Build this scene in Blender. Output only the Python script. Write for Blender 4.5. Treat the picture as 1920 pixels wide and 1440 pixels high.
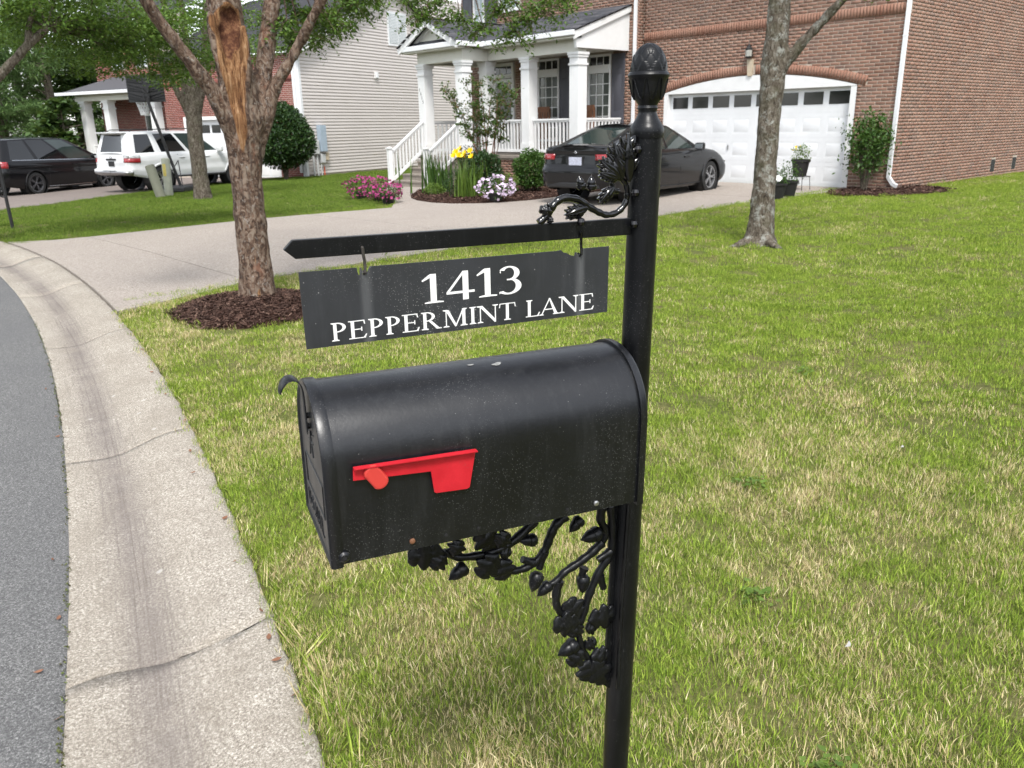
import bpy, bmesh, math, random
import numpy as np
from mathutils import Vector, Matrix, noise as mnoise
random.seed(7); RNG = np.random.default_rng(11)
S = bpy.context.scene
for o in list(bpy.data.objects): bpy.data.objects.remove(o)
COL = S.collection
rad = math.radians
# ------------------------------------------------------------------ camera
CZ = 1.65
cam = bpy.data.objects.new('camera', bpy.data.cameras.new('camera')); COL.objects.link(cam)
cam.data.sensor_width = 36; cam.data.lens = 28.5; cam.data.clip_end = 2000; cam.data.clip_start = .05
CAMR = Matrix(((0.665083, -0.216455, 0.714711), (0.746594, 0.213465, -0.630103), (-0.016177, 0.952670, 0.303576)))
cam.matrix_world = Matrix.Translation((0, 0, CZ)) @ CAMR.to_4x4()
cam.data.dof.use_dof = True; cam.data.dof.focus_distance = 1.3; cam.data.dof.aperture_fstop = 18
S.camera = cam
# ------------------------------------------------------------------ sky, sun, exposure
W = bpy.data.worlds.new('World'); S.world = W; W.use_nodes = True
nt = W.node_tree; nt.nodes.clear()
sky = nt.nodes.new('ShaderNodeTexSky'); sky.sky_type = 'NISHITA'; sky.sun_disc = False
SUN_EL, SUN_AZ = rad(55), rad(126)
sky.sun_elevation = SUN_EL; sky.sun_rotation = SUN_AZ; sky.air_density = 1.0; sky.dust_density = 1.0; sky.ozone_density = 1.0
hs = nt.nodes.new('ShaderNodeHueSaturation'); hs.inputs['Saturation'].default_value = .28
bg = nt.nodes.new('ShaderNodeBackground'); bg.inputs['Strength'].default_value = .14
wo = nt.nodes.new('ShaderNodeOutputWorld')
nt.links.new(sky.outputs[0], hs.inputs['Color']); nt.links.new(hs.outputs[0], bg.inputs[0]); nt.links.new(bg.outputs[0], wo.inputs[0])
sun = bpy.data.objects.new('sun', bpy.data.lights.new('sun', 'SUN')); COL.objects.link(sun)
sun.data.energy = 1.5; sun.data.angle = rad(14); sun.data.color = (1, .97, .92)
# sun direction: azimuth measured like the sky node (0 = +Y, clockwise towards +X)
_d = Vector((math.sin(SUN_AZ) * math.cos(SUN_EL), math.cos(SUN_AZ) * math.cos(SUN_EL), math.sin(SUN_EL)))
sun.rotation_euler = _d.to_track_quat('Z', 'Y').to_euler()
S.view_settings.view_transform = 'Standard'; S.view_settings.look = 'None'
S.view_settings.exposure = 1.34; S.view_settings.gamma = 1
S.view_settings.use_curve_mapping = False
C_ = S.cycles; C_.use_adaptive_sampling = True; C_.adaptive_threshold = .025; C_.max_bounces = 6; C_.diffuse_bounces = 2; C_.glossy_bounces = 3; C_.transmission_bounces = 4; C_.transparent_max_bounces = 6; C_.caustics_reflective = C_.caustics_refractive = False
# ------------------------------------------------------------------ helpers
def lerp(a, b, t): return a + (b - a) * t
def G(x, y):                                # lay of the land: rises to the garage, falls away to the left
    return .25 * min(max((y - 2.6) / 14.7, 0), 1) - .016 * min(max(0, -x - 12), 22)
def Yk(x): return 2.71 - .0108 * (x + 15) ** 2   # back edge of the kerb
def tag(o, label=None, cat=None, group=None, kind=None):
    if label: o['label'] = label
    if cat: o['category'] = cat
    if group: o['group'] = group
    if kind: o['kind'] = kind
    return o
def thing(name, loc, label, cat, group=None, rz=0):
    o = bpy.data.objects.new(name, None); COL.objects.link(o); o.location = loc; o.rotation_euler = (0, 0, rz)
    o.empty_display_size = .1
    return tag(o, label, cat, group)
def attach(o, parent, local=False):
    if parent is None: return
    o.parent = parent
    if not local and parent.type == 'EMPTY':
        o.matrix_parent_inverse = (Matrix.Translation(parent.location) @ parent.rotation_euler.to_matrix().to_4x4()).inverted()
def link(name, me, mat=None, parent=None, local=False):
    if mat is not None and not me.materials: me.materials.append(mat)
    o = bpy.data.objects.new(name, me); COL.objects.link(o); attach(o, parent, local); return o
def piece(name, me, loc, parent, rot=None, scale=None):
    "small piece that shares its mesh; parent is an unrotated Empty or a mesh in world coordinates"
    o = bpy.data.objects.new(name, me); COL.objects.link(o)
    attach(o, parent)
    o.location = loc
    if rot is not None: o.rotation_euler = rot
    if scale is not None: o.scale = scale
    return o
def npmesh(name, V, F, attr=None, smooth=False):
    "V (n,3), F (m,k) constant k"
    V = np.asarray(V, np.float32); F = np.asarray(F, np.int32); k = F.shape[1]
    me = bpy.data.meshes.new(name); me.vertices.add(len(V)); me.vertices.foreach_set('co', V.ravel())
    me.loops.add(F.size); me.loops.foreach_set('vertex_index', F.ravel())
    me.polygons.add(len(F)); me.polygons.foreach_set('loop_start', np.arange(0, F.size, k, dtype=np.int32))
    me.polygons.foreach_set('loop_total', np.full(len(F), k, np.int32))
    if smooth: me.polygons.foreach_set('use_smooth', np.ones(len(F), bool))
    if attr is not None:
        a = me.attributes.new('rnd', 'FLOAT', 'POINT'); a.data.foreach_set('value', np.asarray(attr, np.float32))
    me.update(); me.validate(); return me
class MB:
    def __init__(s): s.v = []; s.f = []
    def add(s, V, F):
        n = len(s.v); s.v += [tuple(p) for p in V]; s.f += [tuple(i + n for i in q) for q in F]; return s
    def box(s, x0, x1, y0, y1, z0, z1, m=None):
        V = [Vector(p) for p in ((x0,y0,z0),(x1,y0,z0),(x1,y1,z0),(x0,y1,z0),(x0,y0,z1),(x1,y0,z1),(x1,y1,z1),(x0,y1,z1))]
        if m is not None: V = [m @ p for p in V]
        return s.add(V, [(3,2,1,0),(4,5,6,7),(0,1,5,4),(1,2,6,5),(2,3,7,6),(3,0,4,7)])
    def cbox(s, c, d, m=None):
        return s.box(c[0]-d[0]/2, c[0]+d[0]/2, c[1]-d[1]/2, c[1]+d[1]/2, c[2]-d[2]/2, c[2]+d[2]/2, m)
    def bar(s, a, b, w, h, up=(0,0,1)):
        "rectangular bar from a to b, w sideways, h along up"
        a = Vector(a); b = Vector(b); d = (b - a).normalized(); u = Vector(up); sd = d.cross(u).normalized(); u = sd.cross(d)
        V = []
        for p in (a, b):
            for i, j in ((-1,-1),(1,-1),(1,1),(-1,1)): V.append(p + sd * (i * w / 2) + u * (j * h / 2))
        return s.add(V, [(0,1,2,3),(7,6,5,4),(0,4,5,1),(1,5,6,2),(2,6,7,3),(3,7,4,0)])
    def tube(s, pts, rr, n=8, cap=True):
        pts = [Vector(p) for p in pts]
        if not hasattr(rr, '__len__'): rr = [rr] * len(pts)
        base = len(s.v); up = None
        for i, p in enumerate(pts):
            t = (pts[min(i+1, len(pts)-1)] - pts[max(i-1, 0)]).normalized()
            if up is None: up = t.orthogonal().normalized()
            up = (up - t * up.dot(t))
            up = up.normalized() if up.length > 1e-6 else t.orthogonal().normalized()
            bi = t.cross(up)
            for k in range(n):
                a = 2 * math.pi * k / n; s.v.append(tuple(p + (up * math.cos(a) + bi * math.sin(a)) * rr[i]))
        for i in range(len(pts) - 1):
            for k in range(n):
                a = base + i*n + k; b = base + i*n + (k+1) % n; s.f.append((a, b, b+n, a+n))
        if cap:
            s.f.append(tuple(base + k for k in range(n))[::-1]); e = base + (len(pts)-1)*n; s.f.append(tuple(e + k for k in range(n)))
        return s
    def lathe(s, prof, n=16, m=None, cap=True):
        "prof list of (r,z)"
        m = m or Matrix.Identity(4); base = len(s.v)
        for r, z in prof:
            for k in range(n):
                a = 2*math.pi*k/n; s.v.append(tuple(m @ Vector((r*math.cos(a), r*math.sin(a), z))))
        for i in range(len(prof)-1):
            for k in range(n):
                a = base+i*n+k; b = base+i*n+(k+1) % n; s.f.append((a, b, b+n, a+n))
        if cap and prof[0][0] > 1e-5: s.f.append(tuple(base+k for k in range(n))[::-1])
        if cap and prof[-1][0] > 1e-5:
            e = base+(len(prof)-1)*n; s.f.append(tuple(e+k for k in range(n)))
        return s
    def prism(s, poly, fn0, fn1):
        "poly list of (a,b); fn0/fn1 map (a,b)->3D for the two faces"
        n = len(poly); s.add([fn0(*p) for p in poly] + [fn1(*p) for p in poly],
            [tuple(range(n))[::-1], tuple(range(n, 2*n))] + [(i, (i+1) % n, n+(i+1) % n, n+i) for i in range(n)]); return s
    def mesh(s, name, smooth=False, tri=False):
        me = bpy.data.meshes.new(name); me.from_pydata(s.v, [], s.f)
        bm = bmesh.new(); bm.from_mesh(me)
        bmesh.ops.recalc_face_normals(bm, faces=bm.faces)
        if tri: bmesh.ops.triangulate(bm, faces=[f for f in bm.faces if len(f.verts) > 4])
        bm.to_mesh(me); bm.free()
        if smooth:
            me.polygons.foreach_set('use_smooth', [True]*len(me.polygons))
            if smooth != 'all': me.set_sharp_from_angle(angle=rad(smooth if smooth is not True else 40))
        me.update(); return me
    def build(s, name, mat, parent=None, smooth=False, local=False, bevel=0):
        o = link(name, s.mesh(name, smooth), mat, parent, local)
        if bevel:
            b = o.modifiers.new('bevel', 'BEVEL'); b.width = bevel; b.segments = 2; b.limit_method = 'ANGLE'; b.angle_limit = rad(40)
        return o
# ------------------------------------------------------------------ materials
class NT:
    def __init__(s, name):
        s.m = bpy.data.materials.new(name); s.m.use_nodes = True; s.t = s.m.node_tree; s.b = s.t.nodes['Principled BSDF']; s.out = s.t.nodes['Material Output']
        s._c = {}
    def n(s, typ, **kw):
        x = s.t.nodes.new('ShaderNode' + typ)
        for k, v in kw.items():
            if k.startswith('i_'): x.inputs[k[2:].replace('_', ' ')].default_value = v
            else: setattr(x, k, v)
        return x
    def l(s, a, b): s.t.links.new(a, b)
    def co(s, kind='Object', scale=None):
        key = (kind, tuple(scale) if scale else None)
        if key in s._c: return s._c[key]
        if kind == 'World': o = s.n('NewGeometry').outputs['Position']
        else: o = s.n('TexCoord').outputs[kind]
        if scale:
            m = s.n('Mapping'); m.inputs['Scale'].default_value = scale; s.l(o, m.inputs[0]); o = m.outputs[0]
        s._c[key] = o; return o
    def noise(s, scale, detail=3, rough=.6, co=None, dist=0):
        x = s.n('TexNoise'); x.inputs['Scale'].default_value = scale; x.inputs['Detail'].default_value = detail; x.inputs['Roughness'].default_value = rough; x.inputs['Distortion'].default_value = dist
        s.l(co or s.co(), x.inputs['Vector']); return x.outputs['Fac']
    def vor(s, scale, feature='F1', out='Distance', co=None, rand=1):
        x = s.n('TexVoronoi', feature=feature); x.inputs['Scale'].default_value = scale; x.inputs['Randomness'].default_value = rand
        s.l(co or s.co(), x.inputs['Vector']); return x.outputs[out]
    def ramp(s, f, stops, interp='LINEAR'):
        r = s.n('ValToRGB'); e = r.color_ramp; e.interpolation = interp
        while len(e.elements) < len(stops): e.elements.new(.5)
        for el, (p, c) in zip(e.elements, stops):
            el.position = p; el.color = (c, c, c, 1) if not hasattr(c, '__len__') else (*c[:3], 1)
        s.l(f, r.inputs[0]); return r.outputs[0]
    def mix(s, f, a, b, blend='MIX'):
        x = s.n('Mix', data_type='RGBA', blend_type=blend)
        for i, v in ((0, f), (6, a), (7, b)):
            if hasattr(v, 'is_linked') or isinstance(v, bpy.types.NodeSocket): s.l(v, x.inputs[i])
            elif hasattr(v, '__len__'): x.inputs[i].default_value = (*v[:3], 1)
            else: x.inputs[i].default_value = v if i == 0 else (v, v, v, 1)
        return x.outputs[2]
    def math(s, op, a, b=0, c=None):
        x = s.n('Math', operation=op)
        for i, v in enumerate((a, b) if c is None else (a, b, c)):
            if isinstance(v, bpy.types.NodeSocket): s.l(v, x.inputs[i])
            else: x.inputs[i].default_value = v
        return x.outputs[0]
    def attr(s, name):
        return s.n('Attribute', attribute_name=name).outputs['Fac']
    def objrnd(s): return s.n('ObjectInfo').outputs['Random']
    def set(s, col=None, rough=None, metal=None, spec=None, coat=None):
        for k, v in (('Base Color', col), ('Roughness', rough), ('Metallic', metal), ('Specular IOR Level', spec), ('Coat Weight', coat)):
            if v is None: continue
            if isinstance(v, bpy.types.NodeSocket): s.l(v, s.b.inputs[k])
            elif hasattr(v, '__len__'): s.b.inputs[k].default_value = (*v[:3], 1)
            else: s.b.inputs[k].default_value = v
        return s
    def bump(s, f, strength=.3, dist=.01):
        x = s.n('Bump'); x.inputs['Strength'].default_value = strength; x.inputs['Distance'].default_value = dist
        s.l(f, x.inputs['Height']); s.l(x.outputs[0], s.b.inputs['Normal']); return s
def simple(name, col, rough=.6, metal=0, var=.18, scale=4, bump=0, bscale=80, spec=.5, coat=0, co='Object'):
    t = NT(name); c2 = tuple(min(1, x * (1 - var)) for x in col); c3 = tuple(min(1, x * (1 + var * .6)) for x in col)
    f = t.noise(scale, 5, .65, t.co(co)); t.set(t.ramp(f, [(.3, c2), (.7, c3)]), rough, metal, spec, coat)
    if bump: t.bump(t.noise(bscale, 3, .6, t.co(co)), bump, .004)
    return t.m
MAT = {}
def brickmat(name, cols, mortar=False):
    t = NT(name)
    r = t.math('FRACT', t.math('ADD', t.attr('rnd'), t.math('MULTIPLY', t.objrnd(), 7.31)))
    base = t.ramp(r, [(i / (len(cols) - 1), c) for i, c in enumerate(cols)])
    n = t.noise(30, 4, .7, t.co('World')); n2 = t.noise(1.3, 3, .6, t.co('World'))
    c = t.mix(t.ramp(n, [(.35, 0.), (.75, .5)]), base, tuple(.75 * x for x in cols[0]))
    c = t.mix(t.ramp(n2, [(.35, 0.), (.7, .25)]), c, (.42, .3, .23))
    t.set(c, .85, spec=.25); t.bump(t.noise(90, 3, .6, t.co('World')), .35, .004); return t.m
MAT['brick'] = brickmat('brick', [(.205,.110,.078), (.268,.146,.102), (.32,.182,.132), (.248,.13,.093), (.185,.12,.097), (.295,.17,.122)])
MAT['brick_light'] = brickmat('arch_brick', [(.29,.15,.105), (.325,.17,.12), (.27,.13,.088), (.34,.185,.13)])
MAT['brick_red'] = brickmat('red_brick', [(.20,.05,.042), (.26,.065,.055), (.30,.085,.068), (.17,.045,.04), (.28,.075,.06)])
MAT['mortar'] = simple('mortar', (.47,.395,.325), .9, var=.15, scale=6, bump=.3)
MAT['mortar_red'] = simple('mortar_grey', (.52,.44,.38), .9, var=.15, scale=6)
MAT['white'] = simple('white_paint', (.80,.80,.79), .45, var=.05, scale=3)
MAT['white_trim'] = simple('white_vinyl', (.78,.79,.80), .35, var=.05, scale=2)
MAT['cream_soffit'] = simple('soffit_paint', (.66,.65,.58), .5, var=.05)
MAT['shutter'] = simple('grey_shutter', (.075,.075,.09), .5, var=.1)
MAT['dark'] = simple('dark_void', (.012,.012,.013), .6, var=.1)
MAT['wood'] = simple('chair_wood', (.22,.09,.04), .5, var=.3, scale=20)
MAT['stone'] = simple('keystone', (.55,.46,.34), .8, var=.12, scale=12)
def glassmat(name, col, rough=.04):
    t = NT(name); t.set(t.ramp(t.noise(1.5, 2, .5, t.co('World')), [(.35, tuple(.8*x for x in col)), (.65, col)]), rough, 0, .8); return t.m
MAT['pane'] = glassmat('window_pane', (.10,.115,.10), .06)
MAT['pane_dark'] = glassmat('dark_pane', (.010,.011,.012), .10)
MAT['pane_screen'] = simple('insect_screen', (.05,.052,.05), .6, var=.1)
MAT['blind'] = simple('blind_slats', (.40,.46,.47), .5, var=.06)
MAT['car_glass'] = glassmat('car_glass', (.035,.050,.046), .02)
MAT['car_glass_tint'] = glassmat('tinted_glass', (.008,.009,.010), .02)
def paint(name, col, flake=0):
    t = NT(name); n = t.noise(3, 2); t.set(t.ramp(n, [(.3, tuple(.92*x for x in col)), (.7, col)]), .5, flake, .1, .7); t.b.inputs['Coat Roughness'].default_value = .02; return t.m
MAT['paint_grey'] = paint('graphite_paint', (.008,.0082,.0092), .0)
MAT['paint_white'] = paint('white_car_paint', (.70,.71,.71))
MAT['paint_black'] = paint('black_car_paint', (.004,.004,.005))
MAT['rubber'] = simple('tyre_rubber', (.018,.018,.018), .85, bump=.2)
MAT['alloy'] = simple('alloy', (.42,.42,.43), .3, .8, var=.1)
MAT['alloy_dark'] = simple('dark_alloy', (.14,.14,.15), .35, .7, var=.1)
MAT['chrome'] = simple('chrome', (.6,.61,.62), .15, 1, var=.03)
MAT['lamp_red'] = simple('red_lens', (.30,.012,.016), .12, var=.3, scale=20, coat=1)
MAT['lamp_clear'] = simple('clear_lens', (.45,.46,.46), .12, var=.3, scale=20, coat=1)
MAT['plastic_black'] = simple('black_plastic', (.016,.016,.017), .55, var=.15)
MAT['plate'] = simple('license_plate', (.50,.52,.62), .45, var=.35, scale=40)
MAT['steel'] = simple('steel', (.45,.45,.45), .35, .9, var=.15)
MAT['concrete_step'] = simple('step_concrete', (.27,.235,.20), .9, var=.2, scale=10, bump=.3)
# ================================================================== GROUND
def groundmat(name, kind):
    t = NT(name); w = t.co('World')
    if kind == 'asphalt':
        v = t.vor(170, co=w); n = t.noise(130, 6, .9, w); big = t.noise(1.2, 4, .6, w)
        base = t.ramp(n, [(.37, (.035,.035,.035)), (.47, (.105,.104,.102)), (.55, (.175,.174,.17)), (.63, (.42,.415,.40))])
        base = t.mix(t.ramp(t.vor(60, co=w), [(.0, .5), (.12, 0.)]), base, (.30,.30,.30))
        c = t.mix(t.ramp(big, [(.35, 0.), (.7, .3)]), base, (.10,.10,.105)); t.set(c, .9, spec=.25); t.bump(n, .7, .004)
    elif kind == 'kerb':
        n = t.noise(105, 6, .9, w); n2 = t.noise(22, 6, .8, w); big = t.noise(2.2, 5, .65, w, .6); v = t.vor(130, co=w)
        base = t.ramp(n, [(.37, (.10,.083,.066)), (.47, (.29,.257,.214)), (.54, (.43,.39,.33)), (.62, (.75,.70,.625))])
        base = t.mix(t.ramp(v, [(.0, .55), (.16, 0.)]), base, (.30,.26,.22))
        base = t.mix(t.ramp(n2, [(.36, .40), (.52, 0.)]), base, (.22,.19,.155))
        c = t.mix(t.ramp(big, [(.42, 0.), (.66, .42)]), base, (.24,.208,.168))
        g = t.attr('rnd')       # 1 in the wheel-worn, tyre-marked gutter band
        c = t.mix(t.math('MULTIPLY', g, t.ramp(t.noise(5, 4, .7, t.co('World', (1, .3, 1))), [(.25, .35), (.7, .85)])), c, (.165,.142,.132))
        cv = t.n('CombineXYZ'); t.l(t.math('MULTIPLY', t.attr('lat'), 70), cv.inputs[0]); sx = t.n('SeparateXYZ'); t.l(w, sx.inputs[0]); t.l(t.math('MULTIPLY', sx.outputs[0], .9), cv.inputs[1])
        ln = t.noise(1.0, 4, .7, cv.outputs[0]); c = t.mix(t.math('MULTIPLY', t.ramp(ln, [(.50, 0.), (.66, 1.)]), t.math('ADD', t.math('MULTIPLY', g, .55), .12)), c, (.12,.10,.09))     # tyre-scrubbed lines along the gutter
        pale = t.ramp(t.vor(4.5, co=w), [(.0, .9), (.055, .6), (.08, 0.)]); c = t.mix(t.math('MULTIPLY', pale, .6), c, (.62,.60,.56))
        t.set(c, .92, spec=.2); t.bump(t.math('ADD', n, t.math('MULTIPLY', n2, 1.5)), .6, .004)
    elif kind == 'aggregate':
        n = t.noise(48, 6, .9, w); big = t.noise(.7, 6, .65, w, .8); v = t.vor(70, co=w, out='Color')
        base = t.ramp(n, [(.36, (.12,.095,.078)), (.47, (.28,.243,.21)), (.54, (.40,.355,.31)), (.64, (.66,.60,.54))])
        c = t.mix(.35, base, t.ramp(v, [(.1, (.18,.14,.11)), (.5, (.34,.30,.262)), (.9, (.50,.455,.41))]))
        c = t.mix(t.ramp(big, [(.38, 0.), (.68, .4)]), c, (.27,.235,.21)); t.set(c, .92, spec=.2); t.bump(n, .5, .004)
    elif kind == 'lawn':
        n = t.noise(40, 5, .7, w); big = t.noise(1.1, 4, .6, w)
        c = t.mix(t.ramp(big, [(.35, .15), (.65, .75)]), t.ramp(n, [(.3, (.050,.068,.016)), (.7, (.115,.145,.035))]), t.ramp(n, [(.3, (.09,.075,.035)), (.7, (.25,.205,.10))]))
        t.set(c, .95, spec=.1); t.bump(n, .6, .02)
    elif kind == 'ground':
        n = t.noise(3, 5, .7, w); t.set(t.ramp(n, [(.3, (.04,.055,.02)), (.7, (.08,.095,.035))]), .95, spec=.1)
    elif kind == 'mulch':
        n = t.noise(45, 4, .8, w); t.set(t.ramp(n, [(.3, (.022,.012,.009)), (.7, (.075,.038,.028))]), .95, spec=.1); t.bump(n, .9, .02)
    elif kind == 'chip':
        r = t.attr('rnd'); t.set(t.ramp(r, [(.0, (.026,.015,.012)), (.5, (.070,.040,.031)), (.85, (.11,.064,.048)), (1., (.19,.125,.095))]), .9, spec=.15)
    elif kind == 'drive_dark':
        n = t.noise(120, 4, .8, w); big = t.noise(.7, 4, .6, w)
        t.set(t.mix(t.ramp(big, [(.35, 0.), (.7, .4)]), t.ramp(n, [(.3, (.13,.105,.09)), (.7, (.30,.26,.235))]), (.12,.10,.09)), .92, spec=.2)
    return t.m
for k in ('asphalt', 'kerb', 'aggregate', 'lawn', 'ground', 'mulch', 'chip', 'drive_dark'): MAT[k] = groundmat(k + '_surface', k)
# terrain sheet to the horizon, under everything
xs = np.concatenate([np.linspace(-700, -60, 9), np.linspace(-55, 25, 41), np.linspace(40, 600, 8)])
ys = np.concatenate([np.linspace(-600, -30, 7), np.linspace(-24, 60, 43), np.linspace(80, 900, 9)])
V = [(x, y, (G(x, y) - .06) if y > Yk(x) + .3 and -60 < x < 30 else -.55 if abs(x) > 60 or y > 70 else -.45) for y in ys for x in xs]
n = len(xs); F = [(j*n+i, j*n+i+1, (j+1)*n+i+1, (j+1)*n+i) for j in range(len(ys)-1) for i in range(n-1)]
tag(link('ground', npmesh('ground', V, F), MAT['ground']), kind='structure')
# lawn soil sheet following the kerb
xs = np.linspace(-60, 24, 169); ss = np.concatenate([[0, .0012], np.linspace(.004, .12, 6), np.linspace(.16, 1, 60)])
V = [(x, lerp(Yk(x), 55, s), G(x, lerp(Yk(x), 55, s)) - (.012 if s > 0 else .045)) for s in ss for x in xs]
n = len(xs); F = [(j*n+i, j*n+i+1, (j+1)*n+i+1, (j+1)*n+i) for j in range(len(ss)-1) for i in range(n-1)]
tag(link('lawn', npmesh('lawn', V, F, smooth=True), MAT['lawn']), kind='structure')
# road: follows the kerb, crowned a little
def kn(x):                                   # unit normal of the kerb line, pointing to the road
    d = -.0216 * (x + 15); L = math.hypot(1, d); return (d / L, -1 / L)
xs = np.linspace(-70, 40, 221); off = [.668, .69, .72, 1.2, 3, 5, 8, 9]
V = []
for j, o_ in enumerate(off):
    for x in xs:
        nx, ny = kn(x); e = .006 * math.sin(x * 9.1) + .005 * math.sin(x * 23.7) if j < 2 else 0
        V.append((x + nx * (o_ + e), Yk(x) + ny * (o_ + e), G(x, 0) + (-.0865 if j == 0 else -.082 + .006 * min(o_ - .69, 4))))
n = len(xs); F = [(j*n+i, j*n+i+1, (j+1)*n+i+1, (j+1)*n+i) for j in range(len(off)-1) for i in range(n-1)]
tag(link('road', npmesh('road', V, F, smooth=True), MAT['asphalt']), kind='structure')
# rolled kerb: concrete slabs cast end to end with open joints
prof = [(.0, -.30), (.0, -.012), (.012, .0), (.06, .001), (.13, -.006), (.20, -.022), (.27, -.045), (.33, -.066), (.38, -.082), (.44, -.092), (.50, -.092), (.57, -.088), (.64, -.083), (.668, -.082), (.672, -.088), (.672, -.30)]
kerb = tag(bpy.data.objects.new('kerb', None), kind='structure'); COL.objects.link(kerb)
ends = [-46, -40, -34, -28.5, -23, -19.4, -16.2, -13.1, -10.2, -7.47, -4.58, -2.46, -.25, 2.0, 4.6, 7.4, 11, 16, 22]
for a, b in zip(ends[:-1], ends[1:]):
    m = max(8, int((b - a) / .045)) if -12 < a < 3 else 10
    V, A, LT = [], [], []
    for i in range(m + 1):
        x = lerp(a, b, i / m)
        for o_, z in prof:
            nx, ny = kn(x); xx = x
            if i == 0: xx += .0015 + .005 * (.5 + .5 * math.sin(o_ * 31 + a)) * (1 if a == -2.46 else .1) + .05 * math.sin(o_ * 9) * (a == -2.46)
            if i == m: xx -= .002 - .05 * math.sin(o_ * 9) * (b == -2.46)
            w = .010 * mnoise.noise((x * 5, o_ * 5, 0)) * (o_ < .05) + .003 * mnoise.noise((x * 14, o_ * 9, 3))
            V.append((xx + nx * (o_ + w), Yk(x) + ny * (o_ + w), G(x, 0) + z + .002 * mnoise.noise((x * 6, o_ * 6, 5))))
            LT.append(o_); A.append(math.exp(-((o_ - .43 - .03 * math.sin(x * .8)) / .085) ** 2))
    k = len(prof); F = [(i*k+j, i*k+j+1, (i+1)*k+j+1, (i+1)*k+j) for i in range(m) for j in range(k-1)]
    me = npmesh('kerb_slab', V, F, A, smooth=True); at_ = me.attributes.new('lat', 'FLOAT', 'POINT'); at_.data.foreach_set('value', np.array(LT, np.float32))
    bm = bmesh.new(); bm.from_mesh(me); bm.verts.ensure_lookup_table()
    for e in ([bm.verts[j] for j in range(k)][::-1], [bm.verts[m*k+j] for j in range(k)]): bm.faces.new(e)
    bmesh.ops.recalc_face_normals(bm, faces=bm.faces); bm.to_mesh(me); bm.free()
    link('kerb_slab', me, MAT['kerb'], kerb)
# paved slabs
def slab(poly, mat, parent, name='slab', th=.012, dz=0):
    bm = bmesh.new(); f = bm.faces.new([bm.verts.new((x, y, 0)) for x, y in poly])
    for xc in (-12,):
        bmesh.ops.bisect_plane(bm, geom=bm.verts[:] + bm.edges[:] + bm.faces[:], plane_co=(xc, 0, 0), plane_no=(1, 0, 0))
    for yc in (2.6, 17.3):
        bmesh.ops.bisect_plane(bm, geom=bm.verts[:] + bm.edges[:] + bm.faces[:], plane_co=(0, yc, 0), plane_no=(0, 1, 0))
    r = bmesh.ops.extrude_face_region(bm, geom=bm.faces[:])
    top = [e for e in r['geom'] if isinstance(e, bmesh.types.BMVert)]; ts = set(top)
    for v in bm.verts: v.co.z = G(v.co.x, v.co.y) + dz + (th if v in ts else -.08)
    bmesh.ops.recalc_face_normals(bm, faces=bm.faces)
    me = bpy.data.meshes.new(name); bm.to_mesh(me); bm.free(); return link(name, me, mat, parent)
drv = tag(bpy.data.objects.new('driveway', None), kind='structure'); COL.objects.link(drv)
g_ = .006
near = [(x, Yk(x) + .012) for x in np.linspace(-8.25, -15.6, 12)]
slab([(-8.78, 3.8 - g_), (-8.45, 2.9)] + near + [(-15.12, 3.3), (-15.03, 3.8 - g_)], MAT['aggregate'], drv)
slab([(-8.8, 3.8 + g_), (-15.03, 3.8 + g_), (-15.0, 6.6), (-14.78, 7.75 - g_), (-8.8, 7.75 - g_)], MAT['aggregate'], drv)
BED = [(-16.5, 11.42), (-15.9, 11.0), (-15.2, 10.68), (-14.4, 10.5), (-13.75, 10.56), (-13.25, 10.85), (-12.9, 11.35), (-12.72, 11.95), (-12.75, 12.6), (-12.8, 13.4), (-12.85, 15.2)]
slab([(-8.8, 7.75 + g_), (-14.77, 7.75 + g_), (-14.3, 9.4), (-14.6, 9.62), (-15.5, 10.3), (-16.4, 10.82), (-17.3, 11.5)] + [(-17.1, 11.7)] + BED[:7] + [(-12.76, 11.7 - g_), (-8.8, 11.7 - g_)], MAT['aggregate'], drv)
slab([(-8.8, 11.7 + g_), (-12.75, 11.7 + g_), BED[7], BED[8], BED[9], (-12.82, 14.6 - g_), (-8.75, 14.6 - g_)], MAT['aggregate'], drv)
slab([(-8.75, 14.6 + g_), (-12.82, 14.6 + g_), (-12.85, 15.2), (-14.2, 15.3), (-14.2, 17.3), (-8.5, 17.3), (-8.55, 15.6)], MAT['aggregate'], drv)
wlk = tag(bpy.data.objects.new('path', None), kind='structure'); COL.objects.link(wlk)
slab([(-17.3 - g_, 11.5), (-17.1 - g_, 11.7), (-16.52, 11.45), (-17.6, 12.35), (-18.0, 12.9), (-18.0, 13.45), (-20.2, 13.45), (-20.2, 12.9), (-19.2, 12.35)], MAT['aggregate'], wlk)
nd = tag(bpy.data.objects.new('neighbour_driveway', None), kind='structure'); COL.objects.link(nd)
slab([(-23.9, 4.13), (-25.04, 5.87), (-26.5, 7.7), (-27.6, 9.3), (-28.9, 11.6), (-29.5, 14.4), (-34.6, 12.7), (-35.2, 10.5), (-36, 7), (-38, 3), (-37, 2.0), (-30, .6), (-24, 1.9)], MAT['drive_dark'], nd)
slab([(-38.02, 3), (-36.02, 7), (-46, 8), (-50, 2)], MAT['drive_dark'], nd)
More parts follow.
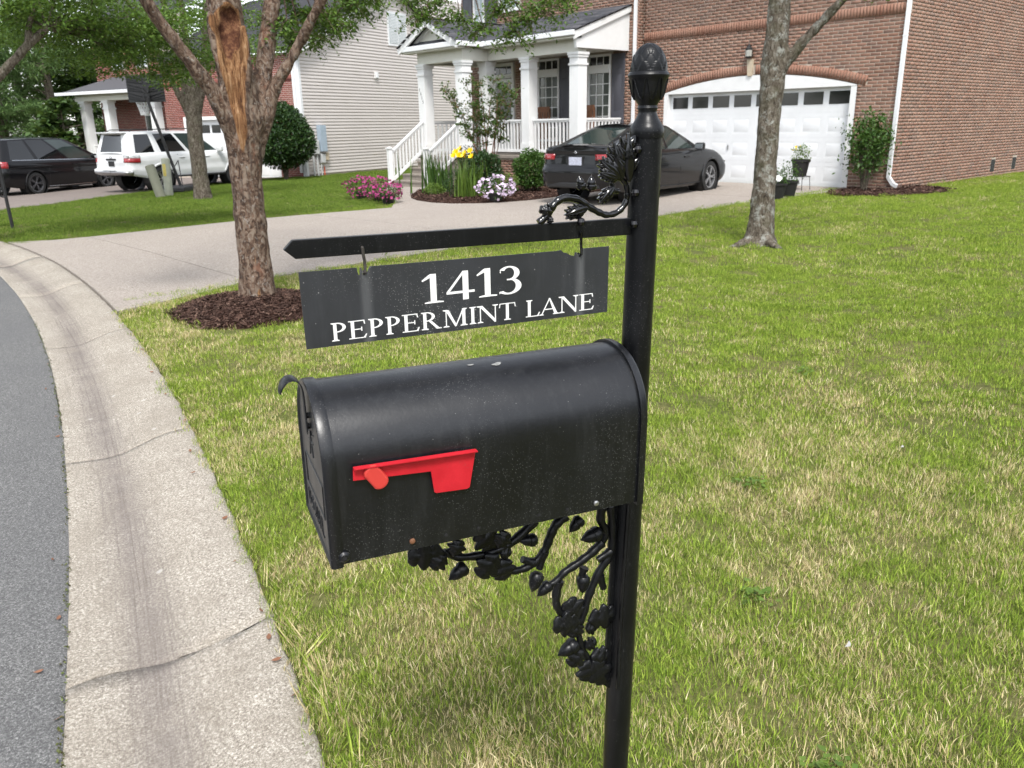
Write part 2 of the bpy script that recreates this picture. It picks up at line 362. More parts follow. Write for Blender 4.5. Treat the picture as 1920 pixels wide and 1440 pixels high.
DRIVES = [[(-8.8, 17.5), (-8.8, 3.2), (-8.3, 2.3), (-8.2, 1), (-15.4, 1), (-15.1, 3.3), (-15.02, 6.6), (-14.3, 9.4), (-15.5, 10.3), (-17.3, 11.5), (-19.2, 12.35), (-20.2, 12.9), (-22, 13.3), (-22, 17.5)],
          [(-23.9, 4.13), (-25.04, 5.87), (-26.5, 7.7), (-27.6, 9.3), (-28.9, 11.6), (-29.5, 14.4), (-28.3, 15), (-31, 24), (-44, 24), (-60, 2), (-30, .4), (-24, 1.7)]]
# mulch ring round the near tree, bed by the porch, mulch by the garage corner
def chips(cx, cy, rx, ry, n, seed, zf, inside=None, L=(.025, .07), name='mulch_chips'):
    r = np.random.default_rng(seed); V = np.zeros((n * 4, 3)); a = np.zeros(n * 4); k = 0
    while k < n:
        t = r.uniform(0, 2*math.pi); q = math.sqrt(r.uniform(0, 1)) * (1 + .06 * math.sin(5*t) + .04 * math.sin(11 * t + 1))
        x, y = cx + rx * q * math.cos(t), cy + ry * q * math.sin(t)
        if inside and not inside(x, y): continue
        z = zf(x, y) + r.uniform(.0, .022); l_ = r.uniform(*L); w = l_ * r.uniform(.12, .3); an = r.uniform(0, math.pi); ti = r.normal(0, .35)
        d = np.array([math.cos(an) * math.cos(ti), math.sin(an) * math.cos(ti), math.sin(ti)]); s_ = np.array([-math.sin(an), math.cos(an), r.normal(0, .4)])
        p = np.array([x, y, z]); V[4*k:4*k+4] = [p - d*l_/2 - s_*w/2, p + d*l_/2 - s_*w/2, p + d*l_/2 + s_*w/2, p - d*l_/2 + s_*w/2]; a[4*k:4*k+4] = r.uniform(); k += 1
    return npmesh(name, V, np.arange(n*4).reshape(-1, 4), a)
T1 = (-7.58, 3.36)
MC = (-7.40, 3.22); MR = (.84, .76)
def mz(x, y):
    q = math.hypot((x - MC[0]) / MR[0], (y - MC[1]) / MR[1]); return G(x, y) + .10 * max(0, 1 - q*q) ** .8
V = [(MC[0], MC[1], mz(*MC))]; F = []
for j in range(1, 9):
    for i in range(40):
        t = 2*math.pi*i/40; q = j/8 * (1 + .04*math.sin(5*t)); x, y = MC[0]+MR[0]*q*math.cos(t), MC[1]+MR[1]*q*math.sin(t); V.append((x, y, mz(x, y) - (.03 if j == 8 else 0)))
F = [(0, 1+i, 1+(i+1) % 40) for i in range(40)]
mb = MB(); mb.add(V, F + [(1+(j-1)*40+i, 1+j*40+i, 1+j*40+(i+1) % 40, 1+(j-1)*40+(i+1) % 40) for j in range(1, 8) for i in range(40)])
mu = mb.build('mulch', MAT['mulch'], None, smooth='all'); tag(mu, 'brown bark mulch ring around the foot of the scarred tree', 'mulch', kind='stuff')
link('mulch_chips', chips(*MC, MR[0]*.99, MR[1]*.99, 7500, 3, mz, None, (.018, .052)), MAT['chip'], mu)
def inpoly(x, y, P):
    c = False; n = len(P)
    for i in range(n):
        x0, y0 = P[i]; x1, y1 = P[i-1]
        if (y0 > y) != (y1 > y) and x < (x1-x0)*(y-y0)/(y1-y0)+x0: c = not c
    return c
BEDP = BED + [(-14.4, 15.4), (-18.1, 15.4), (-18.1, 13.0), (-17.6, 12.4)]
bed = slab(BEDP, MAT['mulch'], None, 'mulch', th=.03); tag(bed, 'dark mulch bed curving in front of the porch', 'mulch', kind='stuff')
link('mulch_chips', chips(-15.2, 12.7, 2.9, 2.4, 5000, 5, lambda x, y: G(x, y) + .03, lambda x, y: inpoly(x, y, BEDP), (.03, .10)), MAT['chip'], bed)
GP = [(-8.48, 17.28), (-8.5, 16.3), (-8.2, 15.75), (-7.6, 15.7), (-7.0, 16.2), (-6.6, 17.2), (-6.7, 18.2), (-7.66, 18.6), (-7.66, 17.28)]
gb = slab(GP, MAT['mulch'], None, 'mulch', th=.03); tag(gb, 'dark mulch patch under the leafy bush at the garage corner', 'mulch', kind='stuff')
link('mulch_chips', chips(-7.6, 17, 1.2, 1.5, 1600, 6, lambda x, y: G(x, y) + .03, lambda x, y: inpoly(x, y, GP), (.03, .09)), MAT['chip'], gb)
# ------------------------------------------------------------------ grass blades
def grassmat():
    t = NT('grass_blades'); w = t.co('World'); r = t.attr('rnd')
    green = t.ramp(r, [(.0, (.095,.16,.018)), (.35, (.165,.255,.028)), (.7, (.255,.345,.045)), (1., (.37,.45,.075))])
    straw = t.ramp(t.math('FRACT', t.math('MULTIPLY', r, 5.3)), [(.0, (.42,.33,.16)), (.6, (.62,.52,.28)), (1., (.76,.66,.42))])
    big = t.noise(.75, 3, .6, w); mid = t.noise(3.2, 4, .7, w)
    # how dry: patches near the street, lusher toward the house
    sep = t.n('SeparateXYZ'); t.l(w, sep.inputs[0])
    far = t.ramp(t.math('MULTIPLY', sep.outputs[1], .1), [(.25, .0), (.75, .17)])
    left = t.ramp(t.math('MULTIPLY', sep.outputs[0], -.1), [(.85, .0), (1.3, .22)])
    dry = t.math('SUBTRACT', t.math('SUBTRACT', t.math('ADD', t.math('MULTIPLY', big, .75), t.math('MULTIPLY', mid, 1.1)), far), left)
    thr = t.math('ADD', t.math('MULTIPLY', t.math('FRACT', t.math('MULTIPLY', r, 13.7)), .48), .745)
    isdry = t.ramp(t.math('SUBTRACT', dry, thr), [(.0, 0.), (.06, 1.)])
    c = t.mix(isdry, green, straw)
    c = t.mix(t.ramp(t.math('MULTIPLY', sep.outputs[0], -.05), [(.70, 0.), (.76, .6)]), c, t.ramp(r, [(.0, (.035,.078,.012)), (1., (.10,.16,.03))]))   # the neighbour's turf is a darker grass
    t.set(c, .75, spec=.15)
    return t.m
MAT['grass'] = grassmat()
def blades(n, R, h, wd, seed, lean=.55, name='clump', flat=.22):
    r = np.random.default_rng(seed); V = []; A = []; F = []
    for i in range(n):
        q = R * math.sqrt(r.uniform()); t = r.uniform(0, 2*math.pi); p = np.array([q*math.cos(t), q*math.sin(t), -.004])
        a = r.uniform(0, 2*math.pi); d = np.array([math.cos(a), math.sin(a), 0]); s_ = np.array([-d[1], d[0], 0]); L = h * r.uniform(.55, 1.25); w = wd * r.uniform(.6, 1.2)
        le = abs(r.normal(0, lean)); le = min(le, 1.3)
        if r.uniform() < flat: le = r.uniform(1.1, 1.45); p[2] += r.uniform(0, .02)
        cv = r.uniform(.2, .9); c0 = len(V); rr = r.uniform()
        x, z = 0., 0.; m = 3
        for j in range(m + 1):
            f = j / m; ww = w * (1 - f ** 2 * .9) / 2
            c = p + d * x + np.array([0, 0, z])
            if j < m: V += [c - s_*ww, c + s_*ww]; A += [rr, rr]
            else: V.append(c); A.append(rr)
            an = le * (.35 + cv * f); an = min(an, 1.5); x += L / m * math.sin(an); z += L / m * math.cos(an)
        F += [(c0, c0+1, c0+3), (c0, c0+3, c0+2), (c0+2, c0+3, c0+5), (c0+2, c0+5, c0+4), (c0+4, c0+5, c0+6)]
    me = npmesh(name, V, F, A); me.materials.append(MAT['grass']); return me
gcol = bpy.data.collections.new('grass_source')
srcs = [blades(96, .080, .031, .0021, 20+i, .6, flat=.30) for i in range(6)] + [blades(110, .15, .038, .0040, 40+i, .5) for i in range(4)] + [blades(14, .035, .085, .0036, 60+i, .5, flat=0) for i in range(3)]
for i, me in enumerate(srcs):
    o = bpy.data.objects.new('tuft_%02d' % i, me); gcol.objects.link(o)
r = np.random.default_rng(5); PT = []; IDX = []; SC = []; RT = []
def emit(x, y, idx, s, lean=.15):
    PT.append((x, y, G(x, y) - .010)); IDX.append(idx); SC.append(s); RT.append((r.normal(0, lean), r.normal(0, lean), r.uniform(0, 6.28)))
def inview(x, y, z, mx=.28, my=.25):
    c = CAMR.transposed() @ Vector((x, y, z - CZ))
    if c.z > -.2: return False
    u, v = c.x / -c.z * 1520 / 960, c.y / -c.z * 1520 / 720
    return abs(u) < 1 + mx and -1 - my < v < 1 + my
HOUSE = [[(-21.5, 17), (-7.64, 17), (-7.64, 40), (-21.5, 40)]]
def ongrass(x, y):
    if y < Yk(x) + .022 + .03 * mnoise.noise((x * 3.1, 0, 0)): return False
    if math.hypot((x - MC[0]) / (MR[0]*.96), (y - MC[1]) / (MR[1]*.96)) < 1: return False
    for P in DRIVES + HOUSE + [GP]:
        if inpoly(x, y, P): return False
    return True
def scatter(x0, x1, y0, y1, dens, d0, d1, lo, hi, s0, s1):
    n = int((x1-x0) * (y1-y0) * dens); X = r.uniform(x0, x1, n); Y = r.uniform(y0, y1, n)
    for x, y in zip(X, Y):
        d = math.hypot(x, y)
        if d < d0 or d >= d1 or not inview(x, y, G(x, y), .6 if d < 6 else .35) or not ongrass(x, y): continue
        emit(x, y, r.integers(lo, hi), r.uniform(s0, s1))
scatter(-5, 4, .2, 5, 400, 0, 4.6, 0, 6, .75, 1.25)
scatter(-9, 6, .2, 11, 150, 4.6, 9.5, 6, 10, .6, 1.0)
scatter(-34, 6, .2, 26, 55, 9.5, 40, 6, 10, .8, 1.25)
scatter(-5, 4, .2, 5, 9, 0, 5.5, 10, 13, .5, .95)
for x in np.arange(-8.1, 1.5, .035):            # ragged tufts leaning over the kerb edge
    for k in range(1 + (mnoise.noise((x*2.3, 4, 0)) > 0)):
        e = abs(r.normal(0, .05)); emit(x, Yk(x) + .035 + e, r.integers(0, 6), r.uniform(.6, 1.0), .3)
for x in (-2.62, -1.93, -1.86, -2.05, -2.15, -2.3, -1.75):
    for k in range(3): emit(x + r.normal(0, .03), Yk(x) + .03 + r.uniform(0, .05), 10 + r.integers(0, 3), r.uniform(.8, 1.5), .35)
for y in np.arange(2.4, 17, .07):               # lawn edge along the drive
    emit(-8.76 + r.normal(0, .03), y, 6 + r.integers(0, 4), r.uniform(.5, .9))
gm = bpy.data.meshes.new('grass'); gm.vertices.add(len(PT)); gm.vertices.foreach_set('co', np.array(PT, np.float32).ravel())
a = gm.attributes.new('idx', 'INT', 'POINT'); a.data.foreach_set('value', np.array(IDX, np.int32))
a = gm.attributes.new('scl', 'FLOAT', 'POINT'); a.data.foreach_set('value', np.array(SC, np.float32))
a = gm.attributes.new('rot', 'FLOAT_VECTOR', 'POINT'); a.data.foreach_set('vector', np.array(RT, np.float32).ravel())
grass = tag(link('grass', gm, MAT['grass']), 'short lawn grass, green with straw coloured dry patches', 'grass', kind='stuff')
ng = bpy.data.node_groups.new('scatter_grass', 'GeometryNodeTree')
ng.interface.new_socket('Geometry', in_out='INPUT', socket_type='NodeSocketGeometry'); ng.interface.new_socket('Geometry', in_out='OUTPUT', socket_type='NodeSocketGeometry')
N = ng.nodes.new; gi, go = N('NodeGroupInput'), N('NodeGroupOutput'); mp = N('GeometryNodeMeshToPoints'); ip = N('GeometryNodeInstanceOnPoints'); ci = N('GeometryNodeCollectionInfo')
ci.inputs['Collection'].default_value = gcol; ci.inputs['Separate Children'].default_value = True; ci.inputs['Reset Children'].default_value = True
def na(nm, ty):
    x = N('GeometryNodeInputNamedAttribute'); x.data_type = ty; x.inputs['Name'].default_value = nm; return x.outputs['Attribute']
Lk = ng.links.new
Lk(gi.outputs[0], mp.inputs[0]); Lk(mp.outputs[0], ip.inputs['Points']); Lk(ci.outputs[0], ip.inputs['Instance']); ip.inputs['Pick Instance'].default_value = True
Lk(na('idx', 'INT'), ip.inputs['Instance Index']); Lk(na('rot', 'FLOAT_VECTOR'), ip.inputs['Rotation']); Lk(na('scl', 'FLOAT'), ip.inputs['Scale']); Lk(ip.outputs[0], go.inputs[0])
grass.modifiers.new('scatter', 'NODES').node_group = ng
# ================================================================== BRICK HOUSES
BH, BL, BJ = .0545, .199, .0132                       # brick height, length, joint
def brick_mesh(L, H, D, cut=.004, name='brick'):
    "brick face in the local xz plane, front towards -y, 18 triangles"
    x, z = L/2, H/2; V = [(-x,0,-z),(x,0,-z),(x,0,z),(-x,0,z),(-x,-D+cut,-z),(x,-D+cut,-z),(x,-D+cut,z),(-x,-D+cut,z),(-x+cut,-D,-z+cut),(x-cut,-D,-z+cut),(x-cut,-D,z-cut),(-x+cut,-D,z-cut)]
    F = [(8,9,10,11)] + [(4+i,4+(i+1) % 4,8+(i+1) % 4,8+i) for i in range(4)] + [(i,(i+1) % 4,4+(i+1) % 4,4+i) for i in range(4)]
    return npmesh(name, V, F)
BM = {}
class BrickWall:
    "collects bricks in a plane: origin o, a-axis (unit, horizontal), outward normal n"
    def __init__(s, o, a, n, mat): s.o = Vector(o); s.a = Vector(a); s.n = Vector(n); s.mat = mat; s.b = []
    def p(s, u, z, d=0): return s.o + s.a*u + s.n*d + Vector((0,0,z))
    def add(s, u, z, L, H, rot=0, D=.006): s.b.append((u, z, L, H, rot, D))
    def field(s, u0, u1, z0, z1, skip, seed=0):
        "running bond; skip(ua,ub,za,zb) -> list of free intervals"
        ph = BH + BJ; k = 0; z = z0
        while z + BH <= z1 + .001:
            st = u0 + (-(BL+BJ)/2 if k % 2 else 0); u = st
            for ia, ib in skip(z, z + BH):
                u = st
                while u < ib:
                    a, b = max(u, ia), min(u + BL, ib)
                    if b - a > .03: s.add((a+b)/2, z + BH/2, b - a, BH)
                    u += BL + BJ
            z += ph; k += 1
def finish_bricks(walls, parent, nobj, name='brick'):
    "the bricks that show largest become objects of their own, the rest one mesh per material"
    allb = []
    for w in walls:
        for b in w.b:
            c = w.p(b[0], b[1]); v = Vector(c) - Vector((0,0,CZ)); d = v.length
            q = CAMR.transposed() @ v; vis = q.z < -.5 and abs(q.x/-q.z*1520) < 955 and abs(q.y/-q.z*1520) < 715 and w.n.dot(v) < 0
            vis = vis and (b[2] > .15 or b[4] != 0)
            size = b[2] * abs(w.n.dot(v)) / d / d if vis else 0
            allb.append((size, random.random(), w, b))
    allb.sort(key=lambda t: -t[0])
    rest = {}
    for i, (size, rn, w, (u, z, L, H, rot, D)) in enumerate(allb):
        if i < nobj and size > 0:
            key = (round(L, 2), round(H, 3), D, w.mat.name)
            if key not in BM:
                BM[key] = brick_mesh(key[0], H, D); BM[key].materials.append(w.mat)
            yaw = math.atan2(w.a.y, w.a.x) if w.a.cross(Vector((0,0,1))).dot(w.n) > 0 else math.atan2(-w.a.y, -w.a.x)
            flip = -1 if w.a.cross(Vector((0,0,1))).dot(w.n) <= 0 else 1
            piece(name, BM[key], w.p(u, z), parent, Matrix.Rotation(yaw, 3, 'Z').to_euler() if not rot else (Matrix.Rotation(yaw, 3, 'Z') @ Matrix.Rotation(-rot * flip, 3, 'Y')).to_euler())
        else: rest.setdefault(w.mat.name, []).append((w, u, z, L, H, rot, D))
    for mn, L_ in rest.items():
        m = len(L_); V = np.zeros((m*8, 3)); A = np.repeat(RNG.uniform(0, 1, m), 8); F = np.zeros((m*5, 4), int)
        for i, (w, u, z, L, H, rot, D) in enumerate(L_):
            c, s_ = math.cos(rot), math.sin(rot); k = 0; dd = D + random.uniform(-.0015, .0015)
            for d in (0, dd):
                for x, y in ((-L/2,-H/2),(L/2,-H/2),(L/2,H/2),(-L/2,H/2)):
                    V[i*8+k] = w.p(u + x*c - y*s_, z + x*s_ + y*c, d); k += 1
            b = i*8; F[i*5:i*5+5] = [(b+4,b+5,b+6,b+7),(b,b+1,b+5,b+4),(b+1,b+2,b+6,b+5),(b+2,b+3,b+7,b+6),(b+3,b,b+4,b+7)]
        o = link('brickwork', npmesh('brickwork', V, F, A), bpy.data.materials[mn], parent); tag(o, kind='stuff')
H1 = thing('brick_house', (-11, 17.28, .2), 'brown brick house with white arched garage door and columned porch', 'house')
YG, YW, XR, XL, XC = 17.28, 17.05, -7.66, -21.4, -14.33   # garage wall, porch wall, right corner, left end, step between
ZB, ZT = -.1, 6.3
OP0, OP1, SP, AR = -13.62, -8.6, 2.36, .31               # garage opening and arch
ac = (OP0 + OP1)/2; hw = (OP1 - OP0)/2; RA = (hw*hw + AR*AR)/(2*AR); ZC = SP + AR - RA
def archz(x, r=None): 
    r = r or RA; return ZC + math.sqrt(max(0, r*r - (x-ac)**2))
# mortar backing with the openings left free
mb = MB()
def vwall(mb, x0, x1, z0, z1, y): mb.add([(x0,y,z0),(x1,y,z0),(x1,y,z1),(x0,y,z1)], [(0,1,2,3)])
vwall(mb, XC, OP0, ZB, ZT, YG); vwall(mb, OP1, XR, ZB, ZT, YG)
xs = np.linspace(OP0, OP1, 25)
for a, b in zip(xs[:-1], xs[1:]): mb.add([(a,YG,archz(a)),(b,YG,archz(b)),(b,YG,ZT),(a,YG,ZT)], [(0,1,2,3)])
mb.add([(XR,YG,ZB),(XR,30,ZB),(XR,30,ZT),(XR,YG,ZT)], [(0,1,2,3)])
mb.add([(XC,YW,ZB),(XC,YG,ZB),(XC,YG,ZT),(XC,YW,ZT)], [(0,1,2,3)])
mb.add([(XL,YW,ZB),(XL,30,ZB),(XL,30,ZT),(XL,YW,ZT)], [(0,1,2,3)])
mb.add([(XL,30,ZB),(XR,30,ZB),(XR,30,ZT),(XL,30,ZT)], [(0,1,2,3)])
WIN = []   # porch-wall openings (x0,x1,z0,z1)
DOOR = (-20.05, -19.0, .9, 3.42); W4 = (-17.98, -17.12, 1.25, 3.42); W5 = (-16.02, -15.2, 1.25, 3.40)
UA = (-20.8, -20.3, 4.3, 6.0); UB = (-19.62, -18.72, 4.84, 6.1)
ops = [DOOR, W4, W5, UA, UB]
cuts = sorted({XL, XC, *[v for o in ops for v in o[:2]]})
for a, b in zip(cuts[:-1], cuts[1:]):
    hs_ = sorted([(o[2], o[3]) for o in ops if o[0] <= a + 1e-6 and o[1] >= b - 1e-6]); z = ZB
    for z0, z1 in hs_ + [(ZT, ZT)]:
        if z0 > z: vwall(mb, a, b, z, z0, YW)
        z = z1
H1W = mb.build('wall', MAT['mortar'], H1)
wf = BrickWall((0, YG, 0), (1,0,0), (0,-1,0), MAT['brick'])
def skf(z0, z1):
    zm = (z0+z1)/2
    if zm < SP: return [(XC, OP0), (OP1, XR)]
    if zm < SP + AR + .23:
        r_ = RA + .205; dx = r_*r_ - (zm-ZC)**2
        dx = math.sqrt(dx) if dx > 0 else 0
        dx = min(dx, hw + .19)
        return [(XC, ac-dx), (ac+dx, XR)]
    if 3.61 < zm < 3.84: return []
    return [(XC, XR)]
wf.field(XC, XR, .18, 4.75, skf)
ws = BrickWall((XR, 0, 0), (0,1,0), (1,0,0), MAT['brick'])
VENTS = [(22.85, .50), (24.33, .50)]
def sks(z0, z1):
    if z1 > .36 and z0 < .66: return [(YG, 22.70), (22.98, 24.17), (24.48, 27.5)]
    return [(YG, 27.5)]
ws.field(YG, 27.5, .10, 4.75, sks)
wr_ = BrickWall((XC, 0, 0), (0,1,0), (1,0,0), MAT['brick']); wr_.field(YW, YG, .18, 5.5, lambda a, b: [(YW, YG)])
wp = BrickWall((0, YW, 0), (1,0,0), (0,-1,0), MAT['brick'])
def skp(z0, z1):
    iv = [(XL, XC)]
    for o in ops:
        if z1 > o[2] - .02 and z0 < o[3] + .02:
            iv = [q for a, b in iv for q in ((a, min(b, o[0]-.06)), (max(a, o[1]+.06), b)) if q[1] - q[0] > .02]
    return iv
wp.field(XL, XC, .2, 5.5, skp)
sol = BrickWall((0, YG, 0), (1,0,0), (0,-1,0), MAT['brick_light'])
x = XC + .04
while x < XR - .03: sol.add(x, 3.725, BH, BL, 0, .022); x += BH + BJ
a0 = math.asin((hw + .16)/(RA + .1)); nA = int(2*a0*(RA+.1)/(BH+BJ))
for i in range(nA + 1):
    t = -a0 + 2*a0*i/nA; rr_ = RA + .104
    if abs(ac + rr_*math.sin(t) + 11.17) < .10: continue
    sol.add(ac + rr_*math.sin(t), ZC + rr_*math.cos(t), BH, BL, -t, .016)
finish_bricks([wf, ws, wr_, wp, sol], H1, 300)
for y, z in VENTS:
    mb = MB(); mb.box(XR-.03, XR+.004, y-.13, y+.13, z-.14, z+.16); v = mb.build('foundation_vent', MAT['dark'], H1)
    mb = MB()
    for k in range(5): mb.box(XR+.004, XR+.012, y-.12, y+.12, z-.12+k*.055, z-.10+k*.055)
    mb.build('louvre', MAT['plastic_black'], v)
# garage door: frame, arch panel, sections with pressed panels and eight panes
mb = MB(); poly = [(OP0+.012, SP-.03), (OP1-.012, SP-.03)] + [(x_, archz(x_)-.012) for x_ in np.linspace(OP1-.012, OP0+.012, 22)]
mb.prism(poly, lambda a, b: (a, YG-.012, b), lambda a, b: (a, YG+.14, b)); mb.build('arch_panel', MAT['white'], H1)
mb = MB()
for x0, x1 in ((OP0+.005, OP0+.13), (OP1-.13, OP1-.005)): MB().box(x0, x1, YG-.006, YG+.2, .2, SP-.031).build('door_jamb', MAT['white'], H1)
GD = MB(); GD.box(OP0+.131, OP1-.131, YG+.13, YG+.18, .245, SP-.03); gd = GD.build('garage_door', MAT['white_trim'], H1)
gx0, gx1 = OP0+.131, OP1-.131; pw = (gx1-gx0)/8
def dished(w, h, d):
    "pressed panel: a groove round a raised field"
    x, z = w/2, h/2; V = []
    for q, y in ((0, 0), (.012, d), (.022, d), (.045, -.002)): V += [(-x+q, y, -z+q), (x-q, y, -z+q), (x-q, y, z-q), (-x+q, y, z-q)]
    F = [(j*4+i, j*4+(i+1) % 4, (j+1)*4+(i+1) % 4, (j+1)*4+i) for j in range(3) for i in range(4)] + [(12,13,14,15)]
    return npmesh('panel', V, F)
pm = dished(pw-.14, .34, .007); pm.materials.append(MAT['white_trim'])
for r_ in range(4):
    z0 = .25 + r_*.5225
    mb = MB()                                     # section skin with holes for the panels
    for c in range(8):
        x0, x1 = gx0 + c*pw, gx0 + (c+1)*pw; a, b = x0 + .07, x1 - .07; za, zb = (z0+.09, z0+.43) if r_ < 3 else (1.985, 2.245)
        for q in ((x0,x1,z0+.004,za),(x0,x1,zb,z0+.5185),(x0,a,za,zb),(b,x1,za,zb)): vwall(mb, q[0], q[1], q[2], q[3], YG+.128)
    sec = mb.build('door_section', MAT['white_trim'], gd)
    for c in range(8):
        xc = gx0 + (c+.5)*pw
        if r_ < 3: piece('panel', pm, (xc, YG+.128, z0+.26), gd)
        else:
            mb = MB(); mb.box(xc-pw/2+.07, xc+pw/2-.07, YG+.120, YG+.129, 1.985, 2.245); mb.build('pane', MAT['pane_dark'], gd)
mb = MB(); mb.box(ac-.62-.01, ac-.62+.01, YG+.10, YG+.127, 1.02, 1.13); mb.build('handle', MAT['steel'], gd)
# keystone and lantern
mb = MB(); mb.prism([(-11.255,3.0),(-11.085,3.0),(-11.12,2.645),(-11.22,2.645)], lambda a, b: (a, YG-.05, b), lambda a, b: (a, YG, b)); mb.build('keystone', MAT['stone'], H1)
lt = MB(); lt.lathe([(.02,3.02),(.062,3.03),(.07,3.05),(.072,3.20),(.085,3.215),(.06,3.25),(.025,3.29),(.012,3.33)], 8, Matrix.Translation((-11.17, YG-.12, 0))); lt.box(-11.2,-11.14,YG-.05,YG,3.05,3.16); lt.box(-11.18,-11.16,YG-.13,YG-.03,3.27,3.30)
lo_ = lt.build('wall_lantern', MAT['plastic_black'], H1)
mb = MB(); mb.lathe([(.066,3.055),(.0745,3.06),(.0755,3.19),(.066,3.195)], 8, Matrix.Translation((-11.17, YG-.12, 0))); mb.build('lamp_glass', simple('lantern_glass', (.42,.42,.38), .2), lo_)
# downspouts
def spout(x, y, z0, z1, kick):
    mb = MB(); mb.box(x-.04, x+.04, y-.065, y-.005, z0+.12, z1)
    mb.bar((x, y-.035, z0+.14), (x+kick[0], y-.035+kick[1], z0), .08, .06, (0,1,.1) if abs(kick[0]) > abs(kick[1]) else (1,0,0))
    mb.bar((x+kick[0]*.9, y-.035+kick[1]*.9, z0+.01), (x+kick[0]*1.7, y-.035+kick[1]*1.7, z0-.03), .08, .06, (0,1,.1) if abs(kick[0]) > abs(kick[1]) else (1,0,0))
    for z in (1.2, 3.2): mb.box(x-.045, x+.045, y-.068, y-.002, z, z+.025)
    return mb.build('downspout', MAT['white_trim'], H1, bevel=.006)
spout(-7.71, YG, .37, 6.0, (.12, -.02)); spout(-14.40, YW, .35, 6.0, (.02, -.12))
# --- porch-wall windows, shutters, door
def window(par, x0, x1, z0, z1, y, transom=None, cols=3, rows=6, pane='pane', frame='white', n=(0,-1), mid=True):
    fr = MB(); w = .055
    fr.box(x0, x0+w, y-.03, y+.05, z0, z1); fr.box(x1-w, x1, y-.03, y+.05, z0, z1); fr.box(x0+w, x1-w, y-.03, y+.05, z1-w, z1); fr.box(x0-.03, x1+.03, y-.07, y+.05, z0-.05, z0)
    fr.box(x0+w, x1-w, y-.028, y+.05, z0, z0+w)
    top = z1 - w
    if transom: fr.box(x0+w, x1-w, y-.05, y+.05, transom[0], transom[1]); top = transom[0]
    fo = fr.build('window', MAT[frame], par)
    def lites(a, b, c, d, nc, nr):
        for i in range(nc):
            for j in range(nr):
                g = .011; m = MB(); m.box(lerp(a,b,i/nc)+g, lerp(a,b,(i+1)/nc)-g, y+.012, y+.02, lerp(c,d,j/nr)+g, lerp(c,d,(j+1)/nr)-g); m.build('pane', MAT[pane if not (transom and c >= transom[1]) else 'pane_dark'], fo)
        m = MB()
        for i in range(1, nc): m.box(lerp(a,b,i/nc)-g, lerp(a,b,i/nc)+g, y+.002, y+.025, c, d)
        for j in range(1, nr): m.box(a, b, y+.003, y+.024, lerp(c,d,j/nr)-g, lerp(c,d,j/nr)+g)
        if m.v: m.build('glazing_bar', MAT[frame], fo)
    lites(x0+w, x1-w, z0+w, top, cols, rows)
    if transom: lites(x0+w, x1-w, transom[1], z1-w, 3, 1)
    return fo
def shutter(par, x0, x1, z0, z1, y):
    mb = MB(); mb.box(x0, x1, y-.045, y-.012, z0, z1); s_ = mb.build('shutter', MAT['shutter'], par)
    for a, b in ((z0+.07, lerp(z0,z1,.30)), (lerp(z0,z1,.34), lerp(z0,z1,.78)), (lerp(z0,z1,.82), z1-.07)):
        me = dished(x1-x0-.12, b-a, .010); me.materials.append(MAT['shutter']); o = piece('panel', me, ((x0+x1)/2, y-.0475, (a+b)/2), s_)
window(H1, *W4, YW, (2.94, 3.14)); window(H1, *W5, YW, (2.94, 3.14))
shutter(H1, -17.08, -16.64, 1.2, 3.4, YW); shutter(H1, -15.15, -14.72, 1.2, 3.38, YW); shutter(H1, -16.5, -16.08, 1.2, 3.4, YW)
window(H1, *UA, YW, None, 2, 5, 'blind'); window(H1, *UB, YW, None, 3, 4, 'blind')
shutter(H1, -21.28, -20.86, 4.3, 6.0, YW); shutter(H1, -20.24, -19.72, 4.3, 6.0, YW)
mb = MB(); x0, x1, z0, z1 = DOOR
for q in ((x0,x0+.09,z0,z1),(x1-.09,x1,z0,z1)): mb.box(q[0],q[1],YW-.04,YW+.08,q[2],q[3])
mb.box(x0+.09,x1-.09,YW-.04,YW+.08,z1-.08,z1); mb.box(x0+.09,x1-.09,YW-.04,YW+.08,3.0,3.1)
df = mb.build('door_frame', MAT['white'], H1)
for i in range(3):
    a, b = lerp(x0+.09, x1-.09, i/3), lerp(x0+.09, x1-.09, (i+1)/3); mb = MB(); mb.box(a+.015, b-.015, YW+.02, YW+.03, 3.115, z1-.095); mb.build('pane', MAT['pane_dark'], df)
mb = MB(); mb.box(x0+.09, x1-.09, YW+.03, YW+.04, 3.1, z1-.08); mb.build('transom', MAT['white'], df)
mb = MB(); mb.box(x0+.12, x1-.12, YW+.02, YW+.06, z0+.02, 2.98); do = mb.build('storm_door', MAT['white'], H1)
mb = MB(); mb.box(x0+.2, x1-.2, YW+.008, YW+.019, z0+.35, 2.88); mb.build('pane', MAT['pane_dark'], do)
mb = MB(); mb.box(x1-.17, x1-.14, YW-.03, YW+.019, 1.85, 1.98); mb.build('handle', MAT['plastic_black'], do)
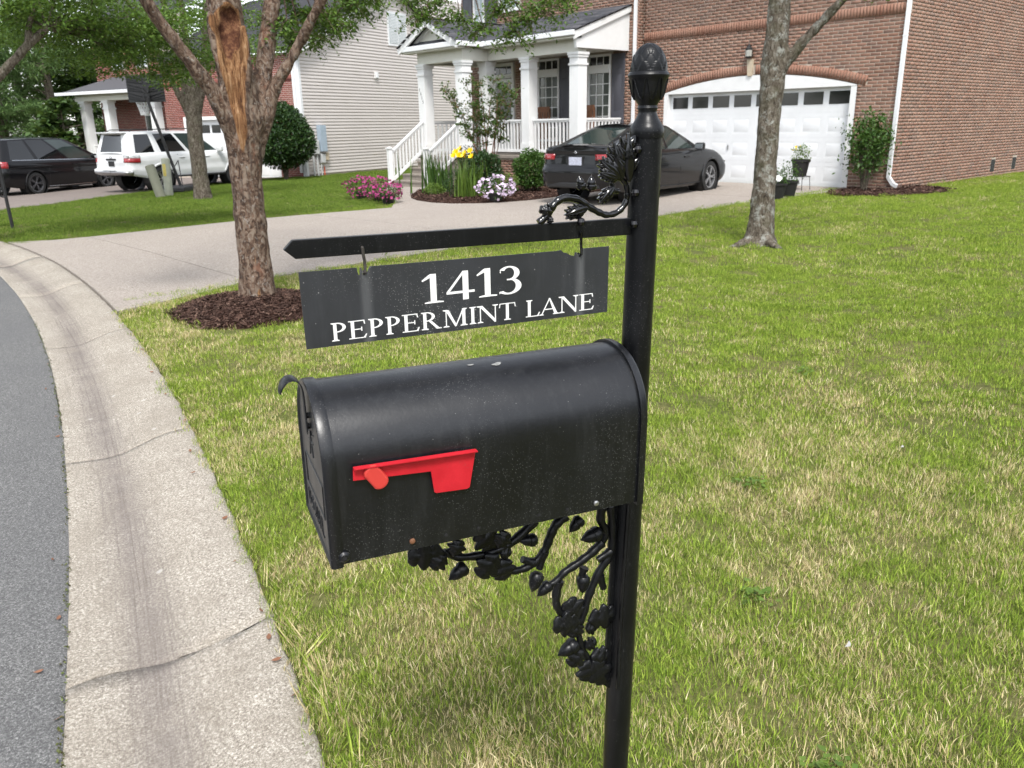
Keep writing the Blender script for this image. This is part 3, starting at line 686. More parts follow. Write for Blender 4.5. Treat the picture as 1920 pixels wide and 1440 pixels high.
# --- porch: base, floor, columns, beam, railings, roof
PY, EY, CX = 15.45, 14.55, (-14.86, -16.64, -18.36)        # column line, entry line
FZ = .88
mb = MB(); mb.box(-18.52, -14.66, PY-.17, YW-.002, -.2, FZ-.09); mb.box(-20.2, -18.53, EY-.17, YW-.004, -.2, FZ-.091)
pb = mb.build('porch_base', MAT['mortar'], H1)
bw = [BrickWall((0, PY-.17, 0), (1,0,0), (0,-1,0), MAT['brick']), BrickWall((-14.66, 0, 0), (0,1,0), (1,0,0), MAT['brick']), BrickWall((-18.53, 0, 0), (0,1,0), (1,0,0), MAT['brick'])]
bw[0].field(-18.5, -14.67, .02, FZ-.1, lambda a, b: [(-18.5, -14.67)]); bw[1].field(PY-.17, YW, .02, FZ-.1, lambda a, b: [(PY-.17, YW)]); bw[2].field(EY-.17, PY-.17, 0, FZ-.1, lambda a, b: [(EY-.17, PY-.17)])
finish_bricks(bw, pb, 90)
mb = MB(); mb.box(-18.50, -14.60, PY-.22, YW-.01, FZ-.088, FZ); mb.box(-20.25, -18.505, EY-.22, YW-.012, FZ-.088, FZ-.002); mb.build('porch_floor', MAT['concrete_step'], H1, bevel=.01)
def column(x, y, z0, z1, par=H1, w=.31):
    mb = MB(); mb.box(x-w/2, x+w/2, y-w/2, y+w/2, z0, z1); c = mb.build('column', MAT['white'], par, bevel=.006)
    for nm, L_ in (('column_base', ((z0, z0+.30, .022), (z0+.299, z0+.325, .012))), ('column_collar', ((z1-.30, z1-.25, .022),)), ('column_capital', ((z1-.12, z1-.06, .022), (z1-.061, z1, .04)))):
        m = MB()
        for a, b, e in L_: m.box(x-w/2-e, x+w/2+e, y-w/2-e, y+w/2+e, a+.001, b-.001)
        m.build(nm, MAT['white'], c)
    return c
for x in CX: column(x, PY, FZ, 3.34)
C1 = column(-20.02, EY, FZ, 3.33); column(-18.28, EY, FZ, 3.33)
def slant(name, par, a, b, w, h, mat='white'): m = MB(); m.bar(a, b, w, h); return m.build(name, MAT[mat], par, bevel=.005)
mb = MB(); mb.box(-18.53, -14.72, PY-.14, PY+.14, 3.342, 3.66); mb.box(-20.16, -18.12, EY-.14, EY+.14, 3.332, 3.65); mb.box(-20.16, -19.88, EY+.142, YW-.05, 3.332, 3.65); mb.box(-18.42, -18.14, EY+.142, PY-.142, 3.334, 3.648)
mb.build('porch_beam', MAT['cream_soffit'], H1)
mb = MB(); mb.box(-18.4, -14.62, PY-.42, PY-.142, 3.63, 3.70); mb.box(-20.55, -18.0, EY-.40, EY-.142, 3.62, 3.70); mb.box(-19.86, -14.75, PY+.15, YW-.05, 3.45, 3.47); mb.build('soffit', MAT['cream_soffit'], H1)
mb = MB(); mb.box(-18.02, -14.55, PY-.50, PY-.42, 3.68, 3.80); mb.box(-20.62, -17.92, EY-.46, EY-.38, 3.66, 3.79); mb.box(-17.98, -17.90, EY-.38, PY-.44, 3.665, 3.785); mb.build('gutter', MAT['white_trim'], H1, bevel=.012)
# end panel of the porch roof
RY0, RZ0, RZ1 = PY-.46, 3.80, 4.50
def rz(y): return RZ0 + (y-RY0)*(RZ1-RZ0)/(YW-RY0)
mb = MB(); mb.prism([(PY-.30, 3.42), (YW-.004, 3.42), (YW-.004, rz(YW)-.16), (PY-.36, rz(PY-.36)-.16)], lambda a, b: (-14.70, a, b), lambda a, b: (-14.62, a, b)); mb.build('porch_end_panel', MAT['white'], H1)
mb = MB(); mb.prism([(RY0+.02, RZ0-.20), (RY0+.02, RZ0-.015), (YW-.004, rz(YW)-.015), (YW-.004, rz(YW)-.17), (RY0+.2, rz(RY0+.2)-.20)], lambda a, b: (-14.62, a, b), lambda a, b: (-14.565, a, b)); mb.build('rake_board', MAT['white'], H1)
# roof decks and shingles
mb = MB(); mb.add([(-21.0,RY0,RZ0),(-14.55,RY0,RZ0),(-14.55,YW,RZ1),(-21.0,YW,RZ1),(-21.0,RY0,RZ0-.03),(-14.55,RY0,RZ0-.03),(-14.55,YW,RZ1-.03),(-21.0,YW,RZ1-.03)], [(0,1,2,3),(7,6,5,4),(0,4,5,1),(1,5,6,2),(2,6,7,3),(3,7,4,0)])
GXc, GZr, GY0 = -19.28, 4.42, EY-.42
ge = [(-20.62, 3.77), (-17.94, 3.77)]
tg = (GZr-3.77)/1.34
sh = NT('shingles'); rr_ = sh.math('FRACT', sh.math('ADD', sh.attr('rnd'), sh.objrnd())); c_ = sh.ramp(rr_, [(0., (.035,.036,.042)), (.4, (.062,.064,.072)), (.75, (.085,.086,.095)), (1., (.12,.115,.12))])
c_ = sh.mix(sh.ramp(sh.noise(120, 3, .7, sh.co('World')), [(.35, 0.), (.7, .5)]), c_, (.10,.10,.11)); sh.set(c_, .95, spec=.15); MAT['shingle'] = sh.m
MAT['deck'] = simple('roof_deck', (.03,.03,.034), .9)
dk = mb.build('porch_roof', MAT['deck'], H1)
yb = RY0 + (GZr-RZ0)*(YW-RY0)/(RZ1-RZ0)
mb = MB(); mb.add([(ge[0][0],GY0,3.77),(GXc,GY0,GZr),(ge[1][0],GY0,3.77),(ge[0][0],RY0+.02,3.77),(GXc,yb,GZr),(ge[1][0],RY0+.02,3.77)] , [(0,1,4,3),(1,2,5,4)])
sol_ = mb.build('entry_roof', MAT['deck'], H1); sd_ = sol_.modifiers.new('thick', 'SOLIDIFY'); sd_.thickness = .03; sd_.offset = -1
shm = npmesh('shingle', [(-.16,-.002,-.006),(.16,-.002,-.006),(.16,.0,.006),(-.16,0,.006),(-.16,.20,.001),(.16,.20,.001)], [(0,1,2,3),(3,2,5,4)]); shm.materials.append(MAT['shingle'])
sl = math.atan2(RZ1-RZ0, YW-RY0); k = 0; y = RY0
def entry_cover(x, y):
    return ge[0][0]-.3 < x < ge[1][0]+.1 and rz(y) < GZr - abs(x-GXc)*tg + .02
while y < YW - .08:
    x = -21.0 + (.16 if k % 2 else .03)
    while x < -14.6:
        if not entry_cover(x, y+.1): piece('shingle', shm, (x+random.uniform(-.01,.01), y, rz(y)+.007), dk, (sl, 0, random.uniform(-.008,.008)))
        x += .324
    y += .135*math.cos(sl); k += 1
for sd in (-1, 1):
    ang = math.atan(tg); row = 0; s_ = 0
    while s_ < 1.34/math.cos(ang) - .03:
        yy = GY0 + (.16 if row % 2 else .05)
        while True:
            x = GXc + sd*(1.34 - s_*math.cos(ang)); z = 3.77 + s_*math.sin(ang)
            if yy > yb or rz(yy) > z + .05: break
            rotm = Matrix.Rotation(-sd*rad(90), 3, 'Z').inverted() if False else Matrix(((0, -sd*math.cos(ang), sd*math.sin(ang)), (1 if sd > 0 else -1, 0, 0), (0, math.sin(ang), math.cos(ang))))
            piece('shingle', shm, (x, yy, z+.007), sol_, rotm.to_euler()); yy += .324
        s_ += .135; row += 1
# gable trim and recessed face
mb = MB()
for sd in (-1, 1):
    e = Vector((GXc+sd*1.36, GY0-.02, 3.74)); t_ = Vector((GXc, GY0-.02, GZr-.02)); mb.bar(e + Vector((0,0,-.07)), t_ + Vector((0,0,-.075)), .05, .14, (0,0,1))
mb.build('rake_board', MAT['white'], H1)
mb = MB(); mb.prism([(GXc-1.22,3.76),(GXc+1.22,3.76),(GXc,GZr-.06)], lambda a, b: (a, GY0+.22, b), lambda a, b: (a, GY0+.26, b)); mb.build('gable_face', MAT['cream_soffit'], H1)
mb = MB()
for sd in (-1, 1): mb.bar((GXc+sd*.95, GY0+.19, 3.80), (GXc, GY0+.19, GZr-.13), .05, .09, (0,0,1))
mb.build('gable_moulding', MAT['white'], H1)
mb = MB(); mb.add([(GXc-1.25,GY0+.0,3.765),(GXc+1.25,GY0+.0,3.765),(GXc+1.0,GY0+.2,3.90),(GXc-1.0,GY0+.2,3.90)], [(0,1,2,3)]); mb.build('return_roof', MAT['shingle'], H1)
# railings
def railing(a, b, zb, ztop, n, par=H1, skirt=.09):
    a = Vector(a); b = Vector(b); d = b - a
    t = MB(); t.bar(a + Vector((0,0,ztop)), b + Vector((0,0,ztop)), .085, .05); r_ = t.build('railing', MAT['white'], par, bevel=.006)
    m = MB(); m.bar(a + Vector((0,0,ztop-.045)), b + Vector((0,0,ztop-.045)), .045, .04); m.bar(a + Vector((0,0,zb)), b + Vector((0,0,zb)), .05, .075); m.build('rail', MAT['white'], r_)
    me = MB().box(-.019, .019, -.019, .019, 0, 1).mesh('baluster'); me.materials.append(MAT['white'])
    for i in range(n):
        p = a + d*((i+.5)/n); piece('baluster', me, (p.x, p.y, p.z+zb+.02), r_, None, (1, 1, ztop-zb-.075))
    return r_
railing((CX[0]-.16, PY, FZ), (CX[1]+.16, PY, FZ), .12, .90, 11); railing((CX[1]-.16, PY, FZ), (CX[2]+.16, PY, FZ), .12, .90, 11)
railing((CX[0]+.03, PY+.16, FZ), (CX[0]+.03, YW-.02, FZ), .12, .90, 11); railing((-20.02, EY+.16, FZ), (-20.02, YW-.02, FZ), .12, .90, 15)
# steps, newels and sloping rails
st = MB(); nst = 5; zs = np.linspace(G(-19.1, 13.3), FZ, nst+1)
for i in range(nst-1): st.box(-19.92, -18.32, EY-.20-(nst-1-i)*.27, EY-.20-(nst-2-i)*.27+.02*(i < nst-2), -.2, zs[i+1])
for i in range(nst-1): st.box(-19.92, -18.32, EY-.22-(nst-1-i)*.27, EY-.20-(nst-1-i)*.27, zs[i+1]-.04, zs[i+1]+.001)
st.build('porch_steps', MAT['concrete_step'], H1)
ny = EY-.20-(nst-1)*.27-.08; nzb = G(-19.1, ny)
for x, zt in ((-20.0, 1.02), (-18.26, 1.02)):
    mb = MB(); mb.box(x-.06, x+.06, ny-.06, ny+.06, nzb-.05, nzb+zt); np_ = mb.build('newel_post', MAT['white'], H1, bevel=.005)
    mb = MB(); mb.box(x-.085, x+.085, ny-.085, ny+.085, nzb+zt+.001, nzb+zt+.03); mb.box(x-.085, x+.085, ny-.085, ny+.085, nzb, nzb+.05); mb.lathe([(.075,nzb+zt+.03),(.0,nzb+zt+.06)], 4, Matrix.Translation((x,ny,0)) @ Matrix.Rotation(rad(45),4,'Z')); mb.build('post_cap', MAT['white'], np_)
    railing((x, ny+.06, nzb), (x, EY-.16, FZ), .16, .93, 10)
# main roof and eaves (mostly above the picture)
mb = MB(); mb.prism([(YW-.5, ZT), (31, ZT), ((YW+31)/2, ZT+3.6)], lambda a, b: (XL-.4, a, b), lambda a, b: (XR+.4, a, b)); mb.build('roof', MAT['deck'], H1)
mb = MB(); mb.box(XL-.4, XR+.4, YW-.56, YW-.50, ZT-.16, ZT-.001); mb.build('fascia', MAT['white'], H1)
# house number on the porch column
dm = MB(); 
for i, dz in enumerate((0, -.16, -.32, -.48)): pass
# ---------------------------------------------------------------- rocking chairs on the porch
def chair(x, y, rzv, label):
    t = thing('rocking_chair', (x, y, FZ), label, 'chair', 'rocking chairs on the porch', rzv)
    m = MB(); m.box(-.26,.26,-.24,.22,.40,.43); m.build('seat', MAT['wood'], t, local=True)
    for k in range(5): m = MB(); m.box(-.2+k*.085, -.14+k*.085, .20, .225, .43, 1.12); m.build('slat', MAT['wood'], t, local=True)
    m = MB(); m.box(-.27,.27,.19,.24,1.12,1.26); m.build('head_rail', MAT['wood'], t, local=True)
    for sx in (-.25,.25):
        m = MB(); m.bar((sx,-.22,.03),(sx,-.24,.62),.04,.04); m.build('leg', MAT['wood'], t, local=True)
        m = MB(); m.bar((sx,.22,.03),(sx,.24,1.2),.04,.04); m.build('leg', MAT['wood'], t, local=True)
        m = MB(); m.bar((sx,-.3,.635),(sx,.26,.635),.07,.025); m.build('armrest', MAT['wood'], t, local=True)
        m = MB(); m.tube([(sx,-.42,.06),(sx,-.2,.02),(sx,.1,.015),(sx,.35,.05),(sx,.5,.10)],.02,6); m.build('rocker', MAT['wood'], t, local=True)
chair(-17.45, 16.5, rad(10), 'brown wooden rocking chair on the porch below the window beside the front door')
chair(-15.75, 16.5, rad(-8), 'brown wooden rocking chair on the porch, nearest the garage')
# ================================================================== NEIGHBOUR'S HOUSE (turned 18.65 degrees)
AN = rad(18.65); HC = Vector((-28.36, 14.98, 0)); DR = Vector((-math.sin(AN), math.cos(AN), 0)); SN = Vector((math.cos(AN), math.sin(AN), 0)); FD = -SN; FN = Vector((math.sin(AN), -math.cos(AN), 0))
H2 = thing('siding_house', (HC.x, HC.y, -.1), "neighbour's house with beige vinyl siding and red brick front", 'house')
def hp(u, d, z): return HC + DR*d + FD*u + Vector((0,0,z))       # u along the front to the left, d back along the side
sidm = NT('vinyl_siding'); q_ = sidm.noise(1.2, 4, .6, sidm.co('World')); sidm.set(sidm.mix(.5, sidm.ramp(q_, [(.3, (.62,.57,.54)), (.7, (.68,.63,.60))]), sidm.ramp(sidm.objrnd(), [(0., (.62,.57,.54)), (1., (.68,.63,.60))])), .5, spec=.4); MAT['siding'] = sidm.m
RS = .485; EV = 4.33; LEN = 11.0
mb = MB(); mb.add([hp(0,0,-.3), hp(0,LEN,-.3), hp(0,LEN,EV+2.6), hp(0,5.5,EV+RS*5.5), hp(0,0,EV)], [(0,1,2,3,4)]); mb.build('side_wall', MAT['mortar_red'], H2)
zc = .03; ex = .117
while zc < EV + RS*5.4:
    d0 = max(0.10, (zc + ex - EV)/RS + .02); d1 = LEN
    V = []
    for d in (d0, d1):
        for off_, z in ((.006, zc+ex), (.010, zc+ex*.55), (.026, zc+.012), (.020, zc), (.006, zc-.001)): p = hp(0, d, z) + SN*off_; V.append(p)
    link('siding_board', npmesh('siding_board', V, [(j, j+1, 6+j, 5+j) for j in range(4)]), MAT['siding'], H2); zc += ex
mb = MB(); mb.box(-.014, .10, -.10, .012, -.1, EV, None); o = None
def obox(u0, u1, d0, d1, z0, z1):
    m = MB(); V = [hp(u, d, z) for z in (z0, z1) for u, d in ((u0,d0),(u1,d0),(u1,d1),(u0,d1))]; m.add(V, [(3,2,1,0),(4,5,6,7),(0,1,5,4),(1,2,6,5),(2,3,7,6),(3,0,4,7)]); return m
obox(-.035, .0, .0, .115, -.05, EV+.05).build('corner_board', MAT['white_trim'], H2)
obox(.0, .12, -.03, -.002, -.05, EV+.05).build('corner_board', MAT['white_trim'], H2)
obox(.13, .22, -.09, -.022, .1, EV-.1).build('downspout', MAT['white_trim'], H2)
m = MB(); m.bar(hp(-.16, -.25, EV-.02), hp(-.16, 5.5, EV+RS*5.75-.02), .34, .05); m.bar(hp(-.30, -.25, EV-.07), hp(-.30, 5.5, EV+RS*5.75-.07), .03, .18); m.build('rake_board', MAT['white'], H2)
obox(-.01, .012, -.0, 11, -.3, .02).build('foundation', MAT['concrete_step'], H2)
m = MB(); m.add([hp(-.35,-.3,EV-.02), hp(-.35,5.5,EV+RS*5.8), hp(7.7,5.5,EV+RS*5.8), hp(7.7,-.3,EV-.02), hp(7.7,11.3,EV-.02), hp(-.35,11.3,EV-.02)], [(0,1,2,3),(1,5,4,2)]); m.add([hp(7.5,1.0,6.2), hp(7.5,6.2,8.8), hp(14,6.2,8.8), hp(14,1.0,6.2)], [(0,1,2,3)]); m.build('roof', MAT['deck'], H2)
# side window
wz = obox(-.045, .0, 5.36, 6.64, 4.86, 6.16); wo_ = wz.build('window', MAT['white_trim'], H2)
for j in range(2):
    q = obox(-.052, -.046, 5.45, 6.55, 4.95 + j*.58, 5.49 + j*.58); s_ = q.build('sash', MAT['blind'], wo_)
    for i in range(9): obox(-.058, -.0525, 5.47, 6.53, 4.97 + j*.58 + i*.057, 4.998 + j*.58 + i*.057).build('blind_slat', MAT['white_trim'], wo_)
obox(-.066, -.059, 5.985, 6.015, 4.95, 6.07).build('glazing_bar', MAT['white_trim'], wo_)
v = obox(-.09, -.03, 4.32, 4.52, 3.56, 3.80).build('dryer_vent', MAT['white'], H2); obox(-.12, -.091, 4.36, 4.48, 3.58, 3.72).build('vent_flap', MAT['white_trim'], v)
MAT['meter'] = simple('meter_grey', (.36,.44,.52), .5, var=.08); MAT['pvc'] = simple('grey_pvc', (.55,.56,.56), .5)
mt = obox(-.22, -.03, .70, 1.02, .84, 1.78).build('electric_panel', MAT['meter'], H2, bevel=.01)
obox(-.18, -.03, .42, .64, .75, 1.25).build('meter_box', MAT['pvc'], H2, bevel=.02); obox(-.16, -.03, .72, .96, .42, .76).build('meter_box', MAT['pvc'], H2, bevel=.02); obox(-.14, -.03, 1.0, 1.16, .52, .80).build('meter_box', MAT['stone'], H2)
for d in (.36, .56, .76):
    m = MB(); m.tube([hp(-.08, d, -.1), hp(-.08, d, .8)], .04 if d < .7 else .022, 8); m.build('conduit', MAT['pvc'], H2)
obox(-.05, -.03, .94, .97, -.05, .30).build('marker', simple('orange_marker', (.75,.10,.02), .5), H2)
# brick front with garage door; recessed main body; little porch
fw_ = [BrickWall(hp(0,0,0), FD, FN, MAT['brick_red']), BrickWall(hp(7.4,0,0), DR, FD, MAT['brick_red']), BrickWall(hp(7.4,1.5,0), FD, FN, MAT['brick_red'])]
G0, G1, GZ = 1.25, 6.35, 2.18
fw_[0].field(.14, 7.4, -.1, 4.28, lambda a, b: [(.14, G0), (G1, 7.4)] if a < GZ else ([] if 3.33 < (a+b)/2 < 3.55 or (2.18 < (a+b)/2 < 2.40 and False) else [(.14, 7.4)]))
u = .18
while u < 7.38: fw_[0].add(u, 3.44, BH, BL, 0, .02); u += BH+BJ
WU = [(2.55, 3.35, 4.32, 5.6), (4.15, 4.95, 4.32, 5.6)]; WL = (2.3, 3.2, .9, 2.4)
fw_[2].field(0, 6.2, .2, 6.0, lambda a, b: ([(0, 2.5), (3.4, 4.1), (5.0, 6.2)] if b > 4.3 and a < 5.62 else [(0, 2.25), (3.25, 6.2)] if b > .88 and a < 2.42 else [(0, 6.2)]))
finish_bricks(fw_, H2, 300)
m = MB()
for q in ((0,G0,-.3,GZ),(G1,7.4,-.3,GZ),(0,7.4,GZ,4.3)): m.add([hp(q[0],0,q[2]), hp(q[1],0,q[2]), hp(q[1],0,q[3]), hp(q[0],0,q[3])], [(0,1,2,3)])
m.add([hp(7.4,0,-.3), hp(7.4,1.5,-.3), hp(7.4,1.5,6.2), hp(7.4,0,6.2)], [(0,1,2,3)]); m.add([hp(7.4,1.5,-.3), hp(13.6,1.5,-.3), hp(13.6,1.5,6.2), hp(7.4,1.5,6.2)], [(0,1,2,3)]); m.build('front_wall', MAT['mortar_red'], H2)
for q in ((G0,G0+.12,-.1,GZ),(G1-.12,G1,-.1,GZ),(G0+.12,G1-.12,GZ-.12,GZ)): obox(q[0],q[1],-.02,.12,q[2],q[3]).build('door_trim', MAT['white'], H2)
g2 = obox(G0+.12, G1-.12, .16, .2, -.12, GZ-.12).build('garage_door', MAT['white_trim'], H2)
for r_ in range(4):
    for c in range(8):
        u0 = G0+.12+(c+.1)*(G1-G0-.24)/8; u1 = G0+.12+(c+.9)*(G1-G0-.24)/8; z0 = -.02+r_*.53
        obox(u0, u1, .15, .159, z0, z0+.38 if r_ < 3 else z0+.30).build('panel' if r_ < 3 else 'pane', MAT['white' if r_ < 3 else 'pane_dark'], g2)
for a in WU + [WL]:
    w_ = obox(7.4+a[0], 7.4+a[1], 1.45, 1.55, a[2], a[3]).build('window', MAT['white'], H2)
    for i in range(2):
        for j in range(2): obox(7.4+a[0]+.07+i*(a[1]-a[0]-.1)/2, 7.4+a[0]+.03+(i+1)*(a[1]-a[0]-.1)/2, 1.43, 1.449, lerp(a[2]+.06,a[3]-.06,j/2)+.02, lerp(a[2]+.06,a[3]-.06,(j+1)/2)-.02).build('pane', MAT['blind' if a[2] > 3 else 'pane'], w_)
def ocol(u, d):
    c = obox(u-.17, u+.17, d-.17, d+.17, .3, 2.95).build('column', MAT['white'], H2)
    obox(u-.21, u+.21, d-.21, d+.21, 2.86, 2.951).build('column_trim', MAT['white'], c); obox(u-.2, u+.2, d-.2, d+.2, 2.6, 2.66).build('column_trim', MAT['white'], c)
ocol(11.0, .05); ocol(12.6, .05); ocol(8.0, .05)
obox(7.41, 13.0, -.15, .25, 2.952, 3.25).build('porch_beam', MAT['cream_soffit'], H2); obox(7.41, 13.0, -.2, 1.5, -.2, .3).build('porch_floor', MAT['concrete_step'], H2)
m = MB(); m.add([hp(13.7,-.5,3.27), hp(7.42,-.5,3.27), hp(7.42,1.5,4.0), hp(12.4,1.5,4.0), hp(13.7,1.5,3.3)], [(0,1,2,3),(0,3,4)]); pr = m.build('porch_roof', MAT['shingle'], H2)
obox(7.41, 13.75, -.56, -.5, 3.2, 3.32).build('gutter', MAT['white_trim'], H2)
m = MB(); m.bar(hp(8.2,.05,1.12), hp(12.5,.05,1.12), .06, .05); r2 = m.build('railing', MAT['white'], H2)
for i in range(40): 
    p = hp(8.2+i*.108, .05, .38); m = MB(); m.box(p.x-.02, p.x+.02, p.y-.02, p.y+.02, p.z, 1.1); m.build('baluster', MAT['white'], r2)
# ================================================================== VEHICLES
def rrect(x0, x1, hw, rc, bowe, bows, fr, nc=6, ne=12):
    "plan outline, counter-clockwise from the rear right corner: right side, front, left side, rear; returns points and tags"
    P, T = [], []; xm, hl = (x0+x1)/2, (x1-x0)/2
    def bow(x, y):
        fx = (x-xm)/hl; fy = y/hw
        return (x + math.copysign(-bowe*fy*fy, fx) * abs(fx)**6, y*(1-bows*abs(fx)**3))
    for f in fr: P.append(bow(lerp(x0+rc, x1-rc, f), -hw)); T.append(('R', f))
    for i in range(1, nc): a = -math.pi/2 + math.pi/2*i/nc; P.append(bow(x1-rc+rc*math.cos(a), -hw+rc+rc*math.sin(a))); T.append(('c1', i/nc))
    for i in range(ne+1): P.append(bow(x1, lerp(-hw+rc, hw-rc, i/ne))); T.append(('F', i/ne))
    for i in range(1, nc): a = math.pi/2*i/nc; P.append(bow(x1-rc+rc*math.cos(a), hw-rc+rc*math.sin(a))); T.append(('c2', i/nc))
    for f in fr[::-1]: P.append(bow(lerp(x0+rc, x1-rc, f), hw)); T.append(('L', f))
    for i in range(1, nc): a = math.pi/2 + math.pi/2*i/nc; P.append(bow(x0+rc+rc*math.cos(a), hw-rc+rc*math.sin(a))); T.append(('c3', i/nc))
    for i in range(ne+1): P.append(bow(x0, lerp(hw-rc, -hw+rc, i/ne))); T.append(('B', i/ne))
    for i in range(1, nc): a = math.pi + math.pi/2*i/nc; P.append(bow(x0+rc+rc*math.cos(a), -hw+rc+rc*math.sin(a))); T.append(('c4', i/nc))
    return P, T
def interp(x, pts):
    return float(np.interp(x, [p[0] for p in pts], [p[1] for p in pts]))
def sm(x, pts, w=.10):
    return sum(interp(x + w*k, pts) for k in (-1, -.5, 0, .5, 1))/5
def wheel(t, x, y, R, rim, matr, nsp, w=.22):
    sd = 1 if y > 0 else -1; M = Matrix.Translation((x, y, R)) @ Matrix.Rotation(rad(-90)*sd, 4, 'X')
    m = MB(); m.lathe([(rim*.96,-w/2+.02),(rim*1.04,-w/2),(R*.97,-w/2+.01),(R,-w/2+.045),(R,w/2-.045),(R*.97,w/2-.01),(rim*1.04,w/2),(rim*.99,w/2-.015)], 32, M, False); wh = m.build('wheel', MAT['rubber'], t, smooth=40, local=True)
    m = MB(); m.lathe([(rim,w/2-.012),(rim*.93,w/2-.015),(rim*.90,w/2-.05),(rim*.9,-.02)], 32, M, False); m.build('rim', MAT[matr], wh, smooth=40)
    m = MB(); m.lathe([(rim*.9,w/2-.10),(0,w/2-.10)], 24, M); m.build('brake', MAT['dark'], wh)
    for i in range(nsp):
        a = 2*math.pi*i/nsp
        for da in (-.13, .13):
            p0 = Vector((math.cos(a)*rim*.12, math.sin(a)*rim*.12, w/2-.035)); p1 = Vector((math.cos(a+da)*rim*.94, math.sin(a+da)*rim*.94, w/2-.025))
            m = MB(); m.bar(p0, p1, rim*.085, .03); o = m.build('spoke', MAT[matr], wh); o.data.transform(M)
    m = MB(); m.lathe([(rim*.17,w/2-.06),(rim*.17,w/2-.02),(rim*.1,w/2-.012),(0,w/2-.012)], 16, M); m.build('hub_cap', MAT[matr], wh)
def car(name, loc, hd, label, sp):
    t = thing(name, loc, label, 'car', None, rad(90 - hd))
    wb, x0, x1, hw = sp['wb'], sp['x0'], sp['x1'], sp['hw']; R = sp['R']; mp_ = MAT[sp['paint']]
    fr = np.linspace(0, 1, 110); rc = sp.get('rc', .32)
    P, T = rrect(x0, x1, hw, rc, sp.get('bowe', .12), .035, fr, 7, 22)
    n = len(P); lev = []
    for k, s_, in sp['side']: lev.append((k, s_))
    lv = np.linspace(0, 1, 22); rings = []
    def basepos(i, k):
        x, y = P[i]; w = interp(k, sp['side']); dx = 0; f = (x-(x0+x1)/2)/((x1-x0)/2)
        if f < -.6: dx = interp(k, sp['rear']) * ((-f-.6)/.4)**2
        if f > .6: dx = -interp(k, sp['front']) * ((f-.6)/.4)**2
        z = lerp(sm(x, sp['bot'], .05), sm(x, sp['belt'], .12), k)
        return Vector((x+dx, y*w, z))
    V = [basepos(i, k) for k in lv for i in range(n)]; nl = len(lv)
    top = [V[(nl-1)*n+i].copy() for i in range(n)]
    for q in (.97, .9, .75, .5, .25, .0):             # bonnet / boot deck
        for i in range(n):
            p = top[i].copy(); cr = sp.get('crown', .05)*(1-q*q); p.y *= q; p.z += cr + .012*(1-q**8); V.append(p)
    nL = nl + 6
    wx = (0, wb); ra = R + .055
    faces = {'body': []}
    lamps = sp.get('lamps', [])
    for j in range(nL-1):
        for i in range(n):
            q = (j*n+i, j*n+(i+1) % n, (j+1)*n+(i+1) % n, (j+1)*n+i); c = sum((V[a] for a in q), Vector())/4; tg_ = T[i][0]
            if any((c.x-w)**2 + (c.z-R)**2 < ra*ra for w in wx) and abs(c.y) > hw*.5 and j < nl-1: continue
            key = 'body'
            for nm, fn_, mt in lamps:
                if fn_(c, tg_, j < nl-1): key = nm + ('@L' if c.y > 0 else '@R' if nm in sp.get('pair', ()) else '@'); break
            faces.setdefault(key, []).append(q)
    Va = np.array([tuple(v) for v in V])
    def sub(F, push=0):
        idx = sorted({a for q in F for a in q}); mp2 = {a: b for b, a in enumerate(idx)}; return Va[idx] , [tuple(mp2[a] for a in q) for q in F]
    mats = {nm: mt for nm, _, mt in lamps}; body = None
    for key in sorted(faces, key=lambda k: k != 'body'):
        v, f = sub(faces[key]); nm = key.split('@')[0]; me = npmesh(nm, v, f, smooth=True); me.set_sharp_from_angle(angle=rad(50))
        o = link(nm, me, MAT[mats[nm]] if nm in mats else mp_, t, True)
        if nm == 'body': body = o
        else: s2 = o.modifiers.new('s', 'SOLIDIFY'); s2.thickness = .012; s2.offset = 1
    m = MB(); m.box(x0+.15, x1-.15, -hw*.88, hw*.88, sp['bot'][0][1]+.02, sp['belt'][2][1]*.62); m.build('underbody', MAT['dark'], t, local=True)
    for w in wx:
        for sd in (-1, 1):
            ys = [abs(v.y) for v in V[:n*nl] if abs(v.x-w) < ra+.1 and v.y*sd > 0]; yo = max(ys)
            m = MB(); pts = []
            for a in np.linspace(-12, 192, 26): pts.append((w+ra*math.cos(rad(a)), sd*(yo-.012), max(R+ra*math.sin(rad(a)), sp['bot'][0][1])))
            m.tube(pts, sp.get('lip', .018), 6); m.build('wheel_arch', mp_ if not sp.get('clad') else MAT['plastic_black'], t, local=True, smooth=True)
            m = MB(); m.lathe([(ra+.02, -.33), (ra+.02, .0)], 24, Matrix.Translation((w, sd*(yo-.02), R)) @ Matrix.Rotation(rad(-90)*sd, 4, 'X'), False); m.build('wheel_well', MAT['dark'], t, local=True)
            wheel(t, w, sd*(yo-.125), R, sp['rim'], sp['rimmat'], sp['nsp'])
    # cabin
    cb = sp['cab']; frs = sp['pill']; ff = sorted({round(v, 4) for p in frs for v in p[:2]} | set(np.linspace(0, 1, 25).round(4)))
    Pb, Tb = rrect(cb['b0'], cb['b1'], cb['wb'], cb.get('rcb', .22), cb.get('bowb', .20), .05, ff, 5, 12); Pt, Tt = rrect(cb['t0'], cb['t1'], cb['wt'], cb.get('rct', .2), cb.get('bowt', .16), .06, ff, 5, 12)
    lv2 = [0, .06, .12] + list(np.linspace(.2, .8, 7)) + [.88, .94, 1]; V2 = []; m_ = len(Pb)
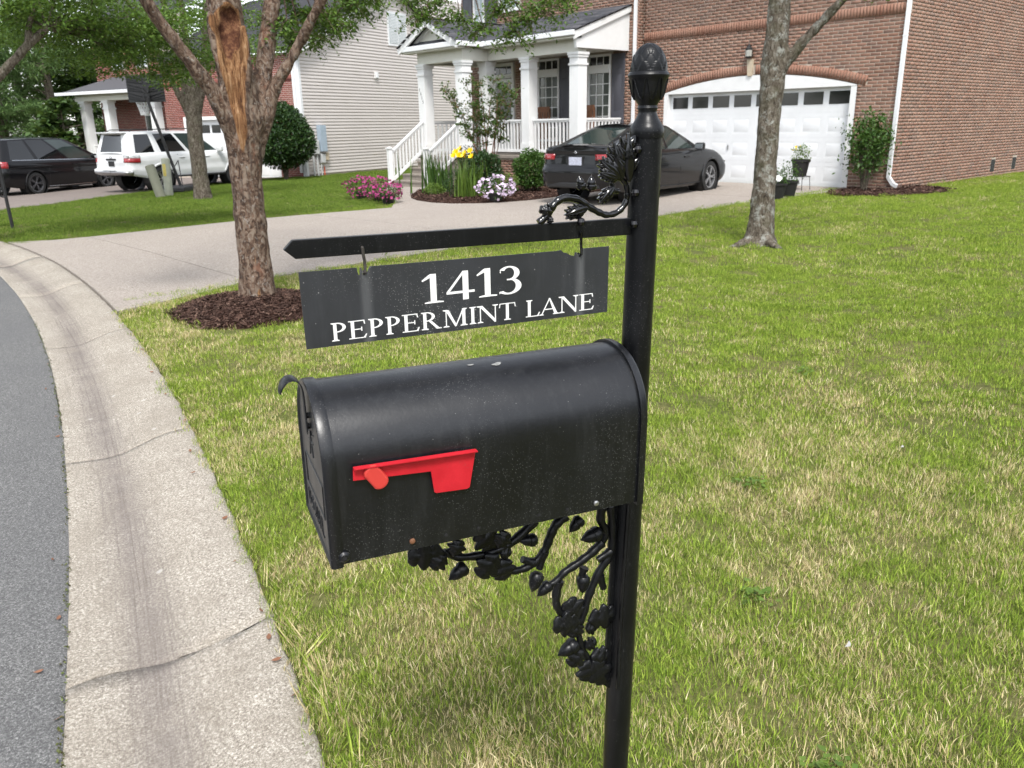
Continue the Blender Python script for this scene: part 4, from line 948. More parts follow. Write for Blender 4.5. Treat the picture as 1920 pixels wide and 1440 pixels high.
    for f in lv2:
        for i in range(m_):
            zb_ = sm(Pb[i][0], sp['belt'], .12) - .015; zt_ = sm(Pt[i][0], cb['roof'], .1); e = f + cb.get('bulge', .10)*f*(1-f)
            V2.append(Vector((lerp(Pb[i][0], Pt[i][0], f), lerp(Pb[i][1], Pt[i][1], e - .12*f*(1-f)*0 if False else f - cb.get('bulge', .1)*f*(1-f)), lerp(zb_, zt_, f + .06*f*(1-f)))))
    b_ = (len(lv2)-1)*m_
    for q in (.97, .9, .7, .4, 0):
        for i in range(m_): p = V2[b_+i].copy(); p.y *= q; p.z += .045*(1-q*q)+.012*(1-q**8); V2.append(p)
    W2 = {}
    for j in range(len(lv2)+4):
        for i in range(m_):
            q = (j*m_+i, j*m_+(i+1) % m_, (j+1)*m_+(i+1) % m_, (j+1)*m_+i); tg_, f = Tb[i]; f2 = Tb[(i+1) % m_][1]; key = 'roof'
            lo_, hi_ = cb.get('glo', .06), .94
            if j < len(lv2)-1 and lv2[j] >= lo_-1e-6 and lv2[j+1] <= hi_+1e-6:
                if tg_ in 'RL' and Tb[(i+1) % m_][0] == tg_:
                    for pi, (a, b, nm) in enumerate(frs):
                        if min(f, f2) >= a-1e-5 and max(f, f2) <= b+1e-5: key = 'side_window@%s%d' % (tg_, pi)
                elif tg_ == 'F' and Tb[(i+1) % m_][0] == 'F': key = 'windshield'
                elif tg_ == 'B' and Tb[(i+1) % m_][0] == 'B' and cb.get('rearglass', (0, 1))[0] <= min(f, f2) and max(f, f2) <= cb.get('rearglass', (0, 1))[1] and lv2[j] >= cb.get('rglo', .06)-1e-6: key = 'rear_window'
            W2.setdefault(key, []).append(q)
    Va = np.array([tuple(v) for v in V2])
    for key, F in W2.items():
        v, f = sub(F); nm = key.split('@')[0]; me = npmesh(nm, v, f, smooth=True); me.set_sharp_from_angle(angle=rad(45))
        gl = sp['glass'] if nm != 'roof' else None
        if key.startswith('side_window'):
            g3 = frs[int(key[-1])][2]; gl = g3 if g3 != 'g' else sp['glass']
        link(nm, me, mp_ if nm == 'roof' else MAT[gl], t, True)
    return t, basepos, V, P, T
def surf_y(V, x, z, sd):
    best = min((v for v in V if v.y*sd > 0.3), key=lambda v: (v.x-x)**2 + (v.z-z)**2); return best.y
def seam(t, V, pts, sd, name='door_seam', mat='dark', w=.007):
    m = MB(); m.tube([(x, surf_y(V, x, z, sd) + sd*.0005, z) for x, z in pts], w, 5); m.build(name, MAT[mat], t, local=True)
def lbox(t, name, c, d, mat, bevel=.01, rot=None):
    m = MB(); m.cbox((0,0,0), d); o = m.build(name, MAT[mat], t, local=True, bevel=bevel); o.location = c
    if rot: o.rotation_euler = rot
    return o
# --- sedan
sed = dict(wb=2.775, x0=-1.07, x1=3.74, hw=.925, R=.335, rim=.235, rimmat='alloy', nsp=5, paint='paint_grey', glass='car_glass', rc=.42, bowe=.16,
    bot=[(-1.1,.30),(-.4,.20),(0,.19),(2.7,.19),(3.2,.2),(3.75,.24)], belt=[(-1.1,1.03),(-.9,1.06),(-.3,1.05),(.5,.97),(1.8,.95),(2.4,.96),(3.1,.88),(3.55,.74),(3.75,.62)],
    side=[(0,.90),(.08,.945),(.2,.965),(.4,.985),(.6,1.),(.75,.99),(.88,.965),(.95,.945),(1,.90)], rear=[(0,.10),(.15,.02),(.42,.0),(.5,.03),(.56,.10),(.85,.13),(.96,.11),(1,.13)], front=[(0,.12),(.3,.0),(.7,.05),(1,.25)],
    lamps=[('tail_light', lambda c, g, s: s and c.x < -.74 and .83 < c.z < .945 and abs(c.y) > .50, 'lamp_red')], pair=('tail_light',),
    cab=dict(b0=-.72, b1=2.62, t0=.34, t1=1.55, wb=.84, wt=.60, rcb=.30, rct=.22, bowb=.12, bowt=.10, roof=[(-.5,1.38),(.5,1.42),(1.0,1.43),(1.6,1.40),(2,1.36)], rearglass=(0, 1), rglo=.06), pill=[(.03,.16,'g'),(.20,.50,'g'),(.54,.93,'g')])
SX, SY, SH = -11.33, 12.55, -7.5
ST, bp, SV, SP_, STg = car('sedan', (SX, SY, G(SX, SY)+.012), SH, 'dark grey four-door sedan parked on the driveway by the garage', sed)
for sd in (-1, 1):
    seam(ST, SV, [(.46,.93),(.44,.7),(.52,.42),(.62,.26)], sd); seam(ST, SV, [(1.42,.93),(1.44,.6),(1.46,.26)], sd); seam(ST, SV, [(2.36,.90),(2.40,.6),(2.40,.26)], sd); seam(ST, SV, [(-.55,.72),(-.75,.70),(-.95,.69)], sd)
    seam(ST, SV, [(.5,.26),(1.4,.245),(2.35,.25)], sd, 'sill_trim', 'plastic_black', .012)
    for x in (.60, 1.58): lbox(ST, 'door_handle', (x+.09, surf_y(SV, x+.09, .80, sd)+sd*.012, .80), (.20,.03,.03), 'paint_grey')
    o = lbox(ST, 'mirror', (2.06, sd*1.0, 1.0), (.13,.21,.14), 'paint_grey', .04); lbox(ST, 'mirror_glass', (1.99, sd*1.005, 1.0), (.006,.17,.10), 'chrome', .0)
rx = -1.0
lbox(ST, 'license_plate', (-.975, 0, .80), (.012,.30,.15), 'plate', .004); lbox(ST, 'plate_recess', (-.965, 0, .80), (.02,.38,.19), 'plastic_black', .01)
m = MB(); m.tube([(-.972,-.035,.955),(-.975,0,.985),(-.972,.035,.955),(-.972,0,.945),(-.972,-.035,.955)], .007, 6); m.build('emblem', MAT['chrome'], ST, local=True)
lbox(ST, 'boot_lip', (-.93, 0, 1.045), (.08,1.30,.014), 'paint_grey', .006)
lbox(ST, 'rear_diffuser', (-1.02, 0, .36), (.10,1.25,.10), 'plastic_black', .02)
for sd in (-1, 1): lbox(ST, 'rear_reflector', (-1.035, sd*.62, .44), (.012,.16,.035), 'lamp_red', .004)
m = MB(); m.add([(.52,-.02,1.455),(.52,.02,1.455),(.70,.0,1.46),(.56,0,1.50)], [(0,1,3),(1,2,3),(2,0,3)]); m.build('antenna_fin', MAT['paint_grey'], ST, local=True)
# --- SUV
suv = dict(wb=2.79, x0=-1.10, x1=3.72, hw=.955, R=.385, rim=.235, rimmat='alloy', nsp=6, paint='paint_white', glass='car_glass_tint', rc=.22, bowe=.07, lip=.03, crown=.03,
    bot=[(-1.1,.52),(-.5,.42),(0,.40),(2.7,.40),(3.3,.44),(3.75,.5)], belt=[(-1.1,1.14),(0,1.16),(1.5,1.15),(2.3,1.15),(2.8,1.14),(3.5,1.05),(3.75,.95)],
    side=[(0,.93),(.1,.97),(.3,1.),(.5,.985),(.7,1.),(.85,.985),(.95,.96),(1,.93)], rear=[(0,.10),(.1,-.05),(.28,-.06),(.34,.05),(.6,.04),(1,.08)], front=[(0,.05),(.3,0),(.8,.02),(1,.10)],
    lamps=[('tail_light', lambda c, g, s: s and c.x < -.70 and .90 < c.z < 1.02 and abs(c.y) > .70, 'lamp_red'), ('tail_light_housing', lambda c, g, s: s and c.x < -.66 and 1.02 <= c.z < 1.12 and abs(c.y) > .70, 'lamp_clear'), ('rear_bumper', lambda c, g, s: s and c.x < -.98 and .50 < c.z < .64, 'alloy')], pair=('tail_light', 'tail_light_housing'),
    cab=dict(b0=-1.02, b1=2.55, t0=-.86, t1=1.72, wb=.885, wt=.70, rcb=.14, rct=.14, bowb=.06, bowt=.06, roof=[(-1,1.74),(.5,1.76),(1.5,1.755),(2,1.72)], rearglass=(.02, .98), rglo=.12, bulge=.05), pill=[(.04,.23,'g'),(.30,.57,'g'),(.61,.93,'car_glass')])
UX, UY, UH = -27.68, 8.97, -15
UT, bp, UV, UP_, UTg = car('suv', (UX, UY, G(UX, UY)+.014), UH, "white SUV parked on the neighbour's driveway behind the basketball hoop", suv)
for sd in (-1, 1):
    for L_ in ([(.62,1.1),(.55,.8),(.50,.5)], [(1.50,1.1),(1.52,.5)], [(2.42,1.1),(2.45,.5)]): seam(UT, UV, L_, sd, w=.006)
    for x in (.66, 1.60): lbox(UT, 'door_handle', (x+.1, surf_y(UV, x+.1, 1.0, sd)+sd*.014, 1.0), (.2,.03,.035), 'paint_white')
    lbox(UT, 'side_step', (1.4, sd*.93, .43), (1.9,.12,.05), 'plastic_black', .015); lbox(UT, 'mirror', (2.15, sd*1.05, 1.22), (.15,.22,.19), 'paint_white', .05)
    m = MB(); m.tube([(-.7,sd*.60,1.80),(-.6,sd*.60,1.85),(1.4,sd*.60,1.86),(1.5,sd*.60,1.81)], .016, 6); m.build('roof_rail', MAT['plastic_black'], UT, local=True)
    lbox(UT, 'reverse_lamp', (-1.035, sd*.80, 1.075), (.05,.16,.06), 'lamp_clear', .01)
lbox(UT, 'license_plate', (-1.075, 0, .86), (.012,.30,.15), 'plastic_black', .004); lbox(UT, 'tailgate_trim', (-1.07, 0, .99), (.03,.52,.05), 'plastic_black', .012)
m = MB(); m.tube([(-1.075,.05*math.cos(a),1.045+.032*math.sin(a)) for a in np.linspace(0, 6.28, 14)], .007, 5); m.build('emblem', MAT['plastic_black'], UT, local=True)
lbox(UT, 'spoiler', (-.93, 0, 1.765), (.22,1.30,.035), 'paint_white', .015); lbox(UT, 'step_pad', (-1.13, 0, .655), (.08,1.2,.02), 'plastic_black', .005)
# --- minivan
van = dict(wb=3.0, x0=-1.14, x1=4.0, hw=.985, R=.355, rim=.26, rimmat='alloy_dark', nsp=5, paint='paint_black', glass='car_glass_tint', rc=.30, bowe=.10, crown=.03,
    bot=[(-1.1,.30),(-.4,.20),(0,.18),(3,.18),(3.5,.2),(4.0,.25)], belt=[(-1.2,1.10),(.3,1.07),(1.8,1.04),(2.8,1.03),(3.3,1.0),(3.8,.85),(4.0,.72)],
    side=[(0,.92),(.1,.96),(.3,.985),(.55,1.),(.72,.985),(.80,1.0),(.93,.97),(1,.93)], rear=[(0,.08),(.2,0),(.5,.02),(1,.06)], front=[(0,.1),(.3,0),(.7,.05),(1,.2)],
    lamps=[('tail_light', lambda c, g, s: s and c.x < -.95 and .86 < c.z < 1.06 and abs(c.y) > .55, 'lamp_red')], pair=('tail_light',),
    cab=dict(b0=-1.08, b1=3.15, t0=-.80, t1=1.75, wb=.90, wt=.66, rcb=.2, rct=.2, bowb=.10, bowt=.10, roof=[(-1,1.70),(.3,1.74),(1.2,1.735),(2,1.68)], rearglass=(0, 1), bulge=.06), pill=[(.04,.27,'g'),(.31,.60,'g'),(.64,.95,'car_glass')])
VH = -31; VX, VY = -31.2, 5.95
VT, bp, VV, VP_, VTg = car('minivan', (VX, VY, G(VX, VY)+.014), VH, 'black minivan parked at the far left beyond the lawn strip', van)
for sd in (-1, 1):
    seam(VT, VV, [(x, interp(x, van['belt'])+.005) for x in np.linspace(-.7, 3.0, 20)], sd, 'chrome_strip', 'chrome', .014)
    for L_ in ([(.62,1.0),(.55,.6),(.55,.3)], [(1.72,1.0),(1.72,.3)], [(2.72,1.0),(2.72,.3)]): seam(VT, VV, L_, sd, w=.006)
    seam(VT, VV, [(-.9,.86),(0,.88),(.7,.885)], sd, 'slide_track'); seam(VT, VV, [(.5,.24),(1.6,.235),(2.6,.24)], sd, 'sill_strip', 'chrome', .012)
    for x in (1.62, 1.82): lbox(VT, 'door_handle', (x, surf_y(VV, x, .90, sd)+sd*.014, .90), (.18,.03,.035), 'paint_black')
    lbox(VT, 'mirror', (2.45, sd*1.08, 1.12), (.14,.2,.16), 'paint_black', .05)
lbox(VT, 'license_plate', (-1.155, 0, .80), (.012,.30,.15), 'plate', .004)
# ================================================================== TREES AND PLANTS
def leafmat(name, cols, trans=.35, rough=.45):
    t = NT(name); c = t.ramp(t.attr('rnd'), [(i/(len(cols)-1), x) for i, x in enumerate(cols)]); t.set(c, rough, spec=.35)
    tr = t.n('BsdfTranslucent'); t.l(t.mix(.4, c, (.16,.22,.02)), tr.inputs[0]); ms = t.n('MixShader', i_Fac=trans); t.l(t.b.outputs[0], ms.inputs[1]); t.l(tr.outputs[0], ms.inputs[2]); t.l(ms.outputs[0], t.out.inputs[0]); return t.m
MAT['leaf_elm'] = leafmat('elm_leaves', [(.040,.090,.014), (.075,.15,.022), (.12,.21,.034), (.18,.29,.05)])
MAT['leaf_dark'] = leafmat('holly_leaves', [(.010,.026,.008), (.020,.050,.014), (.034,.075,.020), (.06,.11,.03)], .15, .35)
MAT['leaf_mid'] = leafmat('shrub_leaves', [(.022,.055,.010), (.04,.095,.016), (.065,.135,.025), (.10,.18,.04)], .25)
MAT['leaf_lime'] = leafmat('pale_leaves', [(.07,.13,.02), (.12,.20,.03), (.17,.26,.05)], .3)
MAT['leaf_myrtle'] = leafmat('crape_myrtle_leaves', [(.03,.07,.014), (.05,.11,.02), (.08,.15,.03), (.20,.12,.05)], .3)
MAT['needle'] = leafmat('pine_needles', [(.045,.095,.025), (.08,.15,.04), (.12,.205,.06), (.17,.26,.085)], .2, .6)
MAT['far_leaf'] = leafmat('far_leaves', [(.03,.065,.018), (.05,.10,.025), (.08,.14,.04), (.11,.17,.05)], .3)
def leaves(C, size, rng, flat=.5, asp=.5, jit=.3, droop=0, name='leaves'):
    "one folded leaf (2 triangles) at each centre"
    C = np.asarray(C, float); n = len(C)
    if n == 0: return np.zeros((0,3)), np.zeros((0,3), int), np.zeros(0)
    a = rng.uniform(0, 2*np.pi, n); el = rng.normal(-droop, jit, n); d = np.stack([np.cos(a)*np.cos(el), np.sin(a)*np.cos(el), np.sin(el)], 1)
    nr = rng.normal(0, 1, (n, 3)); nr[:, 2] = np.abs(nr[:, 2]) + flat*2; s_ = np.cross(d, nr); s_ /= np.linalg.norm(s_, axis=1)[:, None] + 1e-9
    up = np.cross(s_, d); L = size*rng.uniform(.65, 1.25, n)[:, None]; Wd = L*asp*rng.uniform(.8, 1.2, n)[:, None]
    V = np.empty((n, 4, 3)); V[:, 0] = C; V[:, 1] = C + d*L*.45 + s_*Wd/2 + up*L*.08; V[:, 2] = C + d*L; V[:, 3] = C + d*L*.45 - s_*Wd/2 + up*L*.08
    F = (np.arange(n)*4)[:, None, None] + np.array([[0,1,2],[0,2,3]])[None]; return V.reshape(-1, 3), F.reshape(-1, 3), np.repeat(np.clip(rng.normal(.5, .24, n), 0, 1), 4)
def leafmesh(name, C, size, rng, **kw):
    V, F, A = leaves(C, size, rng, **kw); return npmesh(name, V, F, A)
def ellip(n, c, r, rng, shell=.55, lump=.16, seed=0):
    "points in the outer part of a lumpy ellipsoid"
    d = rng.normal(0, 1, (n, 3)); d /= np.linalg.norm(d, axis=1)[:, None]; q = rng.uniform(shell**3, 1, n)**(1/3)
    lm = 1 + lump*(np.sin(d[:, 0]*5+seed)*np.sin(d[:, 1]*6+seed*2)+np.sin(d[:, 2]*7+seed*3)*.6)
    return np.asarray(c) + d*np.asarray(r)*(q*lm)[:, None]
def bark(name, kind):
    t = NT(name); w = t.co('World')
    if kind == 'lace':
        co = t.co('World', (1, 1, .7)); n1 = t.noise(16, 5, .6, co, 1.5); n2 = t.noise(30, 4, .7, co, .8); st = t.noise(6, 4, .7, t.co('World', (5, 5, .5)))
        base = t.ramp(n1, [(.38, (.050,.031,.022)), (.46, (.105,.066,.046)), (.52, (.16,.108,.078)), (.60, (.22,.17,.13))], 'EASE')
        c = t.mix(t.ramp(n2, [(.57, 0.), (.66, .75)]), base, (.30,.28,.25)); c = t.mix(t.ramp(st, [(.50, 0.), (.66, .7)]), c, (.045,.033,.028))
        c = t.mix(t.ramp(t.noise(8, 3, .6, co), [(.6, 0.), (.72, .5)]), c, (.22,.10,.06))
        sc = t.attr('scar'); fib = t.noise(5, 5, .8, t.co('World', (7, 7, .35))); wood = t.ramp(fib, [(.34, (.030,.014,.009)), (.42, (.11,.050,.022)), (.51, (.22,.11,.05)), (.61, (.38,.23,.12)), (.72, (.28,.21,.16))])
        rot = t.ramp(t.noise(15, 5, .8, w), [(.3, (.035,.015,.010)), (.5, (.12,.050,.028)), (.62, (.24,.12,.062)), (.74, (.36,.22,.13))])
        c = t.mix(t.ramp(sc, [(.15, 0.), (.35, 1.)]), c, wood); c = t.mix(t.ramp(sc, [(.72, 0.), (.86, 1.)]), c, rot)
        t.set(c, .9, spec=.2); t.bump(t.math('ADD', t.math('MULTIPLY', n1, .8), t.math('MULTIPLY', t.math('MULTIPLY', fib, sc), 2.)), .8, .02)
    else:
        co = t.co('World', (1, 1, .45)); n1 = t.noise(22, 6, .7, co, 1.2); n2 = t.noise(5, 4, .6, w); v = t.noise(9, 5, .8, w)
        base = t.ramp(n1, [(.34, (.035,.027,.020)), (.47, (.105,.086,.066)), (.58, (.175,.152,.122)), (.70, (.26,.235,.20))])
        c = t.mix(t.ramp(v, [(.52, 0.), (.62, .85)]), base, (.36,.365,.33)) if kind == 'lichen' else base
        c = t.mix(t.ramp(n2, [(.50, 0.), (.7, .4)]), c, (.09,.095,.05)); t.set(c, .95, spec=.15); t.bump(n1, .9, .025)
    return t.m
MAT['bark_lace'] = bark('lacebark', 'lace'); MAT['bark_grey'] = bark('grey_bark', 'lichen'); MAT['bark_brown'] = bark('brown_bark', 'plain')
def fuse(mb, vox, name, amp=.02, fq=5, carve=None, red=None):
    "fuse overlapping tubes into one skin, roughen it"
    me = mb.mesh('tmp'); o = bpy.data.objects.new('tmp', me); COL.objects.link(o)
    m = o.modifiers.new('r', 'REMESH'); m.mode = 'VOXEL'; m.voxel_size = vox; s_ = o.modifiers.new('s', 'SMOOTH'); s_.iterations = 2; s_.factor = .5
    dg = bpy.context.evaluated_depsgraph_get(); ev = bpy.data.meshes.new_from_object(o.evaluated_get(dg)); bpy.data.objects.remove(o); bpy.data.meshes.remove(me)
    ev.name = name; n = len(ev.vertices); co = np.empty(n*3, np.float32); ev.vertices.foreach_get('co', co); co = co.reshape(-1, 3); nr = np.empty(n*3, np.float32); ev.vertices.foreach_get('normal', nr); nr = nr.reshape(-1, 3)
    d = np.array([mnoise.fractal((float(p[0])*fq, float(p[1])*fq, float(p[2])*fq*.6), 1.0, 2.0, 4) for p in co]); out = co + nr*(d*amp)[:, None]
    if carve is not None:
        out, sc = carve(out, nr); a = ev.attributes.new('scar', 'FLOAT', 'POINT'); a.data.foreach_set('value', sc.astype(np.float32))
    ev.vertices.foreach_set('co', out.astype(np.float32).ravel()); ev.polygons.foreach_set('use_smooth', np.ones(len(ev.polygons), bool)); ev.update(); return ev
def curve(p, q, bend, n=6):
    p, q, b = Vector(p), Vector(q), Vector(bend); return [p.lerp(q, i/n) + b*(4*(i/n)*(1-i/n)) for i in range(n+1)]
def twigs(mb, C, tip, r0, rng, n, L, droop, size_pts, rad_=.35):
    "spray of twigs from tip; returns leaf centres"
    out = []
    for i in range(n):
        a = rng.uniform(0, 2*np.pi); d = Vector((math.cos(a), math.sin(a), rng.uniform(-.5, .35))); l_ = L*rng.uniform(.5, 1.1); p = Vector(tip); pts = [p]
        for k in range(5):
            d.z -= droop*.25; d.normalize(); p = p + d*(l_/5); pts.append(p)
        mb.tube(pts, [r0, r0*.8, r0*.6, r0*.5, r0*.35, r0*.2], 4, False)
        for k in range(size_pts):
            f = rng.uniform(.1, 1)*5; j = min(4, int(f)); q = pts[j].lerp(pts[j+1], f-j); out.append((q.x+rng.normal(0, .035), q.y+rng.normal(0, .035), q.z+rng.normal(0, .03)))
    return out
def crown_pts(spec, rng):
    "leafy pads: (centre, radii, twigs count)"
    out = []
    for c, r_, n in spec:
        k = max(1, n//26); cc = ellip(k, c, r_, rng, .15, .1)
        pts = np.repeat(cc, 26, 0) + rng.normal(0, 1, (k*26, 3))*np.array([.20, .20, .055])*min(1.5, max(.7, r_[0]/1.5)); out.append(pts)
    return np.concatenate(out)
# ---- tree 1: near, scarred, mulch ring
rng = np.random.default_rng(101); bx, by = T1
def axis(z): return np.array([bx + .01*np.sin(z*2), by + .012*z])
mb = MB()
mb.tube([(bx,by,-.15),(bx,by,.02),(bx,by,.12),(bx,by+.005,.45),(bx,by+.01,.95),(bx+.01,by+.02,1.4),(bx+.02,by+.05,1.75),(bx-.02,by+.03,2.15),(bx-.07,by+.02,2.5),(bx-.09,by+.03,2.8),(bx-.12,by+.06,3.3),(bx-.2,by+.1,4.2),(bx-.1,by+.2,5.4)], [.27,.225,.180,.152,.145,.155,.200,.160,.155,.145,.135,.11,.05], 20)
mb.tube([(bx+.03,by-.02,1.50),(bx+.05,by-.14,1.76),(bx+.07,by-.24,1.98),(bx+.10,by-.43,2.24),(bx+.12,by-.66,2.55),(bx+.2,by-.88,2.92),(bx+.4,by-1.4,3.8),(bx+.6,by-2.0,4.6)], [.09,.085,.072,.062,.056,.054,.05,.03], 14)
mb.tube([(bx+.0,by+.08,1.45),(bx-.0,by+.19,1.8),(bx-.02,by+.30,2.15),(bx-.03,by+.47,2.79),(bx,by+.65,3.6),(bx,by+.9,4.8)], [.11,.10,.085,.076,.068,.04], 14)
mb.tube([(bx+.03,by+.12,1.45),(bx+.08,by+.25,1.78),(bx+.16,by+.34,2.06),(bx+.29,by+.53,2.38),(bx+.52,by+.67,2.75),(bx+.9,by+1.05,3.5),(bx+1.2,by+1.7,4.3)], [.085,.072,.056,.048,.045,.04,.03], 12)
for z, dy, dx in ((1.56,.08,.10),): mb.lathe([(0,-.08),(.055,-.05),(.07,0),(.055,.05),(0,.08)], 10, Matrix.Translation((bx+dx, by+dy-.04, z)))
# torn lips of the broken leader, on the street side
vdir = np.array([.915, -.404]); ldir = np.array([.404, .915])                   # towards the camera; to the right in the photo
def tl(u, d, z): return (bx + ldir[0]*u + vdir[0]*d, by + ldir[1]*u + vdir[1]*d, z)
mb.tube([tl(-.135,.09,2.66),tl(-.14,.11,2.5),tl(-.11,.125,2.28),tl(-.065,.14,2.05),tl(-.04,.14,1.9)], [.025,.040,.042,.038,.02], 10)
mb.tube([tl(.125,.09,2.55),tl(.135,.11,2.40),tl(.125,.125,2.2),tl(.09,.145,1.98),tl(.07,.155,1.7),tl(.075,.155,1.55)], [.03,.045,.046,.042,.038,.02], 10)
def carve1(P, N):
    u = (P[:, 0]-bx)*ldir[0] + (P[:, 1]-by)*ldir[1]; d = (P[:, 0]-bx)*vdir[0] + (P[:, 1]-by)*vdir[1]; z = P[:, 2]
    jag = np.array([mnoise.noise((float(a)*14, float(b)*4, 3.)) for a, b in zip(u, z)])
    half = np.interp(z, [1.35, 1.5, 1.75, 2.0, 2.3, 2.55, 2.66, 2.74], [.0, .025, .06, .09, .145, .165, .13, 0])
    m = np.clip((half + .045*jag - np.abs(u-.01))/.02, 0, 1)*(d > .01)
    jg2 = np.array([mnoise.noise((float(a)*9, float(b)*9, 7.)) for a, b in zip(u, z)]); uu = u + .035*jg2; half = half*(1+.0*jag)
    cav = np.clip(1 + .55*jag + .5*jg2 - ((uu-.015)/.10)**2 - ((z-2.47-.6*np.abs(uu))/.20)**2, 0, 1)*(d > .02)
    fib = np.array([mnoise.noise((float(a)*45, 2., float(b)*2.5)) for a, b in zip(u, z)])
    dep = m*.012 + np.sqrt(cav)*.085 + m*.018*fib
    Q = P.copy(); Q[:, 0] -= vdir[0]*dep; Q[:, 1] -= vdir[1]*dep; return Q, np.clip(m*.6 + np.clip(cav*3, 0, .4)*(m > .3), 0, 1)
t1 = thing('elm_tree', (bx, by, 0), 'mottled lacebark tree with a torn orange scar, in a mulch ring', 'tree')
trunk = link('trunk', fuse(mb, .022, 'trunk', .012, 9, carve1), MAT['bark_lace'], t1)
br = MB(); LC = []
sprays = [(-7.66,5.49,2.95),(-7.4,5.86,2.80),(-7.14,6.16,2.85),(-6.88,6.46,2.84),(-6.64,6.69,2.91),(-7.46,5.47,2.78),(-7.42,5.66,2.92),(-7.20,6.02,2.66),(-7.0,6.3,2.62),(-6.75,6.6,2.95),(-7.05,6.25,2.92),(-6.95,6.4,2.74)]
hub = (-7.3,5.7,3.5)
for p in curve((bx,by+.9,4.4), hub, (0,0,.25), 6): pass
br.tube(curve((bx,by+.7,3.7), hub, (0,0,.15), 6), [.05,.045,.04,.036,.03,.026,.02], 8)
for s_ in sprays:
    br.tube(curve(hub, s_, (0,0,.12), 5), [.018,.015,.012,.010,.008,.005], 5, False); LC += twigs(br, None, s_, .005, rng, 10, .36, .7, 30)
sp2 = [(-7.61,4.31,2.74),(-7.61,4.68,2.86),(-7.59,3.95,2.63),(-7.75,4.15,2.55),(-7.9,4.4,2.75),(-7.7,4.5,2.62),(-8.0,4.1,2.9),(-7.8,4.75,2.85),(-7.55,4.85,2.9),(-8.2,4.4,2.6),(-8.1,4.75,2.8)]
for s_ in sp2:
    br.tube(curve((bx,by+.55,3.2), s_, (0,0,.1), 5), [.016,.013,.011,.009,.007,.005], 5, False); LC += twigs(br, None, s_, .005, rng, 12, .38, .6, 34)
sp3 = [(-7.9,1.9,2.95),(-8.1,2.2,3.0),(-8.4,2.0,2.9),(-8.2,2.5,2.85),(-7.7,2.3,3.1),(-8.6,2.4,3.0)]
for s_ in sp3:
    br.tube(curve((bx+.25,by-1.0,3.1), s_, (0,0,.15), 5), [.016,.013,.011,.009,.007,.005], 5, False); LC += twigs(br, None, s_, .005, rng, 12, .42, .6, 34)
tag(br.build('branches', MAT['bark_lace'], t1, smooth=True), kind='stuff')
up = crown_pts([((bx,by,5.2),(1.7,1.7,.9),4200), ((bx-.6,by-1.6,4.6),(1.4,1.2,.6),2600), ((bx+.2,by+2.0,4.4),(1.3,1.3,.6),2600), ((bx-1.7,by+.4,4.7),(1.2,1.3,.7),2200)], rng)
link('crown', leafmesh('crown', np.concatenate([np.array(LC), up]), .050, rng, asp=.48, droop=.35, jit=.4), MAT['leaf_elm'], t1)
# ---- tree 2: right of the lawn
rng = np.random.default_rng(102); bx, by = -5.87, 9.57; g0 = G(bx, by)
mb = MB(); mb.tube([(bx,by,g0-.15),(bx,by,g0),(bx,by,g0+.12),(bx,by,g0+.4),(bx,by,1.2),(bx,by,1.9),(bx+.01,by,2.3),(bx+.02,by,2.7),(bx+.02,by,3.3),(bx+.1,by+.1,4.4),(bx,by,5.6)], [.27,.235,.185,.155,.138,.138,.160,.138,.125,.10,.05], 18)
mb.tube([(bx+.04,by+.02,2.15),(bx+.14,by+.06,2.34),(bx+.33,by+.12,2.58),(bx+.58,by+.22,2.87),(bx+.85,by+.33,3.2),(bx+1.4,by+.5,4.0)], [.085,.07,.060,.054,.048,.03], 12)
for a in (255, -25): mb.tube([(bx,by,g0+.10),(bx+.26*math.cos(rad(a)),by+.26*math.sin(rad(a)),g0+.03),(bx+.6*math.cos(rad(a)),by+.6*math.sin(rad(a)),g0-.05)], [.10,.06,.02], 8)
t2 = thing('maple_tree', (bx, by, g0), 'grey-barked tree with pale lichen standing on the front lawn', 'tree')
link('trunk', fuse(mb, .025, 'trunk', .014, 9), MAT['bark_grey'], t2)
br = MB(); LC = []; br.tube([(bx+.02,by,3.0),(bx+.3,by,3.6)], [.03,.02], 6)
for s_ in ((-4.94,9.75,3.05),(-4.7,9.9,3.2),(-5.2,9.5,3.25),(-6.31,7.8,3.12),(-6.4,8.3,3.3),(-6.1,8.0,3.35)):
    br.tube(curve((bx+.3,by,3.6), s_, (0,0,.15), 5), [.016,.013,.011,.009,.007,.005], 5, False); LC += twigs(br, None, s_, .005, rng, 5, .28, .5, 14)
tag(br.build('branches', MAT['bark_grey'], t2, smooth=True), kind='stuff')
up = crown_pts([((bx,by,5.4),(1.9,1.9,1.0),4200), ((bx+1.5,by+.4,4.7),(1.1,1.1,.6),1600), ((bx-1.4,by-.6,4.8),(1.1,1.1,.6),1600)], rng)
link('crown', leafmesh('crown', np.concatenate([np.array(LC), up]), .060, rng, asp=.6, droop=.3, jit=.4), MAT['leaf_elm'], t2)
